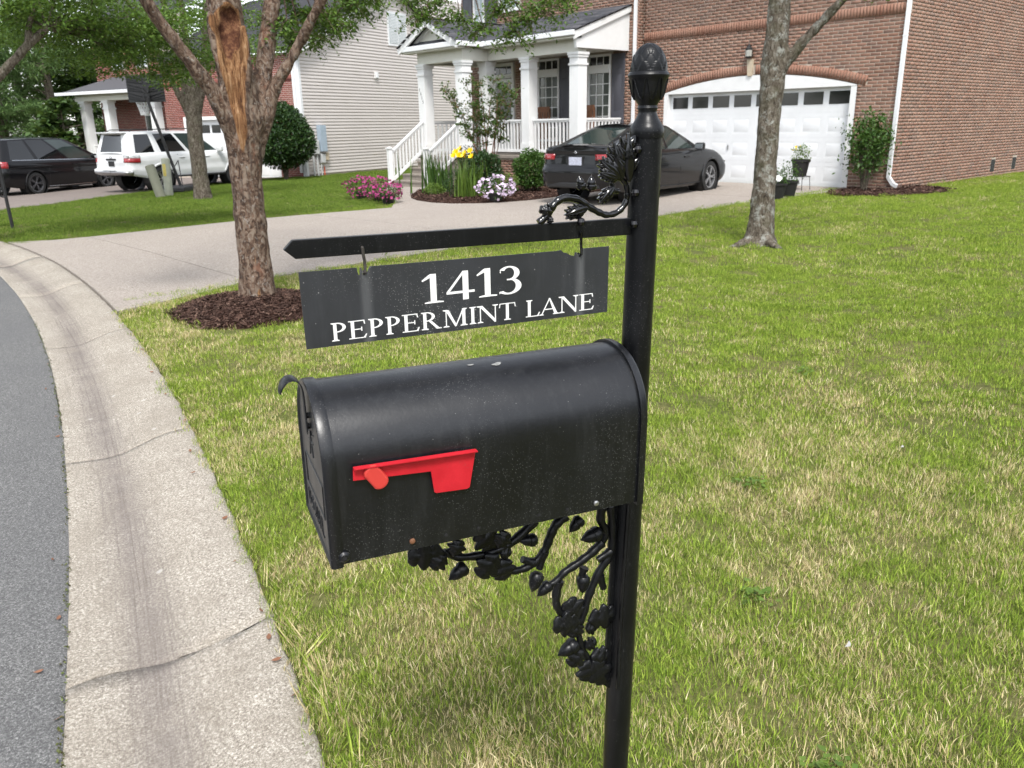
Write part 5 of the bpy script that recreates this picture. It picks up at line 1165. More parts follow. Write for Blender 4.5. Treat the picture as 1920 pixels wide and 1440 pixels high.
# ---- tree 3: behind the basketball hoop
rng = np.random.default_rng(103); bx, by = -21.75, 8.43; g0 = G(bx, by)
mb = MB(); mb.tube([(bx,by,g0-.1),(bx,by,g0+.05),(bx,by,.5),(bx,by,1.4),(bx+.05,by+.02,2.1),(bx+.1,by+.05,2.5)], [.27,.24,.20,.19,.20,.22], 14)
mb.tube([(bx+.08,by,2.2),(bx+.25,by-.2,3.0),(bx+.35,by-.35,3.7),(bx+.45,by-.6,5.2)], [.14,.12,.11,.06], 10); mb.tube([(bx+.1,by+.1,2.2),(bx+.35,by+.35,3.2),(bx+.6,by+.45,4.4),(bx+.9,by+.8,6)], [.14,.12,.10,.05], 10)
mb.tube([(bx+.1,by,2.2),(bx+.35,by+.05,2.9),(bx+.5,by-.1,3.6),(bx+.7,by-.2,5.2)], [.13,.10,.09,.05], 10); mb.tube([(bx+.05,by-.05,1.9),(bx+.1,by-.35,2.6),(bx+.2,by-.6,3.2),(bx+.5,by-1.2,4.2),(bx+1.2,by-1.8,4.8)], [.09,.075,.07,.05,.03], 8)
t3 = thing('maple_tree', (bx, by, g0), 'forked tree with several stems on the lawn strip beside the white SUV', 'tree')
link('trunk', fuse(mb, .035, 'trunk', .015, 7), MAT['bark_brown'], t3)
pads = [((-20.6,7.1,4.0),(1.1,1.0,.5),900), ((-21.5,6.6,4.1),(1.2,1.0,.45),900), ((-22.6,6.2,4.2),(1.2,1.0,.5),1000), ((-20.0,8.4,4.6),(1.2,1.0,.5),900), ((-21.7,8.2,5.4),(2.4,2.4,.9),3200), ((-20.9,9.6,4.5),(1.0,1.0,.5),800), ((-23.2,7.4,3.9),(1.0,1.0,.45),800), ((-21.2,9.9,3.9),(.7,.9,.4),600)]
link('crown', leafmesh('crown', crown_pts(pads, rng), .085, rng, asp=.55, droop=.3, jit=.4), MAT['leaf_elm'], t3)
# ---- tree 4: trunk left of the picture, boughs reaching in
rng = np.random.default_rng(104); bx, by = -15.6, 2.95+.15; bx, by = -17.6, 3.9; g0 = G(bx, by)
bx, by = -15.9, 1.9+1.25; g0 = G(bx, by)
mb = MB(); mb.tube([(bx,by-.9,g0-.1),(bx,by-.9,.6),(bx,by-.88,1.5),(bx+.05,by-.8,2.1)], [.24,.2,.18,.18], 12)
mb.tube([(bx+.05,by-.85,1.9),(bx+.6,by-.5,2.25),(bx+1.1,by-.28,2.45),(bx+1.32,by+.1,2.85),(bx+1.40,by+.35,3.08),(bx+1.48,by+.55,3.22),(bx+1.5,by+.95,3.32)], [.12,.085,.072,.062,.052,.045,.025], 10); mb.tube([(bx+1.32,by+.15,2.88),(bx+1.38,by+.2,3.15),(bx+1.45,by+.35,3.5),(bx+1.4,by+.6,4.2)], [.05,.045,.04,.02], 8)
mb.tube([(bx+.05,by-.8,1.9),(bx-.1,by-.6,3.0),(bx,by-.2,4.5)], [.15,.12,.05], 10)
t4 = thing('maple_tree', (bx, by-.9, g0), 'tree at the left edge with one bough arching into view', 'tree')
link('trunk', fuse(mb, .03, 'trunk', .012, 7), MAT['bark_brown'], t4)
pads = [((-14.9,5.6,2.75),(.8,.6,.2),1100), ((-14.5,6.0,2.9),(.8,.6,.22),1200), ((-15.6,5.7,2.6),(.9,.6,.2),1100), ((-14.3,6.5,3.0),(.7,.6,.25),1000), ((-14.6,3.5,3.55),(.8,.7,.35),2200), ((-14.4,4.1,3.35),(.7,.6,.30),1900), ((-14.9,3.1,3.25),(.6,.6,.30),1520), ((-14.3,4.7,3.25),(.7,.6,.28),1900), ((-14.6,5.2,3.05),(.7,.5,.25),1520), ((-15.3,4.2,3.1),(.9,.7,.3),1900), ((-14.8,4.6,2.85),(.7,.6,.2),1330), ((-15.6,5.0,2.95),(.9,.7,.25),1710), ((-14.2,3.9,3.8),(1.2,1.0,.4),2850), ((-15.2,3.4,4.6),(1.6,1.6,.7),2600), ((-16.0,3.4,3.3),(.8,.7,.35),1710), ((-15.9,4.6,2.75),(.8,.6,.2),1140), ((-14.2,5.5,3.35),(.8,.6,.3),1710)]
br = MB()
for (c, r_, n_) in pads: br.tube(curve((bx+1.42,by+.45,3.15), c, (0,0,.1), 5), [.022,.018,.014,.011,.008,.005], 5, False)
tag(br.build('branches', MAT['bark_brown'], t4, smooth=True), kind='stuff')
link('crown', leafmesh('crown', crown_pts(pads, rng), .068, rng, asp=.5, droop=.3, jit=.4), MAT['leaf_elm'], t4)
# ---- far trees and pines
def pine(x, y, h, r_, seed, label, zlo=1.0, trunkcol='bark_brown'):
    rg = np.random.default_rng(seed); t = thing('pine_tree', (x, y, G(x, y)), label, 'tree', 'evergreens beyond the parked cars'); mb = MB()
    mb.tube([(x,y,-.6),(x,y,h*.5),(x+.2,y,h)], [.26,.18,.03], 8); C = []
    for k in range(int(h*7)):
        z = rg.uniform(zlo, h*.97); a = rg.uniform(0, 6.28); L = r_*(1-(z/h)**1.5)*rg.uniform(.6, 1.1)+.3; p0 = Vector((x,y,z)); p1 = p0 + Vector((math.cos(a)*L, math.sin(a)*L, rg.uniform(-.1,.35)*L))
        mb.tube([p0, p0.lerp(p1,.5)+Vector((0,0,.08*L)), p1], [.05,.03,.01], 4, False)
        for i in range(int(60*L)+40): f = rg.uniform(.3, 1.05)**.7; q = p0.lerp(p1, f); C.append((q.x+rg.normal(0,.22), q.y+rg.normal(0,.22), q.z+rg.normal(0,.12)+.06*L))
    mb.build('trunk', MAT[trunkcol], t, smooth=True); link('crown', leafmesh('crown', C, .30, rg, asp=.16, flat=0, jit=.8), MAT['needle'], t)
pine(-48, 11.5, 9, 3.6, 1, 'feathery green pine nearest the white porch columns', .9); pine(-45.5, 6.5, 8.5, 3.4, 2, 'broad green pine behind the black minivan at the left edge', .8); pine(-55, 9, 11, 3.8, 3, 'tall pine rising behind the other evergreens', 1.2); pine(-50.5, 2.5, 8, 3.6, 4, 'spreading pine at the extreme left above the minivan', .6); pine(-46.8, 8.9, 7, 3.0, 5, 'low dense pine in the middle of the evergreen row', .5)
def fartree(x, y, h, r_, seed, label, n=3800, z0=.35):
    rg = np.random.default_rng(seed); t = thing('broadleaf_tree', (x, y, G(x, y)), label, 'tree', 'trees far behind the houses'); mb = MB()
    mb.tube([(x,y,-.7),(x,y,h*.3),(x+.2,y+.1,h*.6)], [.25,.2,.1], 8)
    sp_ = []
    for i in range(10): a = rg.uniform(0, 6.28); q = r_*rg.uniform(.2,.75); sp_.append(((x+q*math.cos(a), y+q*math.sin(a), h*rg.uniform(z0, .9)), (r_*.55, r_*.55, r_*.34), n//5))
    for c, _, _ in sp_: mb.tube(curve((x,y,h*.3), c, (0,0,.2), 4), [.12,.09,.06,.04,.02], 5, False)
    mb.build('trunk', MAT['bark_brown'], t, smooth=True); link('crown', leafmesh('crown', crown_pts(sp_, rg), .30, rg, asp=.6), MAT['far_leaf'], t)
fartree(-62, 2, 11, 6, 11, 'large rounded tree at the far left behind the pines', 5200, .15); fartree(-66, 14, 12, 6, 12, 'large broadleaf tree in the gap left of the brick porch', 5200, .15); fartree(-50, 18, 10, 4.5, 13, "broadleaf tree directly behind the neighbour's porch", 3800, .2); fartree(-58, -3, 9, 5, 14, 'lower broadleaf tree at the very left of the far row', 3800, .1)
fartree(-52, -1, 8, 4, 16, 'bushy tree filling the gap above the black minivan', 4200, .1); fartree(-53, 14, 9, 4, 17, 'bushy tree beside the tall pine at the left', 4200, .1); fartree(-70, 8, 12, 6, 18, 'dense tree closing the view far down the street', 5200, .08)
fartree(-40.6, 12.6-2.6, 3.2, .9, 15, "small leafy tree growing beside the neighbour's porch steps", 900, .4)
rg = np.random.default_rng(77); sp_ = []  # leafy mass added out of view behind the camera, darkens the horizon in reflections
for i in range(26):
    a = rad(-150 + i*8.4); R_ = rg.uniform(24, 32); cx_, cy_ = R_*math.cos(a) + 2, R_*math.sin(a) - 4
    if cy_ > 3 and cx_ < 0: continue
    for z_ in (1.5, 4., 6.5): sp_.append(((cx_ + rg.normal(0, 1), cy_ + rg.normal(0, 1), z_), (3.2, 3.2, 2.0), 700))
tag(link('unseen_tree_line', leafmesh('unseen_tree_line', crown_pts(sp_, rg), .75, rg, asp=.7), MAT['far_leaf']), 'unseen tree line added across the street, behind the viewer, to darken reflections', 'woods', kind='stuff')
# ---- shrubs
def shrub(name, x, y, h, rx, ry, label, mat, n, size, seed, z0=.0, group=None, stems=4, cone=0, shell=.55, lump=.13, cat='shrub', ragged=0):
    rg = np.random.default_rng(seed); g = G(x, y)+.02; t = thing(name, (x, y, g), label, cat, group); zc = g+z0+(h-z0)/2
    P = ellip(n, (0,0,0), (rx,ry,(h-z0)/2), rg, shell, lump, seed)
    if cone: k = 1 - cone*(P[:, 2]/(h-z0)*2)*.5; P[:, 0] *= k; P[:, 1] *= k
    if ragged: P += rg.normal(0, ragged, P.shape)*(rg.uniform(0, 1, (n, 1)) < .25)
    P += np.array([x, y, zc]); P = P[P[:, 2] > g+.01]
    link('foliage', leafmesh('foliage', P, size, rg, asp=.55, flat=.2, jit=.8), MAT[mat], t)
    mb = MB()
    for i in range(stems): a = 6.28*i/stems+.3; mb.tube([(x+.04*math.cos(a),y+.04*math.sin(a),g-.05),(x+.10*math.cos(a),y+.1*math.sin(a),g+z0+.05),(x+rx*.45*math.cos(a),y+ry*.45*math.sin(a),zc)], [.03,.025,.012] if rx > .5 else [.014,.012,.006], 6)
    mb.build('stems', MAT['bark_brown'], t, smooth=True); return t
shrub('holly_topiary', -27.55, 13.75, 2.62, 1.08, 1.08, "dark egg-shaped clipped holly at the corner of the neighbour's house", 'leaf_dark', 17000, .11, 1, .36, cone=.6, shell=.62, lump=.03, stems=6)
shrub('shrub', -8.02, 16.85, 1.52, .44, .44, 'loose dark green bush beside the garage door and downspout', 'leaf_mid', 2900, .075, 2, .34, shell=.35, lump=.28, stems=9, ragged=.15)
bx_g = 'clipped shrubs in the porch bed'
shrub('boxwood', -15.35, 12.75, .95, .46, .42, 'round dark boxwood in the middle of the porch bed', 'leaf_dark', 4500, .065, 3, .05, bx_g)
shrub('boxwood', -14.35, 13.35, .98, .44, .42, 'upright green boxwood in the porch bed beside the parked sedan', 'leaf_mid', 4500, .065, 4, .05, bx_g)
shrub('boxwood', -15.0, 11.55, .62, .24, .24, 'small brown-green cone shrub at the front of the porch bed', 'leaf_dark', 1300, .035, 5, .02, bx_g, lump=.05)
shrub('boxwood', -17.1, 12.75, .55, .27, .25, 'little rounded shrub at the foot of the porch steps', 'leaf_dark', 1100, .04, 6, .02, bx_g)
shrub('boxwood', -17.2, 13.9, 1.05, .42, .40, 'dark shrub behind the tall strap leaves beside the steps', 'leaf_dark', 1800, .05, 7, .05, bx_g)
shrub('boxwood', -14.2, 12.5, .50, .28, .26, 'low yellowish green mound between the two taller boxwoods', 'leaf_lime', 900, .04, 8, .02, bx_g)
shrub('boxwood', -16.0, 11.75, .26, .30, .26, 'pale green ground-hugging plant at the left tip of the porch bed', 'leaf_lime', 600, .05, 9, .0, bx_g, shell=.2)
shrub('boxwood', -14.75, 14.6, .75, .5, .3, 'green foliage against the porch brick behind the crape myrtle', 'leaf_mid', 900, .06, 12, .05, bx_g)
shrub('hedge_shrub', -42.5, 9.0, 1.9, 1.5, 1.2, "dark flowering shrub left of the neighbour's porch", 'leaf_dark', 2600, .13, 10, .1)
# crape myrtle
rng = np.random.default_rng(33); cx, cy = -16.1, 13.5; g = G(cx, cy); t = thing('crape_myrtle', (cx, cy, g), 'slender multi-stem crape myrtle in front of the porch columns', 'tree'); mb = MB(); C = []
for (tx, ty, tz, r_) in ((-16.9,13.1,2.35,.020),(-16.6,13.3,2.65,.020),(-16.2,13.3,2.1,.018),(-15.9,13.6,2.70,.022),(-15.7,13.6,2.5,.020),(-15.4,13.5,2.4,.018),(-16.3,13.5,2.6,.018),(-15.1,13.5,2.3,.012),(-17.05,13.0,2.45,.012)):
    pts = curve((cx+random.uniform(-.2,.2), cy+random.uniform(-.1,.1), g), (tx,ty,tz), (.08*(1 if tx > cx else -1)*-1, 0, .1), 8); mb.tube(pts, np.linspace(r_, .004, 9), 6)
    for p in pts[4:]:
        for k in range(5):
            a = rng.uniform(0, 6.28); q = p + Vector((math.cos(a)*rng.uniform(.08,.26), math.sin(a)*rng.uniform(.08,.26), rng.uniform(.0,.22))); mb.tube([p, q], [.005,.002], 4, False)
            for i in range(15): f = rng.uniform(.1,1.1); C.append(tuple(p.lerp(q, f) + Vector(rng.normal(0, .035, 3))))
mb.build('stems', simple('myrtle_bark', (.21,.10,.055), .7, var=.3), t, smooth=True); link('foliage', leafmesh('foliage', C, .075, rng, asp=.6, jit=.6), MAT['leaf_myrtle'], t)
# strap-leaved plants, lilies
def straps(name, x, y, n, h, w, spread, label, mat, seed, cat='plant'):
    rg = np.random.default_rng(seed); g = G(x, y)+.02; t = thing(name, (x, y, g), label, cat); V, F, A = [], [], []
    for i in range(n):
        a = rg.uniform(0, 6.28); b = Vector((x+rg.normal(0,spread*.35), y+rg.normal(0,spread*.35), g)); L = h*rg.uniform(.6, 1.1); le = rg.uniform(.02,.35); d = Vector((math.cos(a), math.sin(a), 0)); s_ = Vector((-d.y, d.x, 0)); p = b; c0 = len(V); rr = rg.uniform()
        for k in range(5):
            f = k/4; ww = w*(1-f**2.5)/2+.001; V += [tuple(p-s_*ww), tuple(p+s_*ww)]; A += [rr, rr]; an = le*(.3+1.4*f); p = p + d*(L/4*math.sin(an)) + Vector((0,0,L/4*math.cos(an)))
        F += [(c0+2*k, c0+2*k+1, c0+2*k+3, c0+2*k+2) for k in range(4)]
    link('foliage', npmesh('foliage', V, F, A), MAT[mat], t); return t, g
straps('iris', -16.55, 12.2, 90, 1.05, .035, .55, 'tall upright strap-leaved iris clump beside the porch steps', 'leaf_mid', 51)
tl_, g = straps('lily', -14.75, 11.75, 110, .80, .03, .50, 'clump of lilies with yellow trumpet flowers in the porch bed', 'leaf_lime', 52)
MAT['petal_yellow'] = simple('yellow_petals', (.85,.58,.01), .5, var=.2); MAT['stalk'] = simple('stalk_green', (.09,.16,.03), .6)
def trumpet(p, d, s_, mat, par, name='bloom'):
    m = MB(); d = Vector(d).normalized(); q = d.to_track_quat('Z', 'Y').to_matrix().to_4x4(); Mx = Matrix.Translation(p) @ q
    for i in range(6):
        a = 2*math.pi*i/6; R_ = Mx @ Matrix.Rotation(a, 4, 'Z'); V = [R_ @ Vector(v) for v in ((.0,0,0),(.018*s_,.02*s_,.05*s_),(.05*s_,.028*s_,.10*s_),(.085*s_,0,.115*s_),(.05*s_,-.028*s_,.10*s_),(.018*s_,-.02*s_,.05*s_))]; m.add(V, [(0,1,5),(1,2,4,5),(2,3,4)])
    return m.build(name, MAT[mat], par, smooth=True)
for i, (dx, dy, dz) in enumerate(((-.28,-.05,1.20),(-.20,.05,1.26),(-.10,-.12,1.14),(.02,0,1.17),(.10,-.1,1.12),(.18,.05,1.10),(-.22,-.15,1.12),(.06,.1,1.22))):
    p = Vector((-14.75+dx, 11.75+dy, g+dz-.27)); m = MB(); m.tube([(-14.75+dx*.4, 11.75+dy*.4, g), p], .007, 5); m.build('flower_stalk', MAT['stalk'], tl_); trumpet(p, (rng.uniform(-.1,.9), -.6, .55), .95, 'petal_yellow', tl_)
# pots
MAT['pot'] = simple('black_pot', (.016,.015,.015), .6); MAT['soil'] = simple('potting_soil', (.03,.02,.015), .95)
MAT['petal_pink'] = simple('magenta_petals', (.33,.03,.15), .55, var=.5, scale=25, co='World'); MAT['petal_pale'] = simple('pale_petals', (.72,.58,.74), .6, var=.25, scale=25, co='World'); MAT['petal_orange'] = simple('orange_petals', (.85,.33,.02), .5)
def flowers(C, s_, rg, mat, name, par):
    V, F = [], []
    for c in C:
        n_ = Vector(rg.normal(0, .55, 3)) + Vector((.35,-.25,.75)); n_.normalize(); u = n_.orthogonal().normalized(); v = n_.cross(u); R_ = s_*rg.uniform(.7,1.15); b = len(V); c = Vector(c); V.append(tuple(c - n_*R_*.35))
        for i in range(10): a = 2*math.pi*i/10; q = R_*(1 if i % 2 == 0 else .80); V.append(tuple(c + u*(q*math.cos(a)) + v*(q*math.sin(a)) + n_*R_*rg.uniform(-.1,.12)))
        F += [(b, b+1+i, b+1+(i+1) % 10) for i in range(10)]
    o = link(name, npmesh(name, V, F), MAT[mat], par); tag(o, kind='stuff'); return o
def pot(x, y, z, r_, h, label, group, plant, seed):
    rg = np.random.default_rng(seed); t = thing('flower_pot', (x, y, z), label, 'potted plant', group); m = MB(); Mx = Matrix.Translation((x, y, z))
    m.lathe([(r_*.70,0),(r_*.95,h*.86),(r_*1.05,h*.87),(r_*1.06,h),(r_*.96,h),(r_*.93,h*.9)], 20, Mx, False); m.build('pot', MAT['pot'], t, smooth=35)
    m = MB(); m.lathe([(r_*.93,h*.9),(0,h*.93)], 16, Mx, False); m.lathe([(r_*.7,.002),(0,.002)], 16, Mx, False); m.build('soil', MAT['soil'], t)
    pl_n, pr, ph, fl_n, fs, fm, lm = plant
    P = ellip(pl_n, (x, y, z+h+ph*.35), (pr, pr, ph), rg, .2, .15, seed); P = P[P[:, 2] > z+.02]; link('foliage', leafmesh('foliage', P, .05, rg, asp=.5, jit=.8), MAT[lm], t)
    if fl_n:
        Q = ellip(fl_n, (x, y, z+h+ph*.42), (pr*1.03, pr*1.03, ph*1.05), rg, .88, .15, seed); Q = Q[Q[:, 2] > z+.04]; flowers(Q, fs, rg, fm, 'blooms', t)
    return t
pg = 'pots of magenta petunias'
pk = (700, .42, .26, 190, .033, 'petal_pink', 'leaf_mid')
pot(-17.15, 10.45, G(-17.15,10.45), .15, .17, 'pot of magenta petunias, leftmost on the lawn strip', pg, pk, 71)
pot(-16.15, 10.3, G(-16.15,10.3), .15, .17, 'pot of magenta petunias in the middle of the row of three', pg, (700, .40, .25, 180, .033, 'petal_pink', 'leaf_mid'), 72)
pot(-15.25, 9.95, G(-15.25,9.95), .16, .19, 'black pot of magenta petunias nearest the driveway corner', pg, (500, .34, .20, 120, .033, 'petal_pink', 'leaf_mid'), 73)
pot(-13.12, 11.2, G(-13.12,11.2)+.012, .16, .20, 'black pot overflowing with pale lilac-white petunias on the driveway', None, (600, .40, .22, 130, .045, 'petal_pale', 'leaf_mid'), 74)
gg = 'black pots in front of the garage door'
t = pot(-8.62, 14.5, G(-8.6,14.5)+.012, .19, .30, 'black pot with white and pink blooms, nearest the lawn tree', gg, (420, .20, .20, 0, 0, '', 'leaf_mid'), 75)
rg = np.random.default_rng(3); flowers([(-8.5,14.35,.62),(-8.6,14.3,.60),(-8.55,14.45,.66)], .075, rg, 'white', 'blooms', t); flowers([(-8.66,14.3,.58)], .06, rg, 'petal_pink', 'blooms', t)
t = pot(-8.72, 15.1, G(-8.6,15.1)+.012, .19, .30, 'black pot of leafy green plants, middle of the three by the garage', gg, (420, .24, .28, 0, 0, '', 'leaf_mid'), 76)
flowers([(-8.92,14.8,1.02)], .06, rg, 'petal_orange', 'blooms', t)
t = pot(-9.2, 16.35, G(-9.2,16.35)+.30, .19, .34, 'black pot with yellow-green flowers raised on a wire stand', gg, (420, .20, .24, 9, .028, 'petal_yellow', 'leaf_lime'), 77)
x, y = -9.2, 16.35; g = G(x, y)+.012; t = thing('plant_stand', (x, y, g), 'thin wire plant stand holding a black flower pot', 'plant stand')
m = MB(); m.tube([(x+.22*math.cos(a), y+.22*math.sin(a), g+.28) for a in np.linspace(0, 6.28, 17)], .006, 5); m.tube([(x-.22,y,g+.279),(x+.22,y,g+.279)], .005, 5); m.tube([(x,y-.22,g+.278),(x,y+.22,g+.278)], .005, 5); m.build('ring', MAT['plastic_black'], t)
for a in (.78, 2.36, 3.93, 5.5): m = MB(); m.tube([(x+.21*math.cos(a), y+.21*math.sin(a), g+.28), (x+.24*math.cos(a), y+.24*math.sin(a), g)], .007, 5); m.build('leg', MAT['plastic_black'], t)
# ================================================================== SMALL STREET THINGS
# basketball hoop, back of the board towards us
hb = (-25.7, 9.35); g = G(*hb)+.02; hoop = thing('basketball_hoop', (*hb, g), 'black portable basketball hoop seen from behind beside the white SUV', 'basketball hoop')
fd_ = Vector((-.72, .69, 0)); sd_ = Vector((-fd_.y, fd_.x, 0)); bc = Vector((-25.95, 8.62, 2.85))+fd_*.35
pt = bc - fd_*.32 + Vector((0,0,-.25)) - sd_*.15
def ob(m, c, a, b, d_): 
    V = [c + sd_*x + fd_*y + Vector((0,0,z)) for z in (d_[0], d_[1]) for x, y in ((a[0],b[0]),(a[1],b[0]),(a[1],b[1]),(a[0],b[1]))]; m.add(V, [(3,2,1,0),(4,5,6,7),(0,1,5,4),(1,2,6,5),(2,3,7,6),(3,0,4,7)]); return m
bd = ob(MB(), bc, (-.56,.56), (0,.03), (-.36,.40)).build('backboard', MAT['plastic_black'], hoop, bevel=.02)
for i in range(9):
    z0 = -.34+i*.08
    for sx in (-1, 1):
        m = MB(); p0 = bc + sd_*(sx*.53) - fd_*.012 + Vector((0,0,z0+.10)); p1 = bc + sd_*(sx*.06) - fd_*.012 + Vector((0,0,z0-.02 if i % 3 else z0+.04)); m.bar(p0, p1, .03, .022, (0,0,1)); m.build('rib', MAT['plastic_black'], bd)
m = MB(); m.tube([Vector((*hb, g+.05)), pt], .045, 10); m.build('pole', MAT['plastic_black'], hoop, smooth=True)
for dz in (.0, .22):
    for sx in (-.1, .1): m = MB(); m.bar(pt + Vector((0,0,dz-.1)) + sd_*sx*.5, bc + sd_*sx + Vector((0,0,dz-.2)), .03, .05); m.build('bracket_arm', MAT['plastic_black'], hoop)
rc_ = bc + fd_*.32 + sd_*.28 + Vector((0,0,-.30)); m = MB(); m.tube([rc_ + sd_*(.23*math.cos(a)) + fd_*(.23*math.sin(a)) for a in np.linspace(0, 6.283, 25)], .012, 6); m.build('rim', simple('orange_rim', (.5,.09,.02), .5), hoop)
nt_ = MB()
for k in range(12):
    a = 6.283*k/12
    for s_ in (1, -1):
        pts = []
        for j in range(7): f = j/6; R_ = lerp(.22, .10, f**.7); aa = a + s_*f*1.05; pts.append(rc_ + sd_*(R_*math.cos(aa)) + fd_*(R_*math.sin(aa)) + Vector((0,0,-.42*f)))
        nt_.tube(pts, .015, 4, False)
nt_.build('net', simple('white_net', (.75,.75,.75), .8), hoop)
m = MB(); ob(m, Vector((*hb, g)) + fd_*-.35, (-.38,.38), (-.35,.5), (0,.16)); m.build('base', MAT['plastic_black'], hoop, bevel=.04)
for sx in (-.3,.3): m = MB(); m.tube([Vector((*hb, g+.16)) - fd_*.6 + sd_*sx, Vector((*hb, g+.9))], .016, 6); m.build('brace', MAT['plastic_black'], hoop)
# utility pedestals
MAT['pedestal'] = simple('pedestal_green', (.20,.205,.15), .6, var=.1)
for (x, y, h, tilt, lab) in ((-23.81, 8.06, 0.90, rad(13), 'stubby sage green utility pedestal leaning to the left'), (-24.2, 8.42, 1.04, rad(-2), 'taller upright pale green utility pedestal with a yellow label')):
    g = G(x, y); t = thing('utility_pedestal', (x, y, g), lab, 'utility post', 'utility pedestals on the lawn strip'); r_ = .13 if h < 1.0 else .115
    Mx = Matrix.Translation((x, y, g)) @ Matrix.Rotation(tilt, 4, Vector((.72, -.69, 0)))
    m = MB(); m.lathe([(r_*1.02,-.1),(r_*1.02,.35),(r_,.36),(r_,h-.06),(r_*.93,h-.02),(r_*.7,h),(0,h+.004)], 20, Mx); o = m.build('housing', MAT['pedestal'] if h < 1.0 else simple('pedestal_pale', (.33,.345,.28), .6), t, smooth=35)
    if h > 1.0:
        m = MB(); V = []
        for z in (.55, .88):
            for a in np.linspace(rad(-75), rad(-25), 6): V.append(Mx @ Vector(((r_+.003)*math.cos(a), (r_+.003)*math.sin(a), z)))
        m.add(V, [(i, i+1, 7+i, 6+i) for i in range(5)]); m.build('warning_label', simple('yellow_label', (.55,.45,.12), .5, var=.5, scale=60), t)
# neighbour's iron mailbox post at the left edge
x, y = -18.08, 3.28; g = G(x, y); t = thing('mailbox_post', (x, y, g), 'thin black iron post with scrollwork at the far left edge', 'post')
m = MB(); m.tube([(x,y,g-.1),(x-.06,y-.02,g+1.5)], .03, 12); m.build('post', MAT['plastic_black'], t, smooth=True)
for k, (z0, L) in enumerate(((.78,.30),(.62,.24))):
    m = MB(); m.tube([(x-.02-L*f*.5, y-L*f*.86, g+z0+.28*f-.12*math.sin(f*3.1)) for f in np.linspace(0, 1, 9)], .012, 6); m.build('scroll', MAT['plastic_black'], t)
for k in range(6): m = MB(); q = Vector((x-.05-.025*k, y-.05-.04*k, g+.70+.03*(k % 3))); m.lathe([(0,-.05),(.03,-.02),(.035,.01),(0,.05)], 8, Matrix.Translation(q) @ Matrix.Rotation(k, 4, 'X')); m.build('cast_leaf', MAT['plastic_black'], t)
m = MB(); m.box(x-.62, x-.08, y-.55, y-.35, g+1.02, g+1.26, None); m.build('mailbox_body', MAT['plastic_black'], t, bevel=.05)
# picket fence behind the van
fe = thing('picket_fence', (-44, 3.5, -.4), 'dark picket fence in front of the evergreens at the left', 'fence'); a0 = Vector((-42.8,7.3,-.4)); b0 = Vector((-40.5,-1.5,-.4)); fdv = (b0-a0); nn_ = 80
pk_ = MB().box(-.02,.02,-.01,.01,0,1.95).mesh('picket'); pk_.materials.append(MAT['plastic_black'])
for i in range(nn_): p = a0 + fdv*(i/nn_); piece('picket', pk_, p, fe)
for z in (.3, 1.7): m = MB(); m.bar(a0+Vector((.02,0,z)), b0+Vector((.02,0,z)), .03, .05); m.build('rail', MAT['plastic_black'], fe)
for i, (wx_, wy_, lab) in enumerate(((-1.35,2.35,'low bright green weed in the lawn right of the mailbox post'), (-3.6,2.75,'pale clover patch in the lawn behind the mailbox'), (-.75,1.75,'leafy weed at the lower right of the lawn'), (-2.6,4.9,'small weed on the open lawn in front of the lawn tree'), (-1.9,3.15,'low weed on the lawn level with the mailbox top'))):
    rg = np.random.default_rng(300+i); t = thing('weed', (wx_, wy_, G(wx_, wy_)), lab, 'weed', 'weeds in the lawn'); link('foliage', leafmesh('foliage', np.array([wx_, wy_, G(wx_, wy_)+.022]) + rg.normal(0, 1, (44, 3))*np.array([.035,.035,.010]), .028, rg, asp=.8, flat=1.2, jit=.2), MAT['leaf_lime'], t)
# moss and grit in the joint between kerb and road
rg = np.random.default_rng(55); Cm = []
for x_ in np.arange(-9, -1.2, .012):
    if mnoise.noise((x_*2.1, 8, 0)) + .25*rg.normal() > .05:
        nx_, ny_ = kn(x_); q_ = .676 + rg.normal(0, .006); Cm += [(x_ + nx_*q_ + rg.normal(0, .006), Yk(x_) + ny_*q_, -.082 + rg.uniform(0, .006)) for _ in range(3)]
tag(link('moss', leafmesh('moss', Cm, .011, rg, asp=.7, jit=.7), leafmat('moss', [(.05,.035,.02), (.07,.075,.02), (.10,.13,.03), (.16,.12,.08)], .1)), 'moss and grit along the joint of kerb and asphalt', 'moss', kind='stuff')
# things lying about: petals, dry leaves, twigs
MAT['dry_leaf'] = simple('dry_leaf', (.22,.10,.055), .85, var=.4, co='World', scale=30); MAT['petal_white'] = simple('fallen_petal', (.55,.53,.50), .7)
def litter(kind, pts, size, mat, lab, cat, group, curl=.3, seed=9):
    rg = np.random.default_rng(seed)
    for (x, y, z) in pts:
        s_ = size*rg.uniform(.7,1.3); a = rg.uniform(0, 6.28); M_ = Matrix.Translation((x,y,z)) @ Matrix.Rotation(a, 4, 'Z') @ Matrix.Rotation(rg.normal(0,.3), 4, 'X'); V = []
        for i, (u, v) in enumerate(((-1,0),(-.4,.42),(.3,.38),(1,0),(.3,-.36),(-.4,-.4),(0,0))): V.append(M_ @ Vector((u*s_, v*s_, curl*s_*(u*u+v*v)*.5 + .004)))
        m = MB(); m.add(V, [(i, (i+1) % 6, 6) for i in range(6)]); tag(m.build(kind, MAT[mat], None, smooth=True), lab, cat, group)
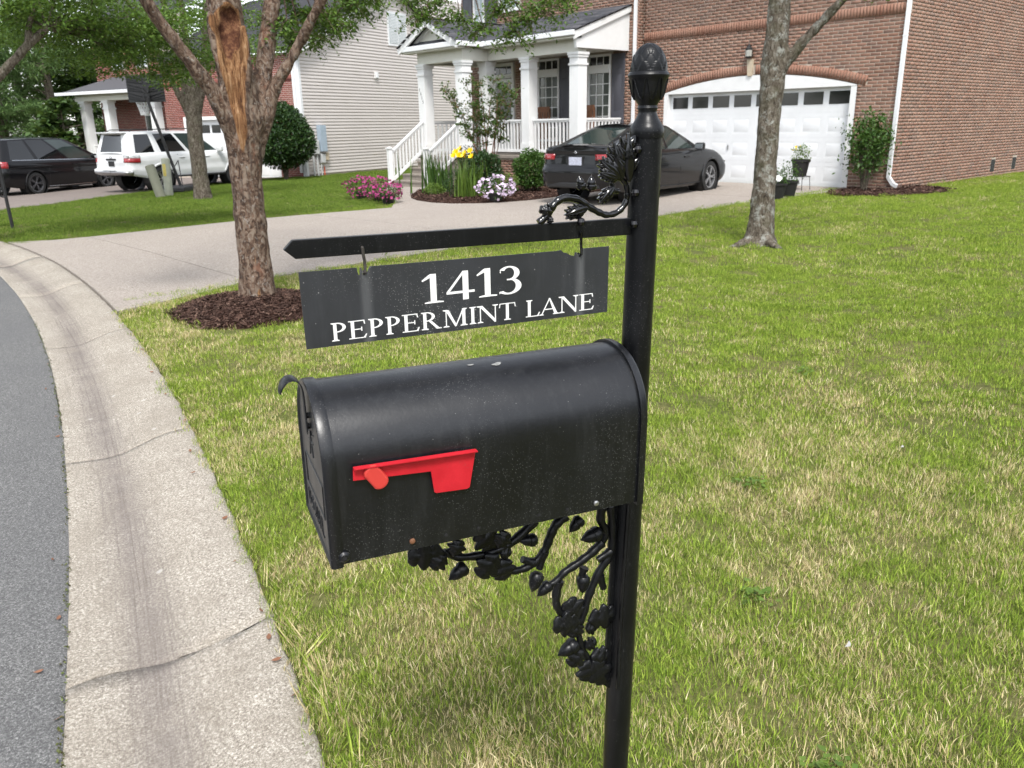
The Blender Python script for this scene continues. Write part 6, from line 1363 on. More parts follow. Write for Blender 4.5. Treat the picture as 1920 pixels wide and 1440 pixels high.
# ================================================================== MAILBOX, POST AND SIGN
A0 = Vector((-.964, .493, 1.04)); LD = Vector((.32192, .94677, 0)).normalized(); WD = Vector((-LD.y, LD.x, 0))
def mp(l, w, z): return A0 + LD*l + WD*w + Vector((0, 0, z - 1.04))      # along the box from the street, across (0 = near side), height
def blackmat(name, base, rough, dust, speck, spec=.5):
    t = NT(name); w = t.co('World'); n = t.noise(7, 5, .7, w); st = t.noise(60, 4, .7, t.co('World', (1, 1, .12))); sp = t.vor(330, co=w); sp2 = t.vor(70, co=w)
    c = t.ramp(n, [(.3, tuple(.8*x for x in base)), (.7, tuple(1.25*x for x in base))])
    c = t.mix(t.math('MULTIPLY', t.ramp(st, [(.5, 0.), (.75, 1.)]), dust), c, (.16,.165,.165))
    rs = t.noise(5, 3, .6, w)
    c = t.mix(t.math('MULTIPLY', t.ramp(sp, [(.10, 1.), (.20, 0.)]), t.math('MULTIPLY', t.ramp(rs, [(.45, 0.), (.65, 1.)]), speck)), c, (.55,.55,.53))
    c = t.mix(t.math('MULTIPLY', t.ramp(sp2, [(.03, 1.), (.07, 0.)]), speck*.7), c, (.45,.45,.43))
    if name == 'sign_plate':                                   # pale run-off stains below the two hooks
        dt = t.n('VectorMath', operation='DOT_PRODUCT'); t.l(w, dt.inputs[0]); dt.inputs[1].default_value = tuple(LD); base_l = A0.dot(LD)
        for lc in (.101, .454):
            u_ = t.math('ABSOLUTE', t.math('SUBTRACT', dt.outputs['Value'], base_l + lc)); c = t.mix(t.math('MULTIPLY', t.ramp(u_, [(.0, .5), (.012, 0.)], 'EASE'), t.ramp(st, [(.3, .5), (.7, 1.)])), c, (.17,.175,.18))
    t.set(c, t.ramp(n, [(.3, rough*.85), (.7, rough*1.15)]), 0, spec); t.bump(t.noise(180, 3, .6, w), .08, .002); return t.m
MAT['box_black'] = blackmat('mailbox_enamel', (.0048,.0053,.0070), .33, .06, .35, .55); MAT['iron_black'] = blackmat('iron_paint', (.004,.0043,.0052), .34, .04, .25, .3); MAT['sign_black'] = blackmat('sign_plate', (.015,.0165,.021), .45, .08, .95, .8); MAT['iron_gloss'] = blackmat('wet_black_paint', (.003,.003,.0035), .08, .0, .0, .6)
fg = NT('red_flag'); fgn = fg.noise(25, 5, .7, fg.co('World')); fgc = fg.mix(fg.ramp(fg.noise(160, 4, .8, fg.co('World')), [(.60, 0.), (.72, .6)]), fg.ramp(fgn, [(.3, (.46,.010,.020)), (.7, (.56,.018,.030))]), (.30,.05,.05)); fg.set(fgc, .42, spec=.4); MAT['flag_red'] = fg.m; MAT['knob_red'] = simple('red_knob', (.56,.045,.035), .5, var=.06); MAT['letter_white'] = simple('vinyl_white', (.83,.83,.81), .45, var=.05); MAT['rust'] = simple('rusty_screw', (.22,.10,.05), .6, .3, var=.5, scale=200)
# --- post
pz0, pz1 = -.25, 1.648
def pax(z): return mp(lerp(.546, .574, (z-.3)/1.35), .10, z)
post = thing('mailbox_post', tuple(pax(0)), 'black iron post with acorn finial, sign arm and cast oak brackets', 'post')
m = MB(); m.tube([pax(z) for z in (pz0, .4, 1.0, 1.3, 1.64)], .0254, 32); m.build('post', MAT['iron_black'], post, smooth=40)
m = MB(); zz = 1.628; fprof = [(.0270,0),(.0280,.006),(.0276,.014),(.0255,.0185),(.0225,.023),(.0180,.030),(.0150,.037),(.0145,.041),(.0165,.045),(.0150,.049),(.0175,.054),(.0235,.061),(.0262,.070),(.0282,.082),(.0300,.088),(.0318,.0905),(.0328,.094),(.0312,.098),(.0275,.1005)]
Fm = Matrix.Translation(pax(zz)-Vector((0,0,0))); m.lathe(fprof, 32, Fm); cup = m.build('finial', MAT['iron_black'], post, smooth=35)
for k in range(8):                                        # petals pressed on the finial cup
    a = 2*math.pi*k/8+.2; m = MB(); pts = []
    for f in np.linspace(-1, 1, 9): z_ = .084 - .030*(1-f*f)**.5*1.0 if False else .088-.030*(1-abs(f)**2.2); R_ = interp(z_, [(.049,.0150),(.061,.0237),(.070,.0264),(.088,.0302)]); aa = a+f*.33; pts.append(Fm @ Vector((R_*math.cos(aa), R_*math.sin(aa), z_)))
    m.tube(pts, .0014, 5); m.build('petal_rib', MAT['iron_black'], cup, smooth=True)
V, F = [], []; na_, nz_ = 96, 60                           # overlapping scales of the bud
for j in range(nz_+1):
    f = j/nz_; z_ = .098+.043*f; R0 = .0240*math.sqrt(max(0, 1-(f*.995)**2.6))
    for i in range(na_):
        a = 2*math.pi*i/na_; best = 0
        for row in range(4):
            zc_ = -.05+row*.25; ph = a*8/(2*math.pi) + (row % 2)*.5; u = (ph - math.floor(ph) - .5)*2; hh = zc_ + .42*(1-abs(u)**2.0)
            if zc_-.3 < f < hh: best = max(best, (4-row)*.0013); 
        ridge = 0
        R_ = R0 + best; V.append(tuple(Fm @ Vector((R_*math.cos(a), R_*math.sin(a), z_))))
F = [(j*na_+i, j*na_+(i+1) % na_, (j+1)*na_+(i+1) % na_, (j+1)*na_+i) for j in range(nz_) for i in range(na_)]
link('acorn_bud', npmesh('acorn_bud', V, F, smooth=True), MAT['iron_black'], cup)
# --- arm with pointed end
m = MB(); m.prism([(-.011,1.490),(.004,1.4765),(.560,1.4755),(.560,1.5025),(.002,1.5030)], lambda a, b: mp(a, .0945, b), lambda a, b: mp(a, .1055, b)); m.build('sign_arm', MAT['iron_black'], post, bevel=.001)
# --- cast oak ornament
def oakleaf(p0, p1, w0, width=.34, curl=.006, lobes=2.6, thick=.0042, hmax=.026, plain=False):
    "lobed (or plain lance-shaped) leaf in the bracket plane from p0 to p1 (l,z), veined and domed"
    p0, p1 = Vector(p0), Vector(p1); d = p1-p0; L = d.length; d.normalize(); s_ = Vector((-d.y, d.x)); n_ = 40; V, F = [], []; cols = [-1,-.85,-.6,-.3,0,.3,.6,.85,1]
    for j in range(n_+1):
        f = j/n_
        if plain: hw_ = min(L*width, hmax)*math.sin(math.pi*min(1, f**.8))**.8*(1-.35*f) + .0006
        else:
            env = math.sin(math.pi*(f*.90+.06))**.55; lb_ = abs(math.sin(math.pi*lobes*f+.35))**.8; hw_ = min(L*width, hmax)*env*(.50+.50*lb_) + .0010
        for c in cols:
            q = p0 + d*(L*(f + (0 if plain else .10*abs(c)*(1-f)))) + s_*(hw_*c); vein = .0022*math.exp(-(c/.13)**2); sid = .0012*math.sin(2*math.pi*(lobes*f - .5*abs(c)))*abs(c)*(0 if plain else 1)
            V.append((q, thick*(1-.75*c*c) - vein*(1 if plain else -1) + sid + curl*math.sin(math.pi*f)))
    k = len(cols); front = [mp(q.x, w0 - b, q.y) for q, b in V]; back = [mp(q.x, w0 + thick*.6 - b*.35, q.y) for q, b in V]; N_ = len(V)
    F = [(j*k+i, j*k+i+1, (j+1)*k+i+1, (j+1)*k+i) for j in range(n_) for i in range(k-1)]; F2 = [tuple(N_+a for a in q[::-1]) for q in F]
    rim = [i for i in range(k)] + [j*k+k-1 for j in range(1, n_+1)] + [n_*k+i for i in range(k-2, -1, -1)] + [j*k for j in range(n_-1, 0, -1)]
    F3 = [(rim[i], rim[(i+1) % len(rim)], N_+rim[(i+1) % len(rim)], N_+rim[i]) for i in range(len(rim))]
    mb_ = MB(); mb_.add(front+back, F+F2+F3); return mb_
def acorn(p0, p1, w0, s_=1):
    a, b = mp(p0[0], w0, p0[1]), mp(p1[0], w0, p1[1]); d = b-a; L = d.length; M_ = Matrix.Translation(a) @ d.to_track_quat('Z', 'Y').to_matrix().to_4x4(); R_ = L*.36*s_
    m1 = MB(); m1.lathe([(0,-.05*L),(R_*.75,-.02*L),(R_*1.10,.12*L),(R_*1.14,.28*L),(R_*1.05,.38*L),(R_*.9,.38*L)], 14, M_)
    m2 = MB(); m2.lathe([(R_*.92,.36*L),(R_*.98,.5*L),(R_*.82,.70*L),(R_*.50,.88*L),(R_*.20,.99*L),(.0005,1.08*L)], 14, M_); return m1, m2
def stem(pts, w0, r0, r1): 
    P3 = [mp(l, w0, z) for l, z in pts]; Q = []
    for i in range(len(P3)-1):
        a, b, c, d = P3[max(0,i-1)], P3[i], P3[i+1], P3[min(len(P3)-1,i+2)]
        for k in range(5):
            t_ = k/5; Q.append(.5*((2*b)+(c-a)*t_+(2*a-5*b+4*c-d)*t_*t_+(3*b-a-3*c+d)*t_**3))
    Q.append(P3[-1]); n_ = len(Q); return MB().tube(Q, [lerp(r0, r1, i/(n_-1))*(1+.10*math.sin(i*1.7)) for i in range(n_)], 10)
UP = {'stem': [(0.3822, 1.5037), (0.3976, 1.5165), (0.4092, 1.5319), (0.4261, 1.5402), (0.4496, 1.5368), (0.4684, 1.5255), (0.4874, 1.5151), (0.5038, 1.5095), (0.523, 1.5132), (0.5365, 1.5256), (0.5401, 1.5419), (0.5355, 1.5585), (0.5243, 1.5671), (0.5121, 1.5618), (0.5152, 1.5489), (0.5248, 1.5461)], 'leaves': [(0.4657, 1.5233), (0.4235, 1.514), (0.511, 1.5549), (0.4844, 1.5305), (0.5382, 1.5607), (0.5332, 1.6364), (0.5284, 1.5658), (0.5093, 1.6234), (0.5215, 1.5672), (0.4832, 1.5971), (0.5161, 1.5674), (0.4822, 1.5778), (0.4028, 1.5208), (0.3823, 1.5253), (0.4002, 1.5141), (0.3976, 1.5028)], 'acorns': [(0.4548, 1.5527), (0.4498, 1.5722), (0.472, 1.5508), (0.4709, 1.5721), (0.4015, 1.5255), (0.3951, 1.5349)], 'knobs': [(0.5489, 1.6112), (0.547, 1.544), (0.5458, 1.494), (0.4486, 1.5033)]}
LO = {'s1': [(0.3718, 0.9893), (0.3374, 0.9621), (0.3007, 0.9474), (0.2621, 0.9449), (0.2245, 0.9509), (0.2013, 0.9677)], 's2': [(0.4328, 0.9849), (0.4123, 0.9718), (0.4006, 0.9508), (0.3888, 0.9239), (0.3682, 0.9049), (0.3422, 0.8978), (0.3138, 0.9033), (0.2945, 0.9226)], 's3': [(0.5064, 0.9148), (0.485, 0.8983), (0.4576, 0.8834), (0.4304, 0.8716), (0.4093, 0.8553), (0.3855, 0.8522)], 's4': [(0.4183, 0.8561), (0.4123, 0.8267), (0.4154, 0.7977), (0.4307, 0.7776)], 's5': [(0.5234, 0.9867), (0.5277, 0.9375), (0.5257, 0.8919), (0.5013, 0.8541), (0.4801, 0.809), (0.4681, 0.7674), (0.459, 0.7441), (0.4657, 0.7028), (0.4821, 0.6679)], 's6': [(0.5049, 0.9875), (0.5024, 0.9612), (0.5138, 0.9345), (0.5065, 0.9118)], 's7': [(0.5257, 0.8919), (0.4977, 0.8799)], 's8': [(0.5014, 0.8478), (0.5115, 0.8168)], 's9': [(0.47, 0.8711), (0.464, 0.854)], 's10': [(0.3888, 0.9239), (0.3783, 0.8904)], 's11': [(0.3682, 0.9049), (0.3453, 0.9178)], 'leaves': [(0.2039, 0.9671), (0.1383, 0.9714), (0.2038, 0.9643), (0.1767, 0.944), (0.2142, 0.959), (0.2285, 0.9867), (0.2953, 0.9544), (0.2635, 0.9929), (0.2953, 0.9544), (0.3153, 0.9815), (0.2978, 0.9451), (0.2609, 0.9075), (0.3005, 0.9416), (0.3229, 0.9393), (0.3031, 0.9323), (0.3078, 0.8899), (0.4619, 0.7627), (0.4032, 0.7693), (0.4587, 0.7667), (0.4337, 0.8117), (0.4556, 0.7644), (0.4434, 0.7322), (0.4745, 0.7592), (0.5352, 0.7621), (0.4716, 0.7405), (0.497, 0.7399), (0.4689, 0.7019), (0.4943, 0.711), (0.4657, 0.6995), (0.4375, 0.6714), (0.4788, 0.6722), (0.4795, 0.6229), (0.482, 0.678), (0.5212, 0.6663), (0.4853, 0.6703), (0.5158, 0.6098)], 'acorns': [(0.2386, 0.9332), (0.2083, 0.9148), (0.3701, 0.9533), (0.3388, 0.9589), (0.4597, 0.9763), (0.4375, 0.9544), (0.4997, 0.9392), (0.4617, 0.9326), (0.3739, 0.8855), (0.3619, 0.8521), (0.3974, 0.8583), (0.3736, 0.8399), (0.4655, 0.8567), (0.4644, 0.8226), (0.4529, 0.7164), (0.4155, 0.7012)]}
def leafpart(p0, p1, w0, lw, mat, root):
    if mat == 'iron_gloss' and (Vector(p1)-Vector(p0)).length > .035:      # spray of glossy leaflets
        a, b = Vector(p0), Vector(p1); d = b-a; L = d.length; o = oakleaf(a, b, w0-.003, .17, .004, hmax=.010, plain=True).build('oak_leaf', MAT[mat], root, smooth='all')
        for f, an, k in ((.18, 38, .46), (.18, -38, .46), (.40, 33, .46), (.40, -33, .46), (.62, 28, .36), (.62, -28, .36)):
            q = a + d*f; c, s_ = math.cos(rad(an)), math.sin(rad(an)); e = Vector((d.x*c-d.y*s_, d.x*s_+d.y*c))*k; oakleaf(q, q+e, w0 - (.001 if an > 0 else .002), .27, .003, hmax=.0075, plain=True).build('leaflet', MAT[mat], o, smooth='all')
    else: oakleaf(p0, p1, w0, lw, .004).build('oak_leaf', MAT[mat], root, smooth='all')
def ornament(D, par_name, mat, rs, stems_, w0=.10, lw=.36):
    mb_ = None; root = None
    for k in stems_:
        o = stem(D[k], w0, rs*1.1, rs*.7).build('stem', MAT[mat], root or post, smooth=True)
        if root is None: o.name = par_name; root = o
    L_ = D['leaves']
    for i in range(0, len(L_), 2): leafpart(L_[i], L_[i+1], w0 - .002*(1+(i//2) % 3), lw, mat, root)
    L_ = D['acorns']
    for i in range(0, len(L_), 2):
        a, b = acorn(L_[i], L_[i+1], w0-.005, .94); c = a.build('acorn', MAT[mat], root, smooth=True); b.build('acorn_nut', MAT[mat], root, smooth=True)
    return root
ub = ornament(UP, 'upper_bracket', 'iron_gloss', .0058, ('stem',), lw=.40)
for l, z in UP['knobs']: m = MB(); m.lathe([(0,-.007),(.005,-.005),(.007,0),(.005,.005),(0,.007)], 10, Matrix.Translation(mp(l, .085, z))); m.build('weld_bead', MAT['iron_gloss'], ub, smooth=True)
lb = ornament(LO, 'lower_bracket', 'iron_black', .0084, ('s5','s1','s2','s3','s4','s6','s7','s8','s9','s10','s11'), lw=.56)
m = MB(); m.box(-.004,.004,-.004,.004,0,1); 
m = MB(); m.prism([(.531,1.03),(.541,1.03),(.530,.585),(.515,.60)], lambda a, b: mp(a, .096, b), lambda a, b: mp(a, .104, b)); m.build('bracket_flange', MAT['iron_black'], post, bevel=.0015)
m = MB(); m.tube([mp(.548,.078,1.02), mp(.539,.078,.80), mp(.535,.078,.60)], .004, 6); m.build('weld_seam', MAT['iron_black'], post, smooth=True)
# --- mailbox
TI = rad(1.8)
def bx3(l, w, h):                                             # box frame, rolled about its near lower edge
    c, s_ = math.cos(TI), math.sin(TI); return mp(l, w*c - h*s_, 1.04 + w*s_ + h*c)
BW, BHT, BLN = .210, .2500, .526; rA = BW/2; hS = BHT - rA
def arch(off=0, n=28, close=True):
    P = [(-off, -off if close else 0)]
    P += [(-off, h) for h in np.linspace(.03, hS, 6)]
    P += [(rA - (rA+off)*math.cos(a), hS + (rA+off)*math.sin(a)) for a in np.linspace(0, math.pi, n)[1:-1]]
    P += [(BW+off, h) for h in np.linspace(hS, .03, 6)] + [(BW+off, -off if close else 0)]; return P
mbx = thing('mailbox', tuple(mp(.26,.1,1.04)), 'black domed metal mailbox with a red flag on its side', 'mailbox')
def loft(P0, l0, P1, l1, mb_): 
    n_ = len(P0); mb_.add([bx3(l0, w, h) for w, h in P0] + [bx3(l1, w, h) for w, h in P1], [(i, i+1, n_+i+1, n_+i) for i in range(n_-1)]); return mb_
m = MB(); P = arch(); n_ = len(P); lv_ = [.010, .03, .1, .2, .3, .4, .49, .518]; V = [bx3(l, w, h) for l in lv_ for w, h in P]
m.add(V, [(j*n_+i, j*n_+(i+1) % n_, (j+1)*n_+(i+1) % n_, (j+1)*n_+i) for j in range(len(lv_)-1) for i in range(n_)]); m.build('body', MAT['box_black'], mbx, smooth=35)
# back: flanged lid
m = MB(); Q = arch(.0048); k_ = len(Q); V = [bx3(l, w, h) for l, PP in ((.513, arch(.0005)), (.513, Q), (.523, Q), (.526, arch(.003))) for w, h in PP]
m.add(V, [(j*k_+i, j*k_+(i+1) % k_, (j+1)*k_+(i+1) % k_, (j+1)*k_+i) for j in range(3) for i in range(k_)] + [tuple(3*k_+i for i in range(k_))]); m.build('back_panel', MAT['box_black'], mbx, smooth=35)
# door: rolled rim, recessed face, hinge ears
m = MB(); RR = [(.017, arch(.0006)), (.017, arch(.0028)), (.014, arch(.0036)), (.002, arch(.0036)), (-.0012, arch(.0024)), (-.0018, arch(.0)), (-.0004, arch(-.0030)), (.0012, arch(-.0050)), (.0012, arch(-.012))]
V = [bx3(l, w, max(h, -.004)) for l, PP in RR for w, h in PP]; m.add(V, [(j*n_+i, j*n_+(i+1) % n_, (j+1)*n_+(i+1) % n_, (j+1)*n_+i) for j in range(len(RR)-1) for i in range(n_)] + [tuple((len(RR)-1)*n_+i for i in range(n_))[::-1]])
door = m.build('door', MAT['box_black'], mbx, smooth=35)
def emboss(pts, r_=.0013, name='embossed_line'): MB().tube([bx3(.0012, w, h) for w, h in pts], r_, 6).build(name, MAT['box_black'], door, smooth=True)
emboss([(.03,.115),(.03,.062),(.174,.062),(.174,.115),(.03,.115)]); emboss([(.03,.115),(.174,.115)])
emboss([(.075,.178),(.088,.172),(.10,.176),(.116,.170),(.13,.178)], .0016); emboss([(.102,.174),(.10,.155),(.092,.135)], .0016); emboss([(.102,.174),(.112,.15),(.12,.132)], .0016); emboss([(.085,.160),(.12,.158)], .0013)
GL = {'U': [[(0,1),(0,.2),(.3,0),(.6,.2),(.6,1)]], 'S': [[(.6,.85),(.3,1),(0,.8),(.1,.55),(.5,.45),(.6,.2),(.3,0),(0,.15)]], 'M': [[(0,0),(0,1),(.35,.4),(.7,1),(.7,0)]], 'A': [[(0,0),(.35,1),(.7,0)],[(.13,.35),(.57,.35)]], 'I': [[(.1,0),(.1,1)]], 'L': [[(0,1),(0,0),(.5,0)]], '.': [[(0,0),(.08,0)]]}
cur = .178                                                     # raised US MAIL lettering, read from the street
for ch, adv in (('U',.021),('.',.006),('S',.021),('.',.010),('M',.024),('A',.024),('I',.010),('L',.018)):
    for ln in GL[ch]: emboss([(cur - x*.024, .022+y*.026) for x, y in ln], .0014, 'raised_letter')
    cur -= adv
for w, h in ((.105,.200),(.105,.183)): m = MB(); m.lathe([(.0045,0),(.0045,.004),(.003,.006),(0,.0062)], 10, Matrix.Translation(bx3(.0012, w, h)) @ (-LD).to_track_quat('Z', 'Y').to_matrix().to_4x4()); m.build('rivet', MAT['iron_black'], door)
# latch handle curling over the top of the door
V, F = [], []; path = [(-.003,.17),(-.003,.20),(-.0035,.234),(-.005,.2480),(-.0105,.2575),(-.018,.2615),(-.026,.2605),(-.0325,.2540),(-.0362,.2445),(-.0372,.2390)]
for j, (l, h) in enumerate(path):
    wv = .011 if j < 3 else lerp(.011, .018, min(1, (j-2)/4)) if j < 8 else .0155 if j == 8 else .010
    for c in (-1, -.4, .4, 1): V.append(bx3(l - .0015*(1-c*c), .105 + wv*c, h + .003*(1-c*c)*(j > 3)))
F = [(j*4+i, j*4+i+1, (j+1)*4+i+1, (j+1)*4+i) for j in range(len(path)-1) for i in range(3)]; me = npmesh('latch', V, F, smooth=True); o = link('latch', me, MAT['iron_black'], mbx); s_ = o.modifiers.new('t', 'SOLIDIFY'); s_.thickness = .0022; s_.offset = 0
b_ = o.modifiers.new('sub', 'SUBSURF'); b_.levels = b_.render_levels = 2
# flag
zf = lambda z: (z - 1.04)
poly = [(.0402,.1560),(.0388,.1348),(.1535,.1280),(.1575,.0935),(.1605,.0912),(.2090,.0885),(.2135,.0905),(.2245,.1515)]
m = MB(); m.prism(poly, lambda a, b: bx3(a, -.0085, b), lambda a, b: bx3(a, -.0060, b)); fl = m.build('flag', MAT['flag_red'], mbx, bevel=.0006)
m = MB(); m.prism([(.0402,.1562),(.2245,.1517),(.2245,.1503),(.0402,.1548)], lambda a, b: bx3(a, -.0175, b), lambda a, b: bx3(a, -.0084, b)); m.build('flag_lip', MAT['flag_red'], fl)
kc, kd = (.0655, .1455), (.0765, .1285); PPk = []
for a in np.linspace(math.pi*.0, math.pi*2, 25)[:-1]:
    d = Vector((kd[0]-kc[0], kd[1]-kc[1])).normalized(); n2 = Vector((-d.y, d.x)); cc = Vector(kc) if math.cos(a) < 0 else Vector(kd); PPk.append(tuple(cc + d*(.0105*math.cos(a)) + n2*(.0125*math.sin(a))))
m = MB(); m.prism(PPk, lambda a, b: bx3(a, -.0165, b), lambda a, b: bx3(a, -.0086, b)); m.build('flag_knob', MAT['knob_red'], fl, bevel=.003)
# screws, holes, hinge pin
def disc(l, h, r_, d0, mat, name): MB().lathe([(r_,0),(r_,d0*.6),(r_*.6,d0),(0,d0*1.05)], 14, Matrix.Translation(bx3(l, -.0004, h)) @ (-WD).to_track_quat('Z', 'Y').to_matrix().to_4x4()).build(name, MAT[mat], mbx, smooth=30)
disc(.1222,.0150,.0045,.003,'rust','screw'); disc(.4365,.0135,.0045,.003,'steel','screw')
for l in (.176,.2293,.3327,.3834): disc(l, .0128, .0030, .0004, 'dark', 'screw_hole'); 
disc(.0185,.0135,.0085,.0065,'box_black','hinge_boss'); MB().lathe([(.0032,0),(.0032,.0006),(0,.0007)], 12, Matrix.Translation(bx3(.0185,-.0072,.0135)) @ (-WD).to_track_quat('Z', 'Y').to_matrix().to_4x4()).build('hinge_pin', MAT['dark'], mbx)
MAT['dropping'] = simple('pale_splash', (.22,.22,.21), .8, var=.5, scale=150)
for l, a_, s_ in ((.255,1.45,.0045),(.295,1.36,.006),(.300,1.40,.004)):
    V = [bx3(l + s_*math.cos(t_)*1.3*(1+.3*math.sin(3*t_)), rA - (rA+.0006)*math.cos(a_+s_*math.sin(t_)*6), hS + (rA+.0006)*math.sin(a_+s_*math.sin(t_)*6)) for t_ in np.linspace(0, 6.28, 11)[:-1]]; m = MB(); m.add(V, [tuple(range(10))]); m.build('bird_dropping', MAT['dropping'], mbx)
m = MB(); m.prism([(.06,1.036),(.535,1.036),(.535,1.022),(.06,1.022)], lambda a, b: mp(a, .06, b), lambda a, b: mp(a, .14, b)); m.build('mounting_plate', MAT['iron_black'], post)
MAT['hook_steel'] = simple('dark_hook', (.10,.09,.08), .4, .6, var=.4, scale=90)
# --- hanging address sign
sg = thing('address_sign', tuple(mp(.255,.10,1.345)), 'dark metal address plate reading 1413 PEPPERMINT LANE hung from the arm', 'sign')
sp_ = [(.0075,1.3440),(.5065,1.3495),(.5075,1.4590),(.4600,1.4588),(.4575,1.4555),(.4540,1.4500),(.4520,1.4475),(.4490,1.4490),(.4475,1.4540),(.4450,1.4520),(.4440,1.4478),(.4370,1.4492),(.4300,1.4535),(.4240,1.4548),(.4200,1.4590),(.4120,1.4580),(.1090,1.4575),(.1060,1.4520),(.1020,1.4455),(.0975,1.4462),(.0965,1.4560),(.0945,1.4570),(.0935,1.4460),(.0915,1.4460),(.0895,1.4572),(.0065,1.4570)]
wS = .0990
m = MB(); m.prism(sp_, lambda a, b: mp(a, wS-.0008, b), lambda a, b: mp(a, wS+.0008, b)); plate = m.build('plate', MAT['sign_black'], sg)
# serif lettering in flat white vinyl, built from strokes
def ell(cx, cy, rx, ry, tx, ty, a0, a1, n=22):
    "crescent stroke: outer ellipse rx,ry, inner rx-tx, ry-ty"
    A_ = [rad(lerp(a0, a1, i/n)) for i in range(n+1)]; return [(cx+rx*math.cos(a), cy+ry*math.sin(a)) for a in A_] + [(cx+(rx-tx)*math.cos(a), cy+(ry-ty)*math.sin(a)) for a in A_[::-1]]
def rc2(x0, x1, y0, y1): return [(x0,y0),(x1,y0),(x1,y1),(x0,y1)]
def serif(xc, y, w, up=1, t_=.035): return [(xc-w/2,y),(xc+w/2,y),(xc+w/2,y+up*t_),(xc+w*.24,y+up*t_*2.1),(xc-w*.24,y+up*t_*2.1),(xc-w/2,y+up*t_)]
T_, t_ = .135, .05
def gP(leg=False):
    s_ = [rc2(.12,.12+T_,.05,.95), serif(.187,0,.30), serif(.15,1,.24,-1), ell(.26,.735,.36,.265,T_,t_,-90,90), rc2(.2,.262,.95,1.0), rc2(.2,.262,.47,.52)]
    if leg: s_ += [[(.33,.50),(.47,.49),(.80,.05),(.90,.035),(.90,0),(.68,0)]]
    return s_, (.95 if leg else .70)
GS = {'P': gP(), 'R': gP(True),
 'E': ([rc2(.12,.12+T_,.04,.96), rc2(.02,.70,0,.045), rc2(.02,.68,.955,1), rc2(.25,.55,.49,.535), [(.62,.045),(.70,.045),(.75,.22),(.71,.22)], [(.63,.955),(.68,.955),(.70,.78),(.66,.78)], rc2(.53,.57,.40,.63)], .80),
 'M': ([serif(.16,0,.26), rc2(.14,.18,.05,.95), serif(.12,1,.20,-1), [(.13,.98),(.28,.98),(.60,.12),(.54,.0)], [(.54,.0),(.59,.0),(.92,.90),(.89,.98)], rc2(.87,.87+T_,.05,.98), serif(.94,0,.32), serif(.98,1,.18,-1)], 1.14),
 'I': ([rc2(.13,.13+T_,.05,.95), serif(.197,0,.30), serif(.197,1,.30,-1)], .38),
 'N': ([serif(.16,0,.26), rc2(.14,.185,.05,.95), serif(.10,1,.20,-1), [(.10,1),(.26,1),(.86,.12),(.86,-.02),(.80,-.02)], rc2(.82,.865,.0,.95), serif(.84,1,.26,-1)], 1.0),
 'T': ([rc2(.33,.33+T_,.05,.96), serif(.397,0,.32), rc2(.04,.76,.955,1), [(.04,.955),(.08,.955),(.05,.75),(.015,.75)], [(.72,.955),(.76,.955),(.785,.75),(.75,.75)]], .82),
 'L': ([rc2(.12,.12+T_,.04,.95), serif(.187,1,.30,-1), rc2(.02,.64,0,.045), [(.56,.045),(.64,.045),(.69,.24),(.65,.24)]], .72),
 'A': ([[(.02,0),(.07,0),(.44,.92),(.42,1.0)], [(.40,1.0),(.47,1.0),(.84,0),(.68,0)], rc2(.22,.66,.31,.36), serif(.05,0,.22,1,.03), serif(.76,0,.32,1,.03)], .88),
 '1': ([rc2(.26,.26+.16,.03,1.0), [(.04,.80),(.06,.76),(.27,.88),(.27,1.0),(.22,.97)], [(.10,0),(.60,0),(.60,.035),(.46,.06),(.22,.06),(.10,.035)]], .66),
 '4': ([rc2(.46,.46+.155,.0,1.0), [(.02,.24),(.02,.30),(.47,1.0),(.54,1.0),(.10,.30)], [(.02,.235),(.78,.235),(.78,.315),(.06,.315)]], .80),
 '3': ([ell(.28,.745,.30,.255,.15,.05,-75,150), ell(.27,.285,.36,.29,.16,.055,-140,80), [(.22,.505),(.40,.50),(.40,.545),(.22,.55)], [(.02,.80),(.055,.76),(.05,.88)], [(.0,.03),(.10,.12),(.02,.12)]], .68)}
def write(txt, x, z, h, slope, name, adv_scale=1.0, hw_=1.0):
    for ch in txt:
        if ch == ' ': x += .42*h*hw_*adv_scale; continue
        sts, adv = GS[ch]; m = MB()
        for q, pl in enumerate(sts):
            d_ = wS - .0012 - .00004*q
            m.prism(pl, lambda a, b: mp(x + a*h*hw_, d_, z + b*h + slope*(x + a*h*hw_)), lambda a, b: mp(x + a*h*hw_, wS-.0007, z + b*h + slope*(x + a*h*hw_)))
        o = m.build(name, MAT['letter_white'], plate); x += adv*h*hw_*adv_scale
    return x
write('1413', .1835, 1.3905, .0445, .017, 'numeral', 1.0, 1.36)
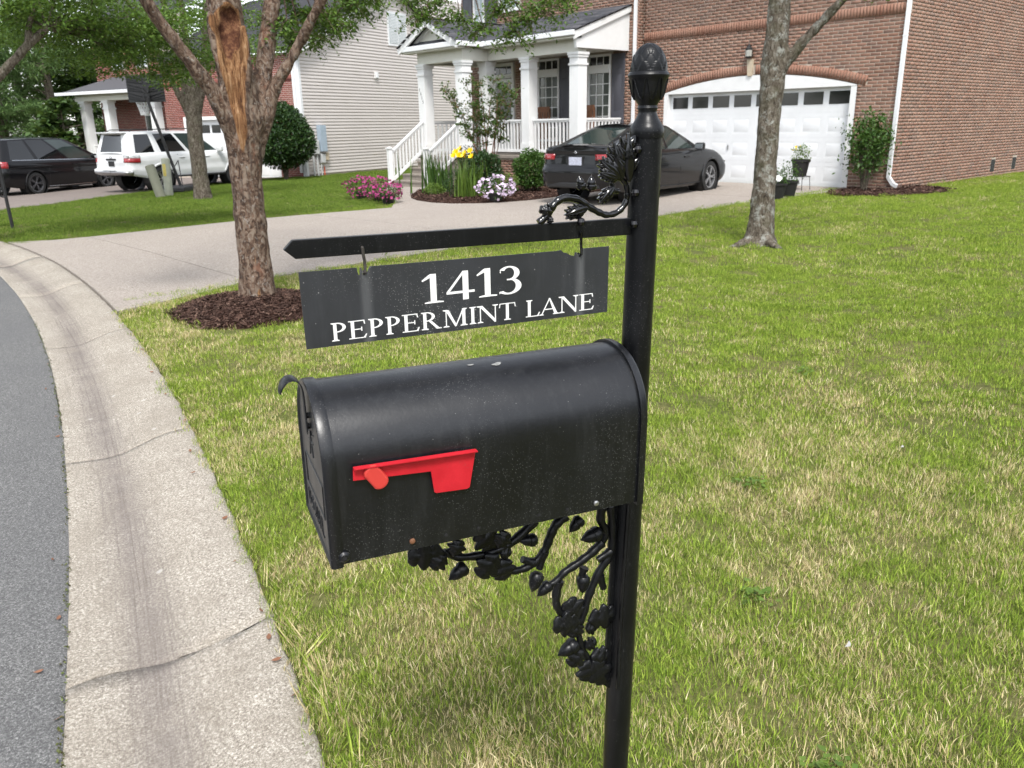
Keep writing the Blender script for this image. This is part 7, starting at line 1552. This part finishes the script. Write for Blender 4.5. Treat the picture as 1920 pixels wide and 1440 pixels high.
write('PEPPERMINT LANE', .0440, 1.3510, .0272, .012, 'letter', 1.0, 1.365)
for l in (.100, .4535):                                        # S hooks
    m = MB(); m.tube([mp(l-.001,.106,1.479), mp(l-.001,.104,1.486), mp(l-.001,.0985,1.489), mp(l-.001,.0925,1.485), mp(l-.0005,.0925,1.476), mp(l+.0015,.0965,1.467), mp(l+.0015,.0955,1.459), mp(l+.001,.0945,1.450), mp(l,.0985,1.4475), mp(l,.1035,1.4505)], .0023, 8); m.build('hook', MAT['hook_steel' if l < .2 else 'iron_gloss'], sg, smooth=True)
# small house number slanting down the front of the porch corner column
for i, ch in enumerate('1413'):
    m = MB()
    for q, pl in enumerate(GS[ch][0]): m.prism(pl, lambda a, b: (-20.115+.045*i+a*.065, EY-.160-.0002*q, 2.62-.11*i+b*.085), lambda a, b: (-20.115+.045*i+a*.065, EY-.1552, 2.62-.11*i+b*.085))
    m.build('house_number', MAT['plastic_black'], C1)
# --- litter
random.seed(4)
litter('fallen_leaf', [(x, Yk(x)-.02-abs(random.gauss(0,.05)), .006) for x in [-2.0,-2.2,-2.33,-2.5,-2.9,-3.3,-3.9,-4.2,-4.7,-5.3,-5.9,-6.6,-7.2,-7.6]], .016, 'dry_leaf', 'little dry brown leaf lying along the grass edge of the kerb', 'leaf', 'dry leaves on the kerb')
litter('fallen_leaf', [(x, Yk(x)-.69-abs(random.gauss(0,.04)), -.077) for x in [-2.5,-2.8,-3.1,-3.6,-4.9,-5.2,-5.6,-6.3,-7.0]], .014, 'dry_leaf', 'little dry brown leaf at the edge of the asphalt', 'leaf', 'dry leaves on the road edge')
for (p, lab) in (((-5.2,6.55,.10),'pale fallen blossom on the lawn just right of the iron post'), ((-1.55,4.0,.06),'white fallen blossom on the open lawn at the right'), ((-4.8,8.1,.12),'pinkish fallen blossom near the foot of the lawn tree'), ((-4.1,5.9,.09),'faded pink blossom on the lawn midway to the tree'), ((-.95,2.25,.05),'small greyish blossom low on the lawn at the right')): litter('fallen_blossom', [p], .017, 'petal_white', lab, 'blossom', None, .8)
